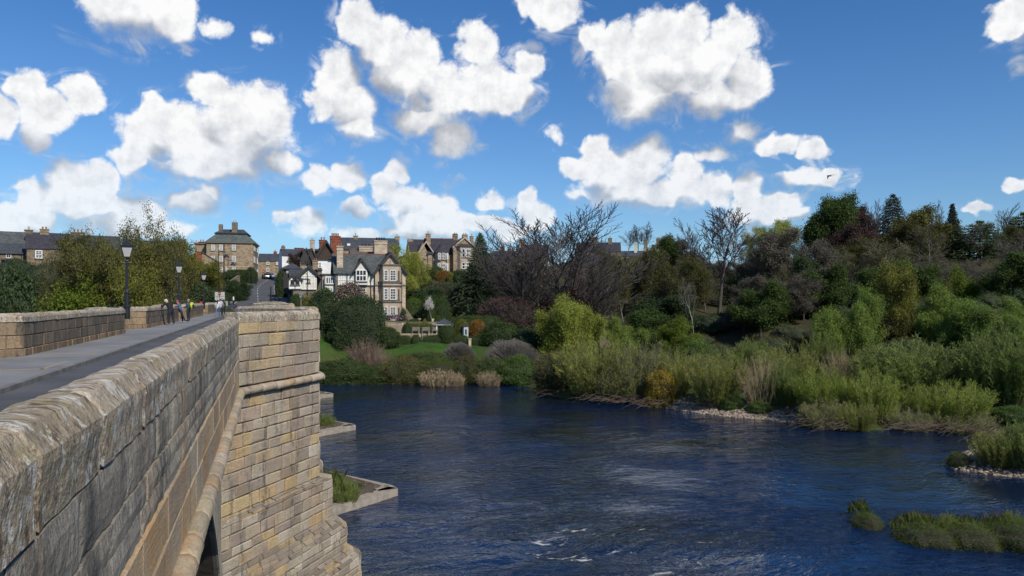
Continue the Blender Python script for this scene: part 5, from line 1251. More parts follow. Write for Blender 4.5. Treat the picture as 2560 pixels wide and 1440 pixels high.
M_core = simple('shrub_shadow_leaf', (.018,.027,.011), (.027,.035,.016), .95, 6)  # shade inside the shrubs is put into these dark core colours
M_coreb = simple('shrub_shadow_twig', (.030,.024,.018), (.018,.015,.012), .95, 6)
# --- the kinds
tree_proto('bare_fan', 3, B_dark, B_beech, None, floor=.0017, levels=(26, 12, 11), angles=(52, 34, 30), ratio=(.78, .46, .42), up=(.02, .13, .10), r0=.021, start=(.10, .15, .1), minr=.85, wig=(.08, .12, .16))
tree_proto('bare_fan_b', 14, B_dark, B_beech, None, floor=.0017, levels=(20, 11, 9), angles=(48, 34, 30), ratio=(.76, .48, .42), up=(.03, .11, .10), r0=.021, start=(.10, .15, .1), minr=.85, wig=(.1, .14, .18), stems=2, base_spread=.3)
tree_proto('bare_tall', 7, B_beech, B_beech, None, levels=(16, 10, 8), angles=(44, 40, 36), ratio=(.55, .48, .42), up=(.05, .12, .1), r0=.017, start=(.42, .2, .15), minr=.9)
tree_proto('bare_round', 9, B_grey, B_brown, L_brown, leaves=1.2, lsize=.011, clump=.016, levels=(14, 9, 8), angles=(58, 46, 40), ratio=(.62, .5, .45), up=(.03, .07, .06), r0=.024, start=(.22, .15, .1), minr=.8)
tree_proto('bare_twiggy', 29, B_grey, B_grey, L_oliv, leaves=1.2, lsize=.011, clump=.016, levels=(14, 9, 8), angles=(60, 46, 40), ratio=(.66, .5, .45), up=(.03, .06, .05), r0=.022, start=(.15, .15, .1), minr=.75)
tree_proto('bare_thin', 19, B_dark, B_dark, None, levels=(14, 8, 7), angles=(34, 34, 32), ratio=(.5, .5, .45), up=(.05, .12, .1), r0=.014, start=(.4, .2, .15), minr=.8)
tree_proto('budding', 21, B_grey, B_brown, L_bud, leaves=3, lsize=.015, clump=.022, levels=(12, 8, 6), angles=(45, 42, 38), ratio=(.62, .5, .45), up=(-.01, .04, .03), r0=.018, stems=8, base_spread=1.25, start=(.2, .2, .15), minr=.75)
tree_proto('budding_olive', 23, B_grey, B_brown, L_oliv, leaves=4, lsize=.015, clump=.022, levels=(13, 8, 6), angles=(50, 42, 38), ratio=(.58, .5, .45), up=(.04, .10, .08), r0=.018, start=(.2, .2, .15), minr=.75)
tree_proto('yellow_tree', 25, B_dark, B_brown, L_yel, leaves=5, lsize=.018, clump=.028, levels=(13, 8, 6), angles=(56, 46, 40), ratio=(.58, .5, .45), up=(.03, .07, .06), r0=.018, start=(.08, .15, .1), minr=.7)
tree_proto('lime_tree', 27, B_dark, B_brown, L_lime, leaves=5, lsize=.020, clump=.03, levels=(12, 8, 6), angles=(56, 46, 40), ratio=(.6, .5, .45), up=(.03, .06, .04), r0=.018, start=(.08, .15, .1), minr=.7)
tree_proto('green_tree', 31, B_dark, B_dark, L_mid, leaves=9, lsize=.022, clump=.03, levels=(12, 8, 6), angles=(58, 46, 40), ratio=(.6, .5, .45), up=(.03, .06, .04), r0=.022, start=(.18, .15, .1), minr=.8)
tree_proto('olive_tree', 33, B_dark, B_dark, L_oliv, leaves=8, lsize=.021, clump=.03, levels=(13, 8, 6), angles=(56, 46, 40), ratio=(.58, .5, .45), up=(.05, .06, .04), r0=.022, start=(.2, .15, .1), minr=.8)
tree_proto('dark_tree', 35, B_dark, B_dark, L_dark, leaves=9, lsize=.022, clump=.032, levels=(13, 8, 6), angles=(56, 46, 40), ratio=(.58, .5, .45), up=(.05, .06, .04), r0=.024, start=(.12, .15, .1), minr=.8)
tree_proto('ivy_topped', 37, B_dark, B_dark, L_mid, leaves=8, lsize=.021, clump=.03, levels=(11, 8, 6), angles=(50, 46, 40), ratio=(.5, .5, .45), up=(.02, .08, .06), r0=.02, stems=5, base_spread=.38, start=(.62, .2, .1), minr=.9, topheavy=.6)
tree_proto('copper_tree', 39, B_dark, B_purple, L_cop, leaves=6, lsize=.018, clump=.024, levels=(13, 8, 6), angles=(56, 46, 40), ratio=(.58, .5, .45), up=(.04, .07, .05), r0=.02, start=(.1, .15, .1), minr=.8)
tree_proto('brown_tree', 41, B_dark, B_brown, L_brown, leaves=5, lsize=.018, clump=.022, levels=(13, 8, 6), angles=(50, 44, 40), ratio=(.58, .5, .45), up=(.05, .08, .06), r0=.02, start=(.15, .15, .1), minr=.8)
tree_proto('weeping', 43, B_grey, B_will, L_will, leaves=5, lsize=.020, clump=.02, levels=(12, 9, 6), angles=(50, 60, 40), ratio=(.55, .62, .45), up=(.05, -.12, -.28), r0=.02, start=(.3, .2, .1), minr=.7, lw=.28)
tree_proto('willow_tree', 45, B_pale, B_will, L_will, leaves=6, lsize=.020, clump=.026, levels=(11, 8, 6), angles=(38, 38, 34), ratio=(.58, .52, .45), up=(.04, .08, .06), r0=.014, stems=4, base_spread=.5, start=(.25, .2, .1), minr=.75, lw=.3)
tree_proto('willow_green', 47, B_pale, B_will, L_willg, leaves=7, lsize=.021, clump=.028, levels=(11, 8, 6), angles=(40, 40, 36), ratio=(.58, .52, .45), up=(.04, .07, .05), r0=.013, stems=4, base_spread=.55, start=(.2, .2, .1), minr=.7, lw=.3)
tree_proto('blossom', 49, B_pale, B_pale, L_white, leaves=1, lsize=.024, clump=.02, levels=(9, 5, 4), angles=(66, 46, 40), ratio=(.30, .5, .45), up=(.02, .06, .03), r0=.02, start=(.84, .2, .1), minr=1.0)
tree_proto('dead_white', 51, B_pale, B_grey, None, levels=(9, 6, 4), angles=(46, 44, 40), ratio=(.45, .5, .45), up=(.02, .05, .02), wig=(.28, .25, .25), r0=.018, lean=.25, start=(.35, .2, .1), minr=.9)
conifer_proto('spire', 61, L_con, B_dark, .85, 38, 15, .30, .20, 8)
conifer_proto('cypress', 62, L_dark, B_dark, .60, 38, 16, .12, .16, 8, .03)
conifer_proto('cedar', 63, L_mid, B_dark, .42, 22, 16, .05, .25, 10, .03)
conifer_proto('domed_fir', 64, L_con, B_dark, .40, 30, 18, .15, .16, 9, .06, .5)
conifer_proto('drooping_fir', 65, L_dark, B_dark, .7, 28, 15, .55, .2, 9)
willow_proto('willow_scrub', 71, B_will, L_will, 150, 8, 1.1, (0, 0), .5, 4, .020, .30)
willow_proto('willow_scrub_green', 72, B_will, L_willg, 150, 8, 1.0, (0, 0), .5, 5, .022, .30)
willow_proto('willow_scrub_lean', 73, B_brown, L_will, 150, 7, .9, (.55, 0), .7, 3, .019, .32)
willow_proto('willow_scrub_dry', 74, B_straw, L_oliv, 110, 6, .9, (0, 0), .4, 2, .015, .32)
L_osier = leaf_mat('osier_leaf', (.235,.320,.034), (.300,.375,.048))
willow_proto('osier', 75, B_will, L_osier, 190, 6, .55, (.05, 0), .3, 5, .020, .38)
willow_proto('dead_clump', 76, B_pink, B_pink, 190, 2, .75, (0, 0), .15, 1, .016, .16)
willow_proto('reed', 77, B_straw, B_straw, 260, 2, .25, (.06, 0), .1, 1, .05, .42)
willow_proto('grass_tuft', 78, L_grass, L_grass, 150, 2, .9, (0, 0), -.2, 2, .05, .30)
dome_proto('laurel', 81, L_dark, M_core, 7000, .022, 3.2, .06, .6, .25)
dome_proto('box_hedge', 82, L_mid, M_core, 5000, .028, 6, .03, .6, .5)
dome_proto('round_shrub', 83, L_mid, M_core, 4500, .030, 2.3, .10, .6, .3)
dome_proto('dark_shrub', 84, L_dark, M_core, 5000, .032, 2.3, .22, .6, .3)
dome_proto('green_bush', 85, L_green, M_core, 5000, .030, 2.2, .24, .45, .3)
dome_proto('golden_bush', 86, L_yel, M_core, 3500, .034, 2.3, .10, .6, .3)
dome_proto('orange_bush', 87, L_oran, M_coreb, 3500, .034, 2.2, .16, .6, .3)
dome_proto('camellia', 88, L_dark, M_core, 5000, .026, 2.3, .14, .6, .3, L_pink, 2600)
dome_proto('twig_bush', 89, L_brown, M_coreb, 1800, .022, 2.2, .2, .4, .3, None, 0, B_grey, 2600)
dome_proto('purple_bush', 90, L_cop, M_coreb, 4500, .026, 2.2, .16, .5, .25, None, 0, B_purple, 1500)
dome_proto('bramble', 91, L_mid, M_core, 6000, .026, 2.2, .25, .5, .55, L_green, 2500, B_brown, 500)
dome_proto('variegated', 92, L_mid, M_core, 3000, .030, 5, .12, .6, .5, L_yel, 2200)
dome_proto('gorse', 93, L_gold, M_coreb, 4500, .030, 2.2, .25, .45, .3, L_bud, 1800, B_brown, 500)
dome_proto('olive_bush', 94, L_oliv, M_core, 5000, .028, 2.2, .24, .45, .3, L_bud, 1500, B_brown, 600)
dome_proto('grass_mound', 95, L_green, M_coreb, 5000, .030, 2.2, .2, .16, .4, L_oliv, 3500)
PARTN = {0: ('trunk', 'crown')}
def foot(px, base):
    """distance at which the ground in the column px shows at the row base"""
    Zs = np.arange(36, 135, .5); k = (px-1280)/F; x, y = (k*CT+ST)*Zs, (CT-k*ST)*Zs; r = 750 + (EYE-np.maximum(height(x, y), 0))*F/Zs
    i = np.nonzero(r <= base)[0]; return float(Zs[i[0]]) if len(i) else 100.0
def plant(key, name, label, px, top, base, wpx, Z, cat=None, group=None, depth=None, sink=.25, rz=None):
    """stands where the photograph shows it: column px, top and foot rows, width in photo pixels, distance"""
    auto = Z == 0
    if auto: Z = foot(px, base)
    g = P(px, base, Z); zg = max(gz(g.x, g.y), -.15); zb = min(g.z, zg + .0) if g.z < zg else zg          # always rooted in the ground
    ztop = EYE - (top-750)/F*Z; hgt = max(.3, ztop - zb + sink); w = wpx*Z/F
    if key in ('box_hedge', 'variegated'): depth, rz = min(w, 1.5), -TH-.08
    elif key == 'laurel': depth, rz = w*.8, -TH-.05
    elif auto and key in ('bramble', 'olive_bush', 'grass_mound', 'green_bush', 'twig_bush'): depth, rz = min(w, 3.4), -TH
    o = empty(name, (g.x, g.y, zb - sink), vr.uniform(0, 6.28) if rz is None else rz, label, cat or name.split('_')[-1], group)
    o.scale = (w, depth or w, hgt)
    a, b = PROTO[key]; na = a.name.split('-')[-1].split('.')[0]; nb = b.name.split('-')[-1].split('.')[0]
    for nm, me in ((na, a), (nb, b)):
        c = bpy.data.objects.new(nm, me); COL.objects.link(c); c.parent = o
    return o
vr = random.Random(5)
# ------------------------------------------------------------------ every tree and shrub the photograph shows
HILL = 'trees on the wooded hill'; BANK = 'willow scrub along the far bank'; GARD = 'garden shrubs by the villa'; LEFT = 'trees behind the bridge parapet'
T = [
 # --- left of the town, behind the west parapet
 ('budding','budding_tree','large many stemmed budding tree behind the first lamp post',335,556,770,290,100,'tree',LEFT),
 ('budding_olive','budding_tree','thin budding tree left of the large many stemmed one',225,590,770,170,108,'tree',LEFT),
 ('yellow_tree','budding_tree','yellow green budding tree beside the second lamp post',430,596,775,170,106,'tree',LEFT),
 ('yellow_tree','budding_tree','low yellow budding tree in front of the brick chimney cottage',490,648,775,140,124,'tree',LEFT),
 ('lime_tree','leafy_bush','bright green leafy bush above the near end of the west parapet',215,675,775,200,94,'bush',LEFT),
 ('yellow_tree','leafy_bush','yellow flecked bush at the foot of the first lamp post',320,660,775,170,92,'bush',LEFT),
 ('olive_bush','leafy_bush','olive bush behind the leaning people on the bridge',410,680,772,120,98,'bush',LEFT),
 ('dark_shrub','dark_shrub','dark evergreen hedge below the slate cottage',40,668,765,130,92,'shrub',LEFT),
 ('bare_twiggy','bare_bush','brown twiggy bush below the long slate house',140,648,765,150,96,'bush',LEFT),
 ('dark_shrub','dark_shrub','dark rounded shrub at the left edge of the field',-30,690,775,110,86,'shrub',LEFT),
 ('olive_bush','leafy_bush','low olive shrub left of the bright green bush',105,715,775,90,94,'bush',LEFT),
 ('dark_shrub','dark_shrub','dark shrub under the large many stemmed tree',300,700,775,140,104,'shrub',LEFT),
 ('dark_shrub','dark_shrub','dark shrub behind the second lamp post',470,700,775,120,116,'shrub',LEFT),
 ('bare_thin','bare_tree','thin bare tree rising beside the hidden terrace chimneys',185,575,720,90,116,'tree',LEFT),
 ('dark_tree','evergreen_tree','dark green tree left of the climbing road under the retaining wall',590,700,770,60,134,'tree',LEFT),
 ('yellow_tree','budding_tree','small yellow budding tree left of the white direction board',528,665,772,56,128,'tree',LEFT),
 # --- up the road
 ('round_shrub','road_hedge','green hedge above the retaining wall in front of the mansard house',597,674,704,84,174,'hedge',None),
 ('dark_shrub','road_hedge','dark end of the hedge at the corner of the mansard house',628,668,702,30,172,'hedge',None),
 ('dark_shrub','ivy_clump','ivy mass draped over the right hand road wall',707,672,740,38,141,'ivy',None),
 ('round_shrub','road_shrub','small round shrub on the verge below the timbered lodge',745,735,770,38,117,'shrub',None),
 ('golden_bush','road_shrub','yellow green shrub beside the round sign post',768,742,770,34,115.5,'shrub',None),
 ('copper_tree','copper_tree','small dark red tree in front of the white rendered house',745,630,680,50,150,'tree',None),
 # --- beyond the town and on the skyline
 ('bare_thin','skyline_tree','left one of the three bare trees on the skyline',1572,570,650,44,236,'tree','bare trees on the skyline'),
 ('bare_thin','skyline_tree','middle one of the three bare trees on the skyline',1594,558,650,46,238,'tree','bare trees on the skyline'),
 ('bare_thin','skyline_tree','right one of the three bare trees on the skyline',1616,556,650,48,240,'tree','bare trees on the skyline'),
 ('green_tree','skyline_tree','rounded green tree right of the battlemented tower',1690,587,690,85,205,'tree',HILL),
 ('weeping','weeping_birch','drooping dark green birch on the skyline above the brown wood',1950,548,690,100,178,'tree',HILL),
 ('weeping','weeping_birch','smaller drooping birch left of the larger one on the skyline',1890,566,690,70,182,'tree',HILL),
 ('ivy_topped','ivy_topped_tree','tall clump with leafy dome and sky showing between its bare trunks',2062,498,690,155,168,'tree',HILL),
 ('copper_tree','copper_tree','dark red brown tree right of the open trunked clump on the hill',2150,515,690,100,166,'tree',HILL),
 ('bare_thin','skyline_tree','pale bare tree behind the dark domed conifer',2185,495,690,60,185,'tree',HILL),
 ('domed_fir','domed_conifer','dark domed conifer highest on the wooded skyline',2232,486,690,72,172,'tree',HILL),
 ('olive_tree','olive_tree','wide olive green tree below the dark domed conifer',2290,518,690,150,164,'tree',HILL),
 ('olive_tree','olive_tree','lower olive green tree left of the tall pointed spruce',2305,575,700,100,158,'tree',HILL),
 ('bare_thin','skyline_tree','pale bare tree just left of the tall pointed spruce',2345,503,690,40,182,'tree',HILL),
 ('spire','spruce','tall pointed dark spruce on the skyline at the right',2381,510,690,72,160,'tree',HILL),
 ('cedar','cedar','broad dark green cedar right of the pointed spruce',2450,552,700,160,156,'tree',HILL),
 ('cedar','cedar','dark green cedar at the right edge of the picture',2560,530,700,160,158,'tree',HILL),
 ('bare_thin','skyline_tree','bare crown above the broad cedar',2505,512,690,75,184,'tree',HILL),
 ('bare_round','bare_tree','bare brown tree at the right edge in front of the cedars',2545,575,770,160,140,'tree',HILL),
 ('copper_tree','bare_tree','brown leafed tree below the copper tree on the hill',2125,560,720,110,158,'tree',HILL),
 ('bare_twiggy','bare_tree','wide grey twiggy crown below the olive trees',2220,592,760,230,148,'tree',HILL),
 ('bare_twiggy','bare_tree','grey twiggy crown left of the broad one on the hill',2105,612,760,140,150,'tree',HILL),
 ('bare_round','bare_tree','grey brown crown below the pointed spruce',2370,640,770,170,142,'tree',HILL),
 ('brown_tree','brown_tree','brown budding crown between the beech and the ivy tower',1955,575,790,150,146,'tree',HILL),
 ('bare_round','bare_tree','brown crown right of the pale trunked beech',1890,595,800,130,148,'tree',HILL),
 ('brown_tree','brown_tree','olive brown crown over the dark ivy tower',2020,600,790,120,150,'tree',HILL),
 ('dark_tree','ivy_tower','dark ivy clad tree tower in the middle of the wood',2030,640,850,90,134,'tree',HILL),
 ('dark_tree','ivy_tower','lower dark evergreen against the foot of the ivy tower',1998,720,850,70,131,'tree',HILL),
 ('bare_tall','bare_beech','tall bare beech with pale trunk and wide fan crown',1795,520,800,185,140,'tree',HILL),
 ('bare_thin','bare_tree','thin bare tree left of the pale trunked beech',1735,545,790,90,146,'tree',HILL),
 ('budding_olive','budding_tree','olive budding tree below the battlemented tower',1640,615,820,160,142,'tree',HILL),
 ('budding_olive','budding_tree','olive budding tree left of the pale trunked beech',1715,640,820,120,138,'tree',HILL),
 ('budding_olive','budding_tree','budding tree below the dark manor',1560,640,820,120,140,'tree',HILL),
 ('bare_twiggy','bare_tree','grey twiggy tree between the big fan tree and the budding trees',1500,650,820,130,137,'tree',HILL),
 ('brown_tree','brown_tree','rusty brown tree below the crown right of the beech',1880,700,850,120,132,'tree',HILL),
 ('brown_tree','brown_tree','rusty brown undergrowth tree left of the ivy tower',1945,740,870,110,128,'tree',HILL),
 ('bare_twiggy','bare_tree','grey twiggy tree leaning over the ivy tower foot',1945,660,850,110,136,'tree',HILL),
 ('dark_tree','evergreen_tree','dark evergreen behind the pale trunked beech',1830,690,840,110,150,'tree',HILL),
 ('dark_tree','evergreen_tree','dark evergreen under the olive budding trees',1660,740,850,140,136,'tree',HILL),
 ('dark_tree','evergreen_tree','dark evergreen below the grey twiggy crowns',2110,700,850,120,138,'tree',HILL),
 ('dark_tree','evergreen_tree','dark evergreen behind the bright green trees on the right',2310,740,860,140,132,'tree',HILL),
 ('dark_tree','evergreen_tree','dark evergreen at the right edge behind the green willow',2500,700,840,130,134,'tree',HILL),
 ('dead_white','dead_tree','broken pale dead tree leaning beside the beech trunk',1735,690,880,90,126,'tree',HILL),
 # --- around and behind the villa
 ('weeping','weeping_willow','yellow green weeping willow behind the villa gable',1000,612,740,80,134,'tree',GARD),
 ('weeping','weeping_willow','wider weeping willow between the two villas',1040,632,740,70,138,'tree',GARD),
 ('cypress','conifer','dark pointed conifer right of the hillside villa',1200,583,790,84,142,'tree',GARD),
 ('drooping_fir','fir_tree','drooping dark fir left of the purple bush',1180,660,810,140,131,'tree',GARD),
 ('dark_tree','evergreen_tree','dark evergreen bank right of the villa gable',1050,720,800,110,128,'tree',GARD),
 ('bare_twiggy','bare_bush','grey twiggy bushes below the hillside villa',1085,705,800,120,132,'bush',GARD),
 ('dark_shrub','dark_shrub','dark clipped bank below the weeping willow',1045,690,740,90,140,'shrub',GARD),
 ('dark_shrub','dark_shrub','dark shrub under the hillside villa gable wing',1150,675,730,70,154,'shrub',GARD),
 ('orange_bush','orange_bush','orange brown rounded bush under the conical bay',1108,676,712,40,150,'bush',GARD),
 ('golden_bush','golden_bush','small golden bush beside the orange brown bush',1128,682,712,22,148,'bush',GARD),
 ('round_shrub','round_shrub','green clipped shrub below the hillside villa windows',1090,667,700,46,157,'shrub',GARD),
 ('purple_bush','purple_bush','large purple brown bush right of the fir',1270,742,850,150,124,'bush',GARD),
 ('bare_fan','bare_beech','huge dark bare beech with wide fan of twigs beside the conifer',1395,524,800,410,132,'tree',HILL),
 ('bare_fan_b','bare_beech','lower bare beech spreading left over the fir',1310,600,800,260,129,'tree',HILL),
 ('copper_tree','brown_tree','dark brown undergrowth tree below the huge bare beech',1420,720,850,160,130,'tree',HILL),
 ('bare_fan_b','bare_tree','dark bare tree right of the huge beech',1490,600,810,170,134,'tree',HILL),
 # --- garden
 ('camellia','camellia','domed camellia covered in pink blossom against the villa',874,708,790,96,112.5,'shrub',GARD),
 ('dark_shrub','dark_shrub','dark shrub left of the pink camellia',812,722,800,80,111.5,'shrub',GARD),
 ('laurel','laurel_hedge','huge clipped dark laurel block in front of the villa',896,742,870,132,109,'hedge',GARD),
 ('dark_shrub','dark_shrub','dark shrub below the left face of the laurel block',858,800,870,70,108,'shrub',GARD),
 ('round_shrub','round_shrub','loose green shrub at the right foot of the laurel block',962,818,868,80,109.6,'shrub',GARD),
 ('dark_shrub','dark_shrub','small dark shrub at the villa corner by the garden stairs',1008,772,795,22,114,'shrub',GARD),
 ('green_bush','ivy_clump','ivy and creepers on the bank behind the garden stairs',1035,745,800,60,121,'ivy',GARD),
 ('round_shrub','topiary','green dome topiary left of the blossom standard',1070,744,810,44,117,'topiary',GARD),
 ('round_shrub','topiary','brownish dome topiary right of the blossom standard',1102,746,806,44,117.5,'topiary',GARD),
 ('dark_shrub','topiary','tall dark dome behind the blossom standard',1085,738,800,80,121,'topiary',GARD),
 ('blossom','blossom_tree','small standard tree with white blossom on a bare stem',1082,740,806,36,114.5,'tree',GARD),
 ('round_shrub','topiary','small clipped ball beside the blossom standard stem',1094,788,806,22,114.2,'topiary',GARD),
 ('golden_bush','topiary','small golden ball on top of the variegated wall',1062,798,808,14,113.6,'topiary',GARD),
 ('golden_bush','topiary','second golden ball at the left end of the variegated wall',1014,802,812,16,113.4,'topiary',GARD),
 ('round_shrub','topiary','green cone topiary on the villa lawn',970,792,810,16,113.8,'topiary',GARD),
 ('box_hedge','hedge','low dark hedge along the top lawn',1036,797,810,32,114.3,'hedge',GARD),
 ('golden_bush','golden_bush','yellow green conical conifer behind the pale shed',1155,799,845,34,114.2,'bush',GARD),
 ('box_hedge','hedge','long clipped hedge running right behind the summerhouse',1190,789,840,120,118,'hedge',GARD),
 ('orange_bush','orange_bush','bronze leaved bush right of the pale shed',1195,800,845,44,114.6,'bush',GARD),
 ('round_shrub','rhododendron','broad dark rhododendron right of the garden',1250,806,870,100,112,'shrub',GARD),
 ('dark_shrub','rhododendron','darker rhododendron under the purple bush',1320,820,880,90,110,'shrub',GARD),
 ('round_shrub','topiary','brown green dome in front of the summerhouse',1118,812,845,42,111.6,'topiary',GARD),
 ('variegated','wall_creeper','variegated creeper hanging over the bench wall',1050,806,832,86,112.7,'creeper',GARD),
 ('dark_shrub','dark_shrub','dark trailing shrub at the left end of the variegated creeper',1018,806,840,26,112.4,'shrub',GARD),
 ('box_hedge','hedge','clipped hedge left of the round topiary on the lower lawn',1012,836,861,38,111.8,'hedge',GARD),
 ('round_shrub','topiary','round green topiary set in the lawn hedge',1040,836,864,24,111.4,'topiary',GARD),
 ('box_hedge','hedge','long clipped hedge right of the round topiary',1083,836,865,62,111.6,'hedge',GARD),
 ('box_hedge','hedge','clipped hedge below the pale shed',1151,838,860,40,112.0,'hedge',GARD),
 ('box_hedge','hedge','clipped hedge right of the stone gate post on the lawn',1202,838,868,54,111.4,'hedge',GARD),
 # --- lower bank on the left
 ('dead_clump','dead_clump','tall clump of dry pinkish stems on the lawn edge',912,842,918,90,0,'plant',BANK),
 ('dead_clump','dead_clump','smaller clump of dry stems leaning right towards the river',945,868,928,70,0,'plant',BANK),
 ('bramble','bramble','broad bramble bank right of the bridge pier',850,898,956,160,0,'bramble',BANK),
 ('bramble','bramble','low bramble sloping to the water left of the olive bushes',940,912,957,110,0,'bramble',BANK),
 ('twig_bush','bare_bush','purple brown twiggy bush on the lawn right of the hedges',1148,857,905,74,0,'bush',BANK),
 ('bramble','bramble','dark bramble strip along the lower lawn edge',1060,880,915,160,0,'bramble',BANK),
 ('olive_bush','waterside_bush','olive willow bush above the left reed bed',1010,892,958,110,0,'bush',BANK),
 ('grass_mound','grass_mound','green grassy mound between the reed beds',1100,900,958,120,0,'grass',BANK),
 ('olive_bush','waterside_bush','yellowish bush behind the gap in the reeds',1172,888,956,70,0,'bush',BANK),
 ('bramble','bramble','green bramble behind the right reed bed',1230,890,958,90,0,'bramble',BANK),
 ('green_bush','waterside_bush','green bush right of the right reed bed',1295,888,962,100,0,'bush',BANK),
 ('twig_bush','bare_bush','grey tangle of dead branches below the rhododendrons',1280,850,930,130,0,'bush',BANK),
 ('reed','reed_bed','pale dry reed bed at the water edge',1095,924,964,100,0,'reeds',BANK),
 ('reed','reed_bed','short pale reeds just right of the first bed',1142,932,964,46,0,'reeds',BANK),
 ('reed','reed_bed','small pale reed bed in front of the green bush',1222,928,965,66,0,'reeds',BANK),
 # --- willows and trees over the far bank
 ('willow_tree','willow_tree','pale many stemmed willow in front of the huge bare beech',1420,742,900,150,106,'tree',BANK),
 ('lime_tree','lime_tree','bright lime green tree left of the broken dead tree',1690,790,900,100,105,'tree',BANK),
 ('green_tree','green_tree','fresh green tree behind the bright lime one',1640,770,880,130,112,'tree',BANK),
 ('willow_green','green_tree','dull green tree left of the lime green one',1580,795,880,110,110,'tree',BANK),
 ('green_bush','green_bush','green bush at the foot of the lime tree',1740,850,920,110,100,'bush',BANK),
 ('willow_green','willow_tree','rounded green willow in front of the dark ivy tower',2115,722,900,140,96,'tree',BANK),
 ('yellow_tree','yellow_tree','tall yellow green tree right of the rounded willow',2210,655,870,150,106,'tree',BANK),
 ('yellow_tree','yellow_tree','yellowish tree behind the tall yellow green one',2310,700,870,110,116,'tree',BANK),
 ('willow_green','willow_tree','broad fresh green willow right of the yellow green tree',2390,715,890,180,100,'tree',BANK),
 ('lime_tree','green_tree','green tree between the yellow tree and the broad willow',2400,665,860,90,122,'tree',BANK),
 ('willow_green','willow_tree','green willow at the right edge above the field wall',2530,750,900,150,98,'tree',BANK),
 ('willow_scrub_green','willow_scrub','bright green shoots behind the rounded willow',2050,832,920,90,94,'willow',BANK),
 ('willow_scrub_green','willow_scrub','leaning green shoots right of the birch pole',1880,850,950,120,96,'willow',BANK),
 # --- the front row
 ('olive_bush','willow_scrub','olive willow mound at the left end of the scrub bank',1385,880,975,100,0,'willow',BANK),
 ('willow_scrub','willow_scrub','wide pale willow thicket over the dark overhanging bank',1490,850,990,200,0,'willow',BANK),
 ('willow_scrub_lean','willow_scrub','right leaning willow thicket with bare brown stems',1600,858,1000,190,0,'willow',BANK),
 ('willow_scrub_lean','willow_scrub','low leaning stems above the driftwood at the water',1540,915,1000,180,0,'willow',BANK),
 ('gorse','gorse','golden yellow bush at the water edge',1652,925,1014,70,0,'bush',BANK),
 ('gorse','gorse','small low golden bush left of the larger golden one',1622,985,1016,26,0,'bush',BANK),
 ('willow_scrub','willow_scrub','olive willow thicket behind the golden bush',1690,880,985,110,0,'willow',BANK),
 ('willow_scrub','willow_scrub','tall olive willow thicket behind the shingle beach',1790,885,1010,150,0,'willow',BANK),
 ('willow_scrub_dry','willow_scrub','straw coloured dry thicket right of the shingle beach',1905,888,1015,120,0,'willow',BANK),
 ('willow_scrub','willow_scrub','olive thicket behind the straw coloured one',1970,868,985,140,0,'willow',BANK),
 ('willow_scrub_green','willow_scrub','dense green shoots beyond the dry thicket',1960,905,1020,90,0,'willow',BANK),
 ('willow_scrub_dry','willow_scrub','brown dry thicket behind the yellow osiers',2110,872,960,120,0,'willow',BANK),
 ('osier','osier','bright yellow green osier bed in the middle of the bank',2060,922,1040,150,0,'willow',BANK),
 ('osier','osier','taller bright osier bed right of the middle one',2180,925,1045,150,0,'willow',BANK),
 ('willow_scrub','willow_scrub','overhanging willow touching the water below the osiers',2140,1005,1078,110,0,'willow',BANK),
 ('willow_scrub_lean','willow_scrub','dark stemmed willow low over the water left of the overhanging one',2060,1000,1072,120,0,'willow',BANK),
 ('willow_scrub_green','willow_scrub','large rounded green willow mound behind the osier beds',2290,852,990,260,0,'willow',BANK),
 ('willow_scrub_green','willow_scrub','green willow mound behind the brown dry thicket',2210,870,980,140,0,'willow',BANK),
 ('osier','osier','tall upright osier clump at the right of the bank',2390,955,1060,170,0,'willow',BANK),
 ('osier','osier','shorter osier clump left of the tall upright one',2300,968,1058,90,0,'willow',BANK),
 ('willow_scrub_green','willow_scrub','dark green willow mass at the right edge',2510,820,1010,220,0,'willow',BANK),
 ('willow_scrub_green','willow_scrub','small dark green willow below the right edge mass',2455,900,1010,110,0,'willow',BANK),
 ('willow_scrub_lean','willow_scrub','tangle of bare brown stems drooping over the inlet',2420,1030,1085,150,0,'willow',BANK),
 ('willow_scrub_lean','willow_scrub','bare brown stems drooping over the water right of the yellow overhang',2290,1022,1078,120,0,'willow',BANK),
 ('green_bush','green_bush','low green plants above the shingle beach',1900,1000,1028,60,0,'bush',BANK),
 ('green_bush','green_bush','low green plants at the left end of the shingle beach',1830,985,1020,60,0,'bush',BANK),
 ('green_bush','green_bush','green grass bank at the far right above the inlet',2530,1015,1050,100,0,'bush',BANK),
 ('willow_scrub','willow_scrub','dark olive bush on the stony spit',2500,1082,1165,130,0,'willow',BANK),
 ('willow_scrub_green','willow_scrub','green bush at the right edge of the stony spit',2570,1056,1170,140,0,'willow',BANK),
 ('grass_mound','grass_mound','small grassy hummock at the tip of the stony spit',2398,1130,1165,58,0,'grass',BANK),
 # --- tufts in the river
 ('grass_mound','grass_tuft','small grassy tussock standing alone in the river',2168,1282,1304,76,38,'grass','grassy islets in the river'),
 ('grass_mound','grass_tuft','left part of the long grassy islet with tall green blades',2320,1312,1345,150,35.8,'grass','grassy islets in the river'),
 ('grass_mound','grass_tuft','middle of the long grassy islet with brown roots',2430,1312,1350,140,35.4,'grass','grassy islets in the river'),
 ('grass_mound','grass_tuft','right end of the long grassy islet at the picture edge',2540,1306,1352,150,35.2,'grass','grassy islets in the river'),
 ('willow_scrub_green','islet_plant','spray of tall thin blades on the long grassy islet',2370,1286,1340,60,36.4,'plant','grassy islets in the river'),
 ('willow_scrub_green','islet_plant','tall green shoots on the right end of the long islet',2530,1280,1340,70,36.2,'plant','grassy islets in the river'),
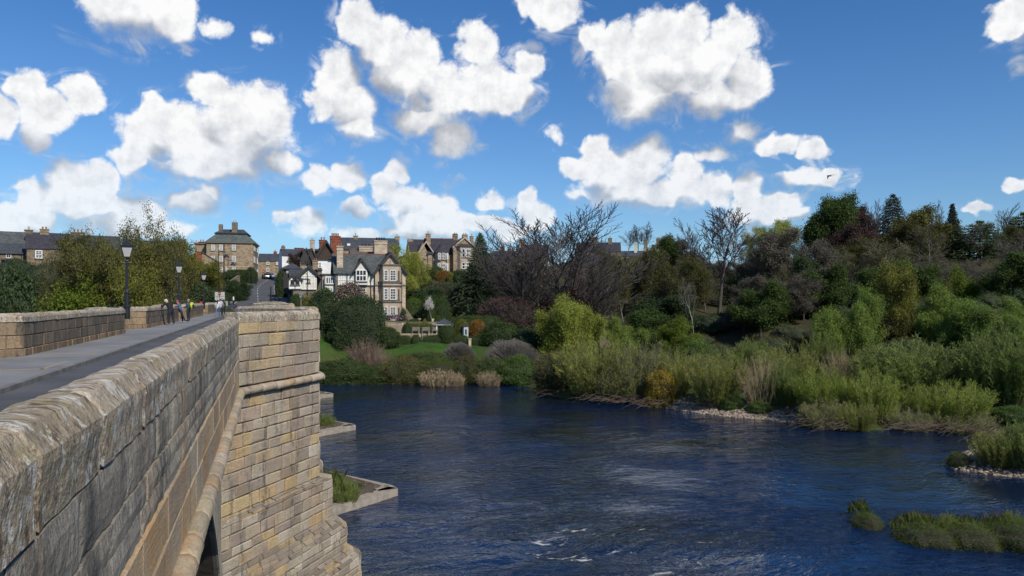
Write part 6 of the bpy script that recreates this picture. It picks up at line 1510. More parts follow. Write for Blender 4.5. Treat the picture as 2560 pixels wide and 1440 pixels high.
 ('willow_scrub_green','apron_plant','tall weeds on the nearest pier apron beside the masonry',858,1194,1262,80,41.5,'plant','weeds on the pier aprons'),
 ('grass_mound','apron_plant','mossy grass near the tip of the nearest pier apron',912,1222,1244,66,45,'plant','weeds on the pier aprons'),
 ('willow_scrub_green','apron_plant','tall pale weeds on the second pier apron',815,1034,1085,50,66,'plant','weeds on the pier aprons'),
 ('grass_mound','apron_plant','mossy mound at the tip of the second pier apron',846,1064,1086,56,66.5,'plant','weeds on the pier aprons'),
 ('grass_mound','apron_plant','small dark weeds on the farthest visible pier apron',814,984,999,34,89,'plant','weeds on the pier aprons'),
 ('grass_tuft','islet_plant','pale dry blades on the lone tussock',2160,1274,1300,24,38.2,'plant','grassy islets in the river'),
]
# extra undergrowth that closes the wood below the crowns
fr = random.Random(8)
for t in T: plant(*t)
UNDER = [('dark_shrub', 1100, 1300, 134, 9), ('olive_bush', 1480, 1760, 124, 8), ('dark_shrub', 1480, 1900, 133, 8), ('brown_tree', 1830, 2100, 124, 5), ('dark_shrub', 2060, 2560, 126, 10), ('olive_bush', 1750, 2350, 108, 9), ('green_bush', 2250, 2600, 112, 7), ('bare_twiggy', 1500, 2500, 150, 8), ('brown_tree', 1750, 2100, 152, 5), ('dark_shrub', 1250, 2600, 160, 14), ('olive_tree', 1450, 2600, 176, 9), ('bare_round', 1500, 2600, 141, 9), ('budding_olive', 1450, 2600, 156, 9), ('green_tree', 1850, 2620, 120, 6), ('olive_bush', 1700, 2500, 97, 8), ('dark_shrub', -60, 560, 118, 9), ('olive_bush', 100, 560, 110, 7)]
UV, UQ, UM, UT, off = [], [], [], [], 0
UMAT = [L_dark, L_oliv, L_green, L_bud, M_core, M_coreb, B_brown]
def mesh_np(me):
    V = np.zeros(len(me.vertices)*3, np.float32); me.vertices.foreach_get('co', V); V = V.reshape(-1, 3)
    lt = np.zeros(len(me.polygons), np.int32); me.polygons.foreach_get('loop_total', lt); L = np.zeros(len(me.loops), np.int32); me.loops.foreach_get('vertex_index', L)
    mi = np.zeros(len(me.polygons), np.int32); me.polygons.foreach_get('material_index', mi)
    c = np.zeros(len(me.polygons)*4, np.float32); me.attributes['tint'].data.foreach_get('color', c); c = c.reshape(-1, 4)[:, 0]
    k = int(lt[0]); return V, L.reshape(-1, k), np.array([UMAT.index(m) if m in UMAT else 0 for m in me.materials])[mi], c
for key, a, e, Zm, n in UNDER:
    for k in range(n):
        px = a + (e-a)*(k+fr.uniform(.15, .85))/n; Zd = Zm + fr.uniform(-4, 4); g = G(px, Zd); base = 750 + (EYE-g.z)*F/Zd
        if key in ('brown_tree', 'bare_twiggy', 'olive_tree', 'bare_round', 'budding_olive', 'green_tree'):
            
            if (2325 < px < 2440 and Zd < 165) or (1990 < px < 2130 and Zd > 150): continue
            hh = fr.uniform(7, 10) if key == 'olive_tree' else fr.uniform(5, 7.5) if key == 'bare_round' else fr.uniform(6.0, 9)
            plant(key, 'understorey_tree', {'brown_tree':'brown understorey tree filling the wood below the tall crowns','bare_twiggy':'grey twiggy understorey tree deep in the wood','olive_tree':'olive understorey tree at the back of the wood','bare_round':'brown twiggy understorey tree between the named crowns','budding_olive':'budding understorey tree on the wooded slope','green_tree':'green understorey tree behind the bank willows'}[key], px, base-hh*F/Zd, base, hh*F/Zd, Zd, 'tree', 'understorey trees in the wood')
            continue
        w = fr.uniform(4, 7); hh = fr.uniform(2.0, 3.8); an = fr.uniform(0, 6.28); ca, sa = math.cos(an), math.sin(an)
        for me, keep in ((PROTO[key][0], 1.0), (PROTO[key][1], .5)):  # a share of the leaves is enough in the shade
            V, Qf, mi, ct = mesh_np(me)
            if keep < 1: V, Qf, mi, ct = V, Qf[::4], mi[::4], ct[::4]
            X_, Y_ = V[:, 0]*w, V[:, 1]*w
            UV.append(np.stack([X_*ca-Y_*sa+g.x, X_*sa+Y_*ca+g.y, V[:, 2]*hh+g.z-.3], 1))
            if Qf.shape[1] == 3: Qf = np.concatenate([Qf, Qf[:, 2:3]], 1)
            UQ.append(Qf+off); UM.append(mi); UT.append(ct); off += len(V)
UQ = np.concatenate(UQ); UV = np.concatenate(UV); UM = np.concatenate(UM); UT = np.concatenate(UT)
tri = UQ[:, 2] == UQ[:, 3]
def und(sel, Qs):
    me = np_mesh('undergrowth', UV, Qs, UMAT, UM[sel], UT[sel]); return me
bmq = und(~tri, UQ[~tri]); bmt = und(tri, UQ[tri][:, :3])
# one object: triangles of the shade cores joined to the leaf faces
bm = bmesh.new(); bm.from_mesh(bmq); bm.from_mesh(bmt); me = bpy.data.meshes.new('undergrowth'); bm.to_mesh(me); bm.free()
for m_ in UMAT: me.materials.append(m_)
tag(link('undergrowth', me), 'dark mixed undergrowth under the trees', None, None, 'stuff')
# grass blades on the lawns and the bank edge, ivy and moss left to the materials
gr = np.random.default_rng(4)
def blades(name, pts, h, wd, mat, lean=.35, kind='stuff'):
    pts = np.array(pts); n = len(pts); d = gr.normal(size=(n, 3)); d[:, 2] = 0; d /= np.linalg.norm(d, axis=1)[:, None]; hh = h*gr.uniform(.5, 1.4, n)[:, None]
    s = np.stack([-d[:, 1], d[:, 0], d[:, 2]], 1)*wd; l = gr.normal(size=(n, 3))*lean; l[:, 2] = 0; up = np.array([[0, 0, 1.0]])
    V = np.stack([pts-s, pts+s, pts+(up+l*.5)*hh*.6+s*.7, pts+(up+l)*hh], 1).reshape(-1, 3); Qb = np.arange(4*n).reshape(n, 4)
    return tag(link(name, np_mesh(name, V, Qb, mat, None, gr.uniform(.6, 1.3, n))), None, None, None, kind)
cand = []
while len(cand) < 26000:
    px = gr.uniform(780, 2600); Zd = gr.uniform(60, 122); v = P(px, 750, Zd); cand.append((v.x, v.y))
cx = np.array([c[0] for c in cand]); cy = np.array([c[1] for c in cand]); sdv = shore_dist(cx, cy); ok = sdv > .9
cx, cy, sdv = cx[ok], cy[ok], sdv[ok]; hz = height(cx, cy, sdv)
blades('grass', np.stack([cx, cy, hz-.05], 1), .15, .035, L_grass)
# tall grass and weeds on the pier aprons
ap = []
for pv, n in zip(PIERS[1:], (1700, 1500, 900, 500)):
    for k in range(n):
        t = gr.random(); y0 = pv-6.4; u = gr.uniform(-.3, 5.2); vlo = (pv-7.4) + (u+.5)/6.5*(5.4); y = gr.uniform(vlo+.25, max(vlo+.5, pv+1.0-.35*u)); ap.append((u, y, .5))
ap = np.array(ap); dens = np.array([ns(p[0]*.9, p[1]*.9) for p in ap]); hi = (dens > -.05) & (ap[:, 0] < 4.0)
blades('apron_grass', ap[hi], .95, .011, L_grass, .16); blades('apron_grass', ap[hi]+.06, .8, .010, L_oliv, .2); blades('apron_weeds', ap[~hi], .16, .02, L_mid, .5)
blades('apron_weeds', ap[hi][::2]+gr.normal(size=ap[hi][::2].shape)*.1*np.array([1,1,0]), .22, .025, L_mid, .5)
ig = []
for (px, base, wpx, n) in ((2168,1300,66,260),(2320,1340,140,800),(2430,1345,130,600),(2540,1345,140,800)):
    c = W0(px, base, 0); w = wpx*34/F*.5
    for k in range(n):
        a, r = gr.uniform(0, 6.28), math.sqrt(gr.random()); ig.append((c.x+math.cos(a)*r*w, c.y+.5+math.sin(a)*r*w, .05+.45*(1-r*r)))
ig = np.array(ig); blades('islet_grass', ig, .32, .010, L_green, .2); blades('islet_grass', ig[::2]+.05, .42, .009, L_oliv, .25)
# stones of the shingle beach and the spit
def stones(name, pts, sz, mat):
    V, Fq = [], []
    for (x, y, zz) in pts:
        s = sz*gr.uniform(.4, 1.5); o = len(V); sx, sy, sz_ = s*gr.uniform(.7, 1.4), s*gr.uniform(.7, 1.3), s*gr.uniform(.4, .8); a = gr.uniform(0, 6.28)
        for q in ((-1,-1,-.5),(1,-1,-.5),(1,1,-.5),(-1,1,-.5),(-.6,-.6,.8),(.6,-.6,.8),(.6,.6,.8),(-.6,.6,.8)):
            X_, Y_ = q[0]*sx*gr.uniform(.8, 1.2), q[1]*sy*gr.uniform(.8, 1.2); V.append((x+X_*math.cos(a)-Y_*math.sin(a), y+X_*math.sin(a)+Y_*math.cos(a), zz+q[2]*sz_))
        Fq += [(o+4,o+5,o+6,o+7),(o,o+1,o+5,o+4),(o+1,o+2,o+6,o+5),(o+2,o+3,o+7,o+6),(o+3,o,o+4,o+7)]
    me = np_mesh(name, V, np.array(Fq), mat, None, np.repeat(gr.uniform(.5, 1.3, len(pts)), 5)); return tag(link(name, me), None, None, None, 'stuff')
M_peb = simple('river_pebble', (.34,.27,.20), (.20,.165,.13), .9, 4, tint=True)
pp = []
while len(pp) < 2600:
    px, py = gr.uniform(1640, 2000), gr.uniform(1008, 1060); v = W0(px, py, .3); 
    s_ = float(shore_dist(np.array([v.x]), np.array([v.y]))[0])
    if -.8 < s_ < 3.4: pp.append((v.x, v.y, gz(v.x, v.y)+.02))
while len(pp) < 3900:
    px, py = gr.uniform(2360, 2640), gr.uniform(1120, 1215); v = W0(px, py, .2); s_ = float(shore_dist(np.array([v.x]), np.array([v.y]))[0])
    if -1.0 < s_ < 3.0: pp.append((v.x, v.y, gz(v.x, v.y)+.02))
while len(pp) < 4100:
    px, py = gr.uniform(1320, 2500), gr.uniform(975, 1090); v = W0(px, py, .1); s_ = float(shore_dist(np.array([v.x]), np.array([v.y]))[0])
    if -.8 < s_ < 1.2: pp.append((v.x, v.y, gz(v.x, v.y)+.02))
stones('gravel', pp, .085, M_peb)
# dead branches and roots lodged along the undercut bank
dr = random.Random(31); db = MB()
for (a, e, n) in ((1450, 1640, 130), (2220, 2480, 160), (1990, 2120, 60), (1320, 1400, 20)):
    for k in range(n):
        px = dr.uniform(a, e)
        py = np.interp(px, [1325,1345,1420,1500,1600,1680,1760,1850,1950,2030,2100,2180,2250,2350,2440,2486], [965,984,996,1002,1011,1022,1034,1044,1052,1062,1074,1076,1073,1074,1080,1092])
        p = W0(px, py-dr.uniform(-3, 14), dr.uniform(.2, 1.0)); an = dr.uniform(-.5, .6) + (math.pi if dr.random() < .4 else 0); L = dr.uniform(.8, 2.8); q = p + Vector((math.cos(an)*L, math.sin(an)*L*.4, dr.uniform(-.5, .5)))
        mid = p.lerp(q, .5) + Vector((0, 0, dr.uniform(.05, .4))); db.tube([p, mid, q], [.026, .018, .007], 4, False, dr.uniform(.6, 1.3))
M_drift = simple('driftwood', (.12,.085,.06), (.045,.034,.027), .95, 2, tint=True)
tag(db.build('driftwood', M_drift), 'tangle of brown dead branches lodged along the undercut bank', None, None, 'stuff')
# ------------------------------------------------------------------ lamps, signs, people, cars, garden things
M_lampglass = simple('frosted_lamp_glass', (.50,.50,.46), (.40,.40,.38), .35, 2)
M_blackp = simple('black_paint', (.010,.011,.013), (.018,.019,.022), .38, 6)
def bridge_lamp(label, px, v):
    k = (px-1280)/F; dx, dy = k*CT+ST, CT-k*ST; u = dx/dy*v; zt_ = DECK+1.38
    o = empty('street_lamp', (u, v, zt_), .2, label, 'street lamp', 'lamp posts on the bridge parapet')
    m = MB(); m.lathe([(.16,-.6),(.16,.0),(.20,.02),(.20,.10),(.13,.16),(.12,.75),(.15,.80),(.10,.86),(.075,1.0),(.065,2.45),(.09,2.5),(.05,2.58),(.05,2.70)], (0,0,0), 10); m.tube([(-.28,0,2.42),(.28,0,2.42)], .018, 5); m.build('post', M_blackp, o)
    l = MB(); s = [(-1,-1),(1,-1),(1,1),(-1,1)]; z0, z1 = 2.74, 3.26; b0, b1 = .14, .27
    for (a, b_) in s: l.tube([(a*b0, b_*b0, z0), (a*b1, b_*b1, z1)], .018, 4)
    l.box(-b0-.02, b0+.02, -b0-.02, b0+.02, z0-.05, z0); l.box(-b1-.03, b1+.03, -b1-.03, b1+.03, z1, z1+.05)
    t = [(a*(b1+.06), b_*(b1+.06), z1+.05) for a, b_ in s]; t2 = [(a*.10, b_*.10, z1+.30) for a, b_ in s]; l.add(t+t2, [(0,1,5,4),(1,2,6,5),(2,3,7,6),(3,0,4,7),(4,5,6,7),(3,2,1,0)])
    l.box(-.11,.11,-.11,.11,z1+.303,z1+.40); l.lathe([(.03,0),(.05,.05),(.02,.12),(.012,.26),(.002,.28)], (0,0,z1+.40), 8); ln = l.build('lantern', M_blackp, o)
    g = MB(); g.add([(a*(b0-.01), b_*(b0-.01), z0+.01) for a, b_ in s]+[(a*(b1-.012), b_*(b1-.012), z1-.01) for a, b_ in s], [(0,1,5,4),(1,2,6,5),(2,3,7,6),(3,0,4,7),(4,5,6,7)]); g.build('lamp_glass', M_lampglass, ln)
    return o
bridge_lamp('tallest and nearest black lantern post on the west parapet', 317, 44.6)
bridge_lamp('second black lantern post behind the leaning people', 447, 68.8)
bridge_lamp('third black lantern post beside the red post box', 509, 92.0)
def at_ground(px, Z, base=None):
    v = P(px, base, Z) if base else G(px, Z); return v
def column(label, px, top, Z, base, arm=None, lantern='bell', r=.075):
    p = P(px, base, Z); h_ = (base-top)/F*Z; o = empty('street_light', p, -TH-.33, label, 'street light', 'slim black street lights by the hill road')
    m = MB(); m.lathe([(r*1.9,-1.5),(r*1.9,.9),(r*1.2,1.0),(r,h_*.55),(r*.8,h_)], (0,0,0), 8); m.build('post', M_blackp, o)
    if arm:
        a = arm/F*Z; m = MB(); m.tube([(0,0,h_-.5),(a*.9,0,h_-.45),(a,0,h_-.5)], .035, 5); m.tube([(0,0,h_-1.2),(a*.5,0,h_-.5)], .02, 4); m.build('bracket', M_blackp, o)
        l = MB(); l.lathe([(.06,-.55),(.10,-.7),(.16,-.85),(.20,-1.05),(.52,-1.35),(.54,-1.45),(.2,-1.46)], (a,0,h_+.05), 10); l.build('lantern', M_blackp, o)
    return o
column('slim black street light with bell lantern in front of the mansard house', 547, 623, 122, 768, 23)
column('tallest plain black pole in front of the mansard house', 560, 609, 120, 768, None, r=.085)
column('shorter black street light with small bell lantern left of the road', 570, 645, 138, 740, 15, r=.07)
column('black pole in front of the timbered lodge', 768, 655, 117.5, 770, None)
column('black pole at the corner of the mansard house', 640, 612, 168, 708, None)
column('short square black signal post right of the road', 677, 716, 112, 768, None, r=.11)
M_swhite = simple('white_sign_face', (.70,.72,.70), (.64,.66,.64), .5, 1); M_sgrey = simple('grey_sign_post', (.30,.31,.32), (.24,.25,.26), .5, 2)
M_sred = simple('red_sign', (.50,.02,.025), (.42,.02,.022), .5, 2); M_sgreen = simple('pale_green_board', (.42,.50,.36), (.40,.46,.34), .6, 2)
def disc(m, c, r, y, n=20, d=.03): m.prism([(c[0]+r*math.cos(2*math.pi*k/n), y, c[2]+r*math.sin(2*math.pi*k/n)) for k in range(n)], (0, d, 0))
p = P(549, 772, 109); o = empty('direction_sign', p, -TH-.3, 'large white direction board with small red no entry disc at the bridge end', 'road sign')
k = 109/F; w = 28*k/2; m = MB(); m.box(-w, w, 0, .05, 22*k, 42*k); bd = m.build('board', M_swhite, o)
m = MB(); m.box(-w+.1, w-.12, -.012, -.003, 31*k, 31.8*k); m.box(.35, w-.3, -.012, -.003, 24*k, 26.5*k); m.box(-w+.25, -.2, -.012, -.003, 27*k, 27.8*k); m.box(-.03,.05,-.012,-.003,24*k,36*k); m.build('lettering', M_timd, bd)
m = MB(); disc(m, (0.0, 0, 38.5*k), .28, -.03, 20, .02); dd = m.build('no_entry_disc', M_sred, bd); m = MB(); m.box(-.19,.19,-.036,-.0301,38.5*k-.05,38.5*k+.05); m.build('bar', M_swhite, dd)
m = MB(); m.tube([(-w*.6,.1,-1),(-w*.6,.1,40*k)], .05, 6); m.tube([(w*.75,.1,-1),(w*.75,.1,40*k)], .05, 6); m.build('post', M_sgrey, o)
p = P(565.5, 772, 108); o = empty('notice_board', p, -TH-.3, 'small pale green notice board right of the direction board', 'notice board'); k = 108/F
m = MB(); m.box(-4.2*k, 4.2*k, 0, .04, 7*k, 19*k); m.build('board', M_sgreen, o); m = MB(); m.tube([(0,.08,-1),(0,.08,18*k)], .04, 6); m.build('post', M_sgrey, o)
p = P(658.5, 692, 186); o = empty('no_entry_sign', p, -TH-.3, 'red no entry disc at the top of the road', 'road sign'); k = 186/F
m = MB(); disc(m, (0, 0, 13*k), .36, -.03); dd = m.build('disc', M_sred, o); m = MB(); m.box(-.25,.25,-.045,-.0301,13*k-.06,13*k+.06); m.build('bar', M_swhite, dd); m = MB(); m.tube([(0,.05,-1),(0,.05,15*k)], .04, 6); m.build('post', M_sgrey, o)
p = P(752, 770, 112); o = empty('round_sign', p, -TH-.28, 'grey backed round road sign on a pale post before the timbered lodge', 'road sign'); k = 112/F
m = MB(); disc(m, (0, 0, 36*k), .30, -.03); disc(m, (0, 0, 29*k), .24, -.03); m.build('disc', M_sgrey, o); m = MB(); m.tube([(0,.05,-1.2),(0,.05,41*k)], .04, 6); m.build('post', M_sgrey, o)
p = P(544, 772, 107.5); o = empty('weight_limit_sign', p, -TH-.3, 'small white round sign beside the direction board', 'road sign'); k = 107.5/F
m = MB(); disc(m, (0, 0, 22*k), .24, -.03); m.build('disc', M_swhite, o); m = MB(); m.tube([(0,.05,-1),(0,.05,25*k)], .035, 6); m.build('post', M_sgrey, o)
o = empty('post_box', P(503, 781, 106), 0, 'red pillar post box beside the third lantern post', 'post box')
m = MB(); m.lathe([(.27,-.8),(.27,.12),(.23,.15),(.23,1.28),(.28,1.31),(.28,1.40),(.20,1.50),(.02,1.56)], (0,0,0), 16); b_ = m.build('pillar', M_sred, o); m = MB(); m.box(-.13,.13,-.245,-.20,1.10,1.16); m.build('slot', M_timd, b_)
o = empty('bollard', P(583.5, 762, 121), 0, 'white and black bollard at the left kerb of the climbing road', 'bollard')
m = MB(); m.lathe([(.12,-.5),(.12,.0),(.12,.75)], (0,0,0), 8); m.build('shaft', M_blackp, o); m = MB(); m.lathe([(.125,.752),(.125,1.2),(.10,1.3),(.01,1.33)], (0,0,0), 8); m.build('top', M_swhite, o)
# ---- cars
def paint(name, c, rough=.28):
    m, nt, b = new_mat(name); b.inputs['Base Color'].default_value = (*c, 1); b.inputs['Roughness'].default_value = rough; b.inputs['Coat Weight'].default_value = .6; b.inputs['Coat Roughness'].default_value = .08; return m
M_tyre = simple('tyre_rubber', (.015,.015,.015), (.025,.025,.025), .9, 5); M_rim = simple('wheel_rim', (.40,.40,.42), (.28,.28,.30), .35, 3, metal=.8); M_carglass = M_glass
M_headl = simple('headlight_glass', (.75,.76,.78), (.6,.6,.62), .15, 3); M_taill = simple('tail_light', (.35,.01,.01), (.25,.01,.01), .25, 3)
def car(label, pos, rz, mt, L=4.2, W=1.76, Hh=1.46):
    o = empty('parked_car', pos, rz, label, 'car', 'cars at the end of the bridge and up the road')
    prof = [(-L/2,.30),(-L/2+.02,.62),(-L/2+.10,.86),(-L/2+.55,.95),(-L*.20,1.0),(-L*.10,1.36),(.05,Hh),(L*.22,Hh-.03),(L*.38,1.10),(L/2-.12,.98),(L/2,.70),(L/2-.02,.30)]
    m = MB(); n = len(prof); V = []
    for (sy, ins) in ((-1,.10),(-1,0),(1,0),(1,.10)):
        for (x_, z_) in prof:
            k_ = .16*max(0, (z_-.95)/.5); V.append((x_*(1-.02*(ins > 0)), sy*(W/2-k_-ins*.3), z_ - (.03 if ins and z_ > .5 else 0)))
    V = []
    rows = [(-1, .00, 1), (-1, 1, 0), (1, 1, 0), (1, 0, 1)]
    for si, s_ in enumerate((-.86, -1, 1, .86)):
        for (x_, z_) in prof:
            k_ = .20*max(0, (z_-.95)/.5); e_ = 1 if abs(s_) == 1 else 0
            V.append((x_*(1 if not e_ else .985), s_*(W/2-k_), z_ - (.035 if e_ and z_ > .6 else 0)))
    Fq = [(r_*n+i, r_*n+(i+1), (r_+1)*n+(i+1), (r_+1)*n+i) for r_ in range(3) for i in range(n-1)] + [tuple(range(n))[::-1], tuple(3*n+i for i in range(n))] + [(r_*n+n-1, r_*n, (r_+1)*n, (r_+1)*n+n-1) for r_ in range(3)]
    Fq = [f for f in Fq]; m.add(V, Fq); b_ = m.build('body', mt, o, False)
    m = MB()
    for s_ in (-1, 1):
        y0_ = s_*(W/2-.075); y1_ = s_*(W/2-.20)
        m.prism([(-L*.165, y0_+s_*.012, 1.02), (-L*.09, y1_+s_*.02, Hh-.14), (.04, y1_+s_*.02, Hh-.09), (.02, y0_+s_*.012, 1.02)], (0, -s_*.03, 0)); m.prism([(.10, y0_+s_*.012, 1.02), (.12, y1_+s_*.02, Hh-.09), (L*.22, y1_+s_*.02, Hh-.13), (L*.32, y0_+s_*.012, 1.06)], (0, -s_*.03, 0))
    m.build('side_window', M_carglass, o)
    m = MB(); m.prism([(-L*.195,-W*.40,1.03),(-L*.195,W*.40,1.03),(-L*.108,W*.35,1.33),(-L*.108,-W*.35,1.33)], (-.03,0,.012)); m.build('windscreen', M_carglass, o)
    m = MB(); m.prism([(L*.37,-W*.38,1.14),(L*.37,W*.38,1.14),(L*.24,W*.34,Hh-.10),(L*.24,-W*.34,Hh-.10)], (.03,0,.02)); m.build('rear_window', M_carglass, o)
    for sx in (-.30, .30):
        for s_ in (-1, 1):
            m = MB(); n2 = 18; cx_, cy_ = sx*L, s_*(W/2-.20)
            m.prism([(cx_+.31*math.cos(2*math.pi*q/n2), cy_, .31+.31*math.sin(2*math.pi*q/n2)) for q in range(n2)], (0, s_*.21, 0)); wl = m.build('wheel', M_tyre, o)
            m = MB(); m.prism([(cx_+.20*math.cos(2*math.pi*q/n2), cy_+s_*.212, .31+.20*math.sin(2*math.pi*q/n2)) for q in range(n2)], (0, s_*.012, 0)); m.build('rim', M_rim, wl)
    for s_ in (-1, 1):
        m = MB(); m.box(-L/2-.01, -L/2+.10, s_*W*.36-.16, s_*W*.36+.16, .66, .82); m.build('headlight', M_headl, o); m = MB(); m.box(L/2-.08, L/2+.01, s_*W*.38-.12, s_*W*.38+.12, .72, .94); m.build('tail_light', M_taill, o)
    m = MB(); m.box(-L/2-.012, -L/2+.02, -.26,.26,.42,.53); m.build('number_plate', M_swhite, o)
    return o
cp = P(521, 781.5, 109); car('white car parked at the bridge end behind the red post box', cp, R(8), paint('white_car_paint', (.62,.63,.64)))
cp = P(556, 778, 119); car('dark car behind the white car at the bridge end', cp, R(14), paint('dark_car_paint', (.02,.022,.028)))
for (px, py, Zd, lab, c, rz) in ((667, 698.5, 187, 'dark car waiting at the top of the road', (.012,.014,.018), 100), (678.5, 698, 190, 'silver blue car waiting beside the dark one at the top of the road', (.20,.26,.36), 84)):
    q = P(px, py, Zd); car(lab, q+Vector((0,0,.12)), R(rz), paint(lab.split()[0]+'_paint', c))
# ---- people
def cloth(name, c): return simple(name, c, tuple(x*.7 for x in c), .9, 12)
M_skin = simple('skin', (.48,.28,.20), (.40,.23,.165), .55, 8)
CL = {k: cloth(k, c) for k, c in dict(black_cloth=(.010,.010,.013), navy_cloth=(.016,.020,.034), jeans=(.11,.17,.27), dark_jeans=(.020,.026,.045), blue_jacket=(.035,.10,.19), grey_blue_jacket=(.10,.12,.20), white_top=(.62,.60,.60), maroon_jacket=(.040,.014,.022), white_hair=(.55,.50,.48), brown_hair=(.05,.028,.016), fair_hair=(.38,.24,.13), red_scarf=(.45,.05,.06), shoe_white=(.66,.66,.66), shoe_dark=(.014,.013,.013), yellow_bag=(.48,.52,.03), pale_shirt=(.45,.46,.52), teal=(.05,.14,.15)).items()}
def person(label, pos, rz, J, mats, hair=None, group='people walking on the bridge pavement', size=1.0):
    """J: joint name -> (x, y, z) with the figure facing -y; bones carry a radius and a material"""
    o = empty('person', pos, rz, label, 'person', group); o.scale = size if hasattr(size, '__len__') else (size,)*3; face = Vector(J.pop('face', (0,-1,0))).normalized()
    bones = [('hip','waist',.145,.135,'t'),('waist','chest',.135,.155,'t'),('chest','neck',.15,.062,'t'),('neck','head0',.055,.07,'s'),('head0','head1',.085,.098,'s'),('head1','head2',.098,.06,'s')]
    for s_ in 'lr':
        bones += [('chest','sh'+s_,.12,.075,'t'),('sh'+s_,'el'+s_,.068,.052,'t'),('el'+s_,'wr'+s_,.05,.036,'t'),('wr'+s_,'ha'+s_,.034,.036,'s'),
                  ('hip','hj'+s_,.13,.105,'p'),('hj'+s_,'kn'+s_,.105,.072,'p'),('kn'+s_,'an'+s_,.07,.048,'p'),('an'+s_,'to'+s_,.05,.036,'f')]
        h = Vector(J['ha'+s_]); w = Vector(J['wr'+s_]); d = (h-w).normalized(); sd_ = d.cross(Vector((0,1,.3))).normalized()
        for q in range(5):
            f = 'f%d%s' % (q, s_); off = (q-1.6)*.021; ln = (.055,.075,.082,.076,.06)[q]
            if q == 0: J[f] = tuple(h + sd_*(-.055) + d*.02)
            else: J[f] = tuple(h + sd_*off + d*ln + Vector((0,-.012,-.01)))
            bones.append(('ha'+s_, f, .012, .007, 's'))
    names = list(J); idx = {n_: i for i, n_ in enumerate(names)}
    me = bpy.data.meshes.new('body'); rad = {}
    V = [J[n_] for n_ in names]; E = []
    for a, b_, ra, rb, mt in bones:
        E.append((idx[a], idx[b_])); rad[a] = rad.get(a, ra); rad[b_] = rb
    rad['hip'] = .15; rad['chest'] = .155
    me.from_pydata(V, E, []); ob = bpy.data.objects.new('body', me); COL.objects.link(ob)
    sk = ob.modifiers.new('skin', 'SKIN'); sk.use_smooth_shade = True; sb = ob.modifiers.new('sub', 'SUBSURF'); sb.levels = 1; sb.render_levels = 1
    for n_, i in idx.items():
        v = me.skin_vertices[0].data[i]; r_ = rad[n_]; v.radius = (r_, r_*(.78 if n_ in ('hip','waist','chest') else 1)); v.use_root = n_ == 'hip'
    dg = bpy.context.evaluated_depsgraph_get(); m2 = bpy.data.meshes.new_from_object(ob.evaluated_get(dg)); bpy.data.objects.remove(ob)
    m2.name = 'body'; m2.materials.clear(); order = ['t','s','p','f']
    for k_ in order: m2.materials.append(mats[k_] if k_ != 's' else M_skin)
    segs_ = [(Vector(J[a]), Vector(J[b_]), mt, ra, rb) for a, b_, ra, rb, mt in bones]
    for f in m2.polygons:
        c = f.center; best = 1e9
        for a, b_, mt, ra, rb in segs_:
            ab = b_-a; t = max(0, min(1, (c-a).dot(ab)/max(ab.length_squared, 1e-9))); d = ((c-a-ab*t).length)/(ra+(rb-ra)*t)
            if d < best: best = d; bm_ = mt
        f.material_index = order.index(bm_)
    body = link('body', m2, o)
    hd = Vector(J['head1']); up = (Vector(J['head2'])-Vector(J['head0'])).normalized(); fw = (face - up*face.dot(up)).normalized()
    m = MB(); bmx = bmesh.new(); bmesh.ops.create_icosphere(bmx, subdivisions=2, radius=1)
    sdv_ = up.cross(fw).normalized(); vs = [hd + up*.035 - fw*.02 + sdv_*(v.co.x*.098) + fw*(v.co.y*.108) + up*(v.co.z*.115) for v in bmx.verts]
    fs = [tuple(v.index for v in f.verts) for f in bmx.faces if not (f.calc_center_median().y > .35 and f.calc_center_median().z < .45) and f.calc_center_median().z > -.62]; bmx.free()
    m.add(vs, fs)
    if hair:
        if hair[1] > 0: 
            L = hair[1]; m.tube([hd - fw*.06 + up*.03, hd - fw*.10 - up*.08, hd - fw*.12 - up*(.08+L)], [.095, .085, .04], 8)
        m.build('hair', hair[0], o, True)
    fm = MB(); fc_ = hd + fw*.088                                          # eyes, nose, mouth, ears
    for s_ in (-1, 1): fm.lathe([(.002,-.012),(.012,-.006),(.012,.006),(.002,.012)], tuple(fc_ + sdv_*.034*s_ - up*.0), 6)
    fm.build('eye', M_timd, body); fm = MB(); fm.tube([fc_ + up*.01, fc_ + fw*.026 - up*.04, fc_ - up*.046], [.010,.016,.008], 5); fm.tube([fc_ - sdv_*.026 - up*.072, fc_ + fw*.004 - up*.074, fc_ + sdv_*.026 - up*.072], .007, 4)
    for s_ in (-1, 1): fm.tube([hd + sdv_*.094*s_ + up*.025, hd + sdv_*.108*s_ - fw*.01, hd + sdv_*.096*s_ - up*.035], [.014,.018,.010], 5)
    fm.build('face', M_skin, body)
    return o
def stand(**kw):
    J = dict(hip=(0,0,.95), waist=(0,.0,1.12), chest=(0,.01,1.33), neck=(0,.0,1.50), head0=(0,-.01,1.57), head1=(0,-.02,1.64), head2=(0,-.015,1.72),
        shl=(-.19,.01,1.42), shr=(.19,.01,1.42), ell=(-.25,.03,1.14), elr=(.25,.03,1.14), wrl=(-.25,-.08,.92), wrr=(.25,-.08,.92), hal=(-.25,-.12,.85), har=(.25,-.12,.85),
        hjl=(-.10,0,.90), hjr=(.10,0,.90), knl=(-.11,-.02,.50), knr=(.11,-.02,.50), anl=(-.11,.02,.08), anr=(.11,.02,.08), tol=(-.12,-.14,.04), tor=(.12,-.14,.04))
    J.update(kw); return J
ZP = DECK+.10
def onp(px, v, dz=0):
    k = (px-1280)/F; return Vector(((k*CT+ST)/(CT-k*ST)*v, v, ZP+dz))
def vfor(px, feet): Zd = (EYE-ZP)*F/(feet-750); q = P(px, feet, Zd); return q
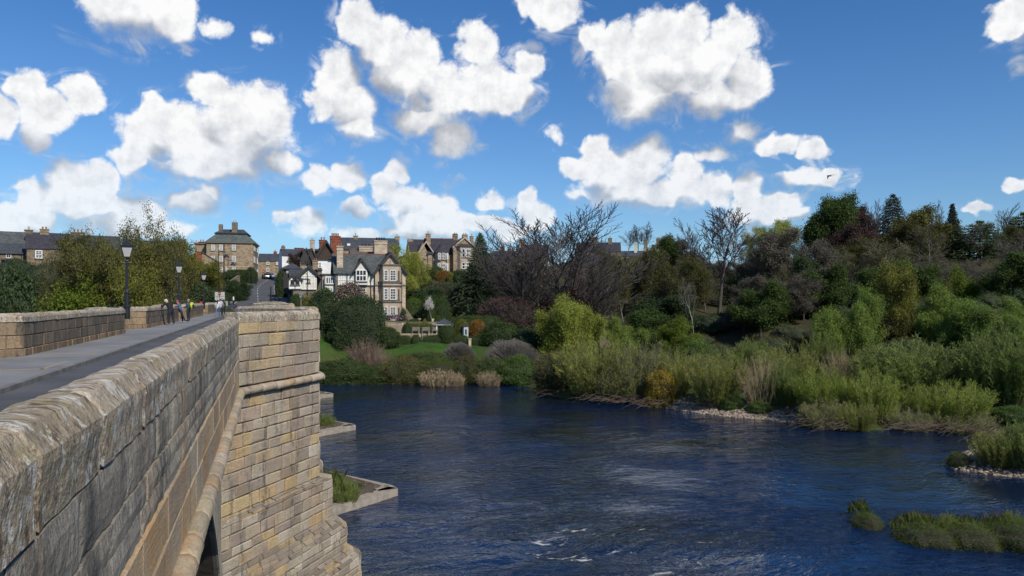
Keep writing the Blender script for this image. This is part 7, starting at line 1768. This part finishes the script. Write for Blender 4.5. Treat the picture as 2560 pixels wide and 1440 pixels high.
lean = stand(hip=(0,.10,.93), waist=(0,.02,1.10), chest=(0,-.10,1.31), neck=(0,-.21,1.46), head0=(0,-.25,1.51), head1=(0,-.31,1.55), head2=(0,-.34,1.62), shl=(-.22,-.14,1.39), shr=(.22,-.14,1.39), ell=(-.33,-.22,1.16), elr=(.33,-.22,1.16), wrl=(-.20,-.42,1.30), wrr=(.20,-.42,1.30), hal=(-.14,-.47,1.33), har=(.14,-.47,1.33), hjl=(-.10,.10,.88), hjr=(.10,.10,.88), knl=(-.12,.08,.49), knr=(.12,.04,.49), anl=(-.13,.16,.08), anr=(.13,.08,.08), tol=(-.14,.0,.04), tor=(.14,-.08,.04), face=(0,-1,-.3))
q = vfor(437, 812); q.x = UL+.56
person('person in long black jacket and dark trousers leaning over the west parapet', q, R(-132), lean, dict(t=CL['black_cloth'], p=CL['navy_cloth'], f=CL['shoe_white']), (CL['white_hair'], 0), size=(1.28,1.2,1.04))
lean2 = stand(hip=(0,.05,.93), waist=(.02,-.04,1.10), chest=(.03,-.10,1.30), neck=(.03,-.18,1.45), head0=(.03,-.21,1.50), head1=(.03,-.25,1.56), head2=(.03,-.27,1.64), shl=(-.16,-.13,1.39), shr=(.20,-.13,1.39), ell=(-.24,-.34,1.18), elr=(.38,-.10,1.20), wrl=(-.14,-.52,1.20), wrr=(.22,-.30,1.22), hal=(-.10,-.57,1.22), har=(.16,-.36,1.25), knl=(-.10,.06,.50), knr=(.14,.22,.50), anl=(-.11,.10,.08), anr=(.18,.42,.09), tol=(-.11,-.06,.04), tor=(.18,.28,.03), face=(0,-1,-.2))
q2 = vfor(447, 806); q2.x = UL+.62
person('person in grey blue jacket and black leggings leaning beside the black jacket', q2, R(-108), lean2, dict(t=CL['grey_blue_jacket'], p=CL['black_cloth'], f=CL['shoe_white']), (CL['red_scarf'], 0))
q3 = vfor(471, 803); s3 = stand(ell=(-.24,-.06,1.16), wrl=(-.18,-.26,1.12), hal=(-.15,-.32,1.13), elr=(.24,-.05,1.16), wrr=(.17,-.27,1.12), har=(.13,-.33,1.13))
pr = person('hiker in blue jacket standing with a yellow green backpack', q3, R(-120), s3, dict(t=CL['blue_jacket'], p=CL['navy_cloth'], f=CL['shoe_dark']), (CL['fair_hair'], 0))
bp = empty('backpack', q3, R(-120), 'yellow green and black backpack worn by the hiker in blue', 'backpack')
m = MB(); bmx = bmesh.new(); bmesh.ops.create_cube(bmx, size=1); bmesh.ops.bevel(bmx, geom=bmx.edges[:], offset=.18, segments=3, affect='EDGES'); vs = [(v.co.x*.32, .30+v.co.y*.24, 1.24+v.co.z*.56) for v in bmx.verts]; fs = [tuple(v.index for v in f.verts) for f in bmx.faces]; bmx.free(); m.add(vs, fs); m.build('bag', CL['yellow_bag'], bp, True)
m = MB(); m.box(-.10,.10,.405,.45,1.05,1.34); m.build('front_pocket', CL['black_cloth'], bp)
for s_ in (-1, 1):
    m = MB(); m.tube([(s_*.11,.17,1.50),(s_*.12,.02,1.55),(s_*.12,-.14,1.38),(s_*.14,-.08,1.16),(s_*.13,.17,1.02)], .022, 5); m.build('strap', CL['black_cloth'], bp)
q4 = vfor(544, 791); walk = stand(knl=(-.10,-.14,.51), anl=(-.10,-.02,.10), tol=(-.10,-.17,.08), knr=(.10,.06,.50), anr=(.10,.24,.10), tor=(.10,.12,.03))
person('long haired person in white top and light blue jeans, farthest on the pavement', q4, R(170), walk, dict(t=CL['white_top'], p=CL['jeans'], f=CL['shoe_white']), (CL['brown_hair'], .22), size=.98)
q5 = vfor(551, 789.5)
person('person in pale shirt walking between the white top and the maroon jacket', q5, R(185), stand(elr=(.24,-.02,1.15), wrr=(.2,-.22,1.05), har=(.18,-.28,1.03)), dict(t=CL['pale_shirt'], p=CL['dark_jeans'], f=CL['shoe_dark']), (CL['brown_hair'], 0), size=1.03)
q6 = vfor(558.5, 789)
person('person in dark maroon jacket rightmost of the three at the far end', q6, R(160), stand(anl=(-.13,.06,.08)), dict(t=CL['maroon_jacket'], p=CL['black_cloth'], f=CL['shoe_dark']), (CL['brown_hair'], .05), size=1.0)
# ---- garden things
k = 112.8/F; p = P(1111, 832, 112.8); o = empty('summerhouse', p, -TH-.1, 'small summerhouse with dark pyramid roof and white posts in the garden', 'summerhouse')
w = 17*k; zr_, ze_ = 36*k, 22*k
m = MB(); m.add([(-w*1.2,-w*1.2,ze_),(w*1.2,-w*1.2,ze_),(w*1.2,w*1.2,ze_),(-w*1.2,w*1.2,ze_),(0,0,zr_)], [(0,1,4),(1,2,4),(2,3,4),(3,0,4),(3,2,1,0)]); m.build('roof', M_slate, o)
m = MB(); m.box(-w*1.15,w*1.15,-w*1.15,-w*1.08,ze_-.14,ze_-.004); m.box(-w*1.15,w*1.15,w*1.08,w*1.15,ze_-.14,ze_-.004); m.build('fascia', M_timw, o)
for sx, sy in ((-1,-1),(1,-1),(1,1),(-1,1)): m = MB(); m.box(sx*w*.95-.07,sx*w*.95+.07,sy*w*.95-.07,sy*w*.95+.07,-2,ze_-.145); m.build('post', M_timw, o)
m = MB(); m.box(-w*.9,w*.9,w*.80,w*.86,-1.5,ze_-.15); m.build('back_wall', M_timd, o); m = MB(); m.box(-w*.2,w*.86,-w*.9,-w*.85,-1.5,ze_-.15); m.build('front_panel', M_curtain, o)
p = P(1163, 838, 113); o = empty('garden_shed', p, -TH+.45, 'narrow pale blue shed with sloping roof beside the golden conifer', 'shed'); k = 113/F
w = 6*k; m = MB(); m.box(-w,w,-w,w,-1.5,20*k); m.build('wall', simple('pale_blue_boards', (.42,.47,.50), (.34,.38,.42), .7, 3), o); m = MB(); m.prism([(-w*1.2,-w*1.3,20.3*k),(w*1.2,-w*1.3,25*k),(w*1.2,-w*1.3,26.5*k),(-w*1.2,-w*1.3,21.8*k)], (0,w*2.6,0)); m.build('roof', M_slate, o)
m = MB(); m.box(-w*.5,w*.3,-w-.03,-w-.003,2*k,15*k); m.build('door', M_timd, o)
M_bench = simple('weathered_teak', (.34,.30,.25), (.24,.21,.175), .85, 4)
def bench(label, px, py, Zd, wpx):
    o = empty('garden_bench', P(px, py, Zd), -TH-.1, label, 'bench', 'benches on the garden terrace'); w = wpx*Zd/F/2
    m = MB(); m.box(-w,w,-.5,0,.40,.45); m.build('seat', M_bench, o); m = MB(); m.box(-w,w,.0,.05,.55,.62); m.box(-w,w,.0,.05,.88,.95)
    for q in range(9): xx = -w+2*w*(q+.5)/9; m.box(xx-.03,xx+.03,.01,.04,.62,.88)
    m.build('backrest', M_bench, o)
    for sx in (-1, 1):
        for yy in (-.45, 0): m = MB(); m.box(sx*(w-.05)-.04,sx*(w-.05)+.04,yy,yy+.07,-1.0,.40 if yy else .96); m.build('leg', M_bench, o)
        m = MB(); m.box(sx*(w-.05)-.04,sx*(w-.05)+.04,-.5,.0,.62,.67); m.build('armrest', M_bench, o)
tb = MB(); tq = [P(a, 834, z_) for a, z_ in ((1000,111.5),(1112,111.4),(1112,114.0),(1000,114.2))]; tb.prism([(p.x, p.y, tq[0].z) for p in tq], (0,0,-2.2)); tag(tb.build('garden_terrace', M_dress), kind='structure')
bench('long weathered garden bench under the variegated wall', 1040, 834, 111.8, 18); bench('second weathered bench right of the first under the wall', 1065, 834, 111.6, 18)
bench('weathered bench beside the summerhouse posts', 1088, 834, 111.9, 14)
o = empty('garden_table', P(1053, 834, 112.4), -TH, 'small dark garden table between the benches', 'table'); m = MB(); m.box(-.6,.6,-.35,.35,.68,.73); m.build('tabletop', M_timd, o)
for sx in (-1,1):
    for sy in (-1,1): m = MB(); m.box(sx*.5-.03,sx*.5+.03,sy*.28-.03,sy*.28+.03,-.8,.68); m.build('leg', M_timd, o)
o = empty('garden_urn', P(1048, 805, 114.6), 0, 'white stone urn with plants on the villa lawn', 'urn'); m = MB(); m.lathe([(.25,-.6),(.25,.05),(.1,.1),(.08,.25),(.25,.42),(.28,.52),(.2,.53)], (0,0,0), 12); m.build('bowl', M_cream, o)
o = empty('blossom_pedestal', P(1082, 808, 114.2), 0, 'small stone pedestal under the blossom standard', 'pedestal'); m = MB(); m.box(-.3,.3,-.3,.3,-1,.15); m.box(-.2,.2,-.2,.2,.152,.7); m.build('plinth', M_dress, o)
o = empty('gate_post', P(1174, 866, 110.4), 0, 'pale stone gate post between the lawn hedges', 'gate post'); m = MB(); m.box(-.2,.2,-.2,.2,-1,1.05); m.build('shaft', M_dress, o); m = MB(); m.box(-.26,.26,-.26,.26,1.053,1.18); m.build('cap', M_dress, o)
o = empty('stone_ornament', P(994, 864, 110.6), 0, 'small rounded stone ornament at the foot of the hedge', 'ornament'); m = MB(); m.lathe([(.42,-.3),(.42,.18),(.24,.24),(.36,.42),(.30,.6),(.02,.7)], (0,0,0), 10); m.build('stones', M_dress, o, True)
st = empty('garden_stairs', P(1030, 808, 116), -TH+.2, 'flight of stone steps with dark rail climbing beside the villa', 'steps')
m = MB()
for q in range(12): m.box(-.9+q*-.14,.9+q*-.14,q*.34,q*.34+.36,q*.22-1.2,q*.22)
m.build('treads', M_grey, st); m = MB(); m.tube([(.9,0,1.0),(.9-1.5,3.8,3.5)], .04, 5); m.tube([(.9,0,-.4),(.9,0,1.0)], .04, 5); m.tube([(-.65,3.8,2.0),(-.65,3.8,3.5)], .04, 5); m.build('rail', M_iron, st)
fb = MB(); fr2 = random.Random(3)
fo_ = P(985, 796, 113.4)
for q in range(420): x_, y_ = fr2.uniform(-1.9,2.0), fr2.uniform(-.35,.35); z_ = fr2.uniform(-.1,.55); s_ = .06; fb.mi = fr2.choice((0,0,0,1,2)); a_ = fr2.uniform(0,3.1); fb.add([(x_-s_*math.cos(a_),y_-s_*math.sin(a_),z_-s_),(x_+s_*math.cos(a_),y_+s_*math.sin(a_),z_-s_),(x_+s_*math.cos(a_),y_+s_*math.sin(a_),z_+s_),(x_-s_*math.cos(a_),y_-s_*math.sin(a_),z_+s_)], [(0,1,2,3)])
fb.build('flowers', [simple('purple_flower', (.07,.05,.17), (.05,.035,.12), .8, 5), L_pink, L_mid], None, False, fo_)['kind'] = 'stuff'
# ---- bird over the trees
o = empty('flying_bird', P(2072, 440, 46), R(0), 'dark bird flying over the trees with wings swept back', 'bird')
m = MB(); m.tube([(-.16,0,0),(-.12,0,.005),(-.03,0,.01),(.08,0,0),(.20,0,.0)], [.008,.028,.042,.03,.01], 8); m.add([(.16,-.02,0),(.30,-.05,0),(.30,.05,0),(.16,.02,0)], [(0,1,2,3)])
for s_ in (-1, 1):
    w_ = [(-.08,.02*s_,.02),(.02,.16*s_,.02-.03*s_),(.14,.30*s_,-.02-.06*s_),(.24,.36*s_,-.05-.08*s_),(.12,.18*s_,.0-.04*s_),(.05,.02*s_,.01)]
    m.add(w_+[(a, b_, c-.008) for a, b_, c in w_], [(0,1,4,5),(1,2,3,4),(11,10,7,6),(10,9,8,7),(0,6,7,1),(1,7,8,2),(2,8,9,3),(3,9,10,4),(4,10,11,5)])
m.build('body', M_timd, o)
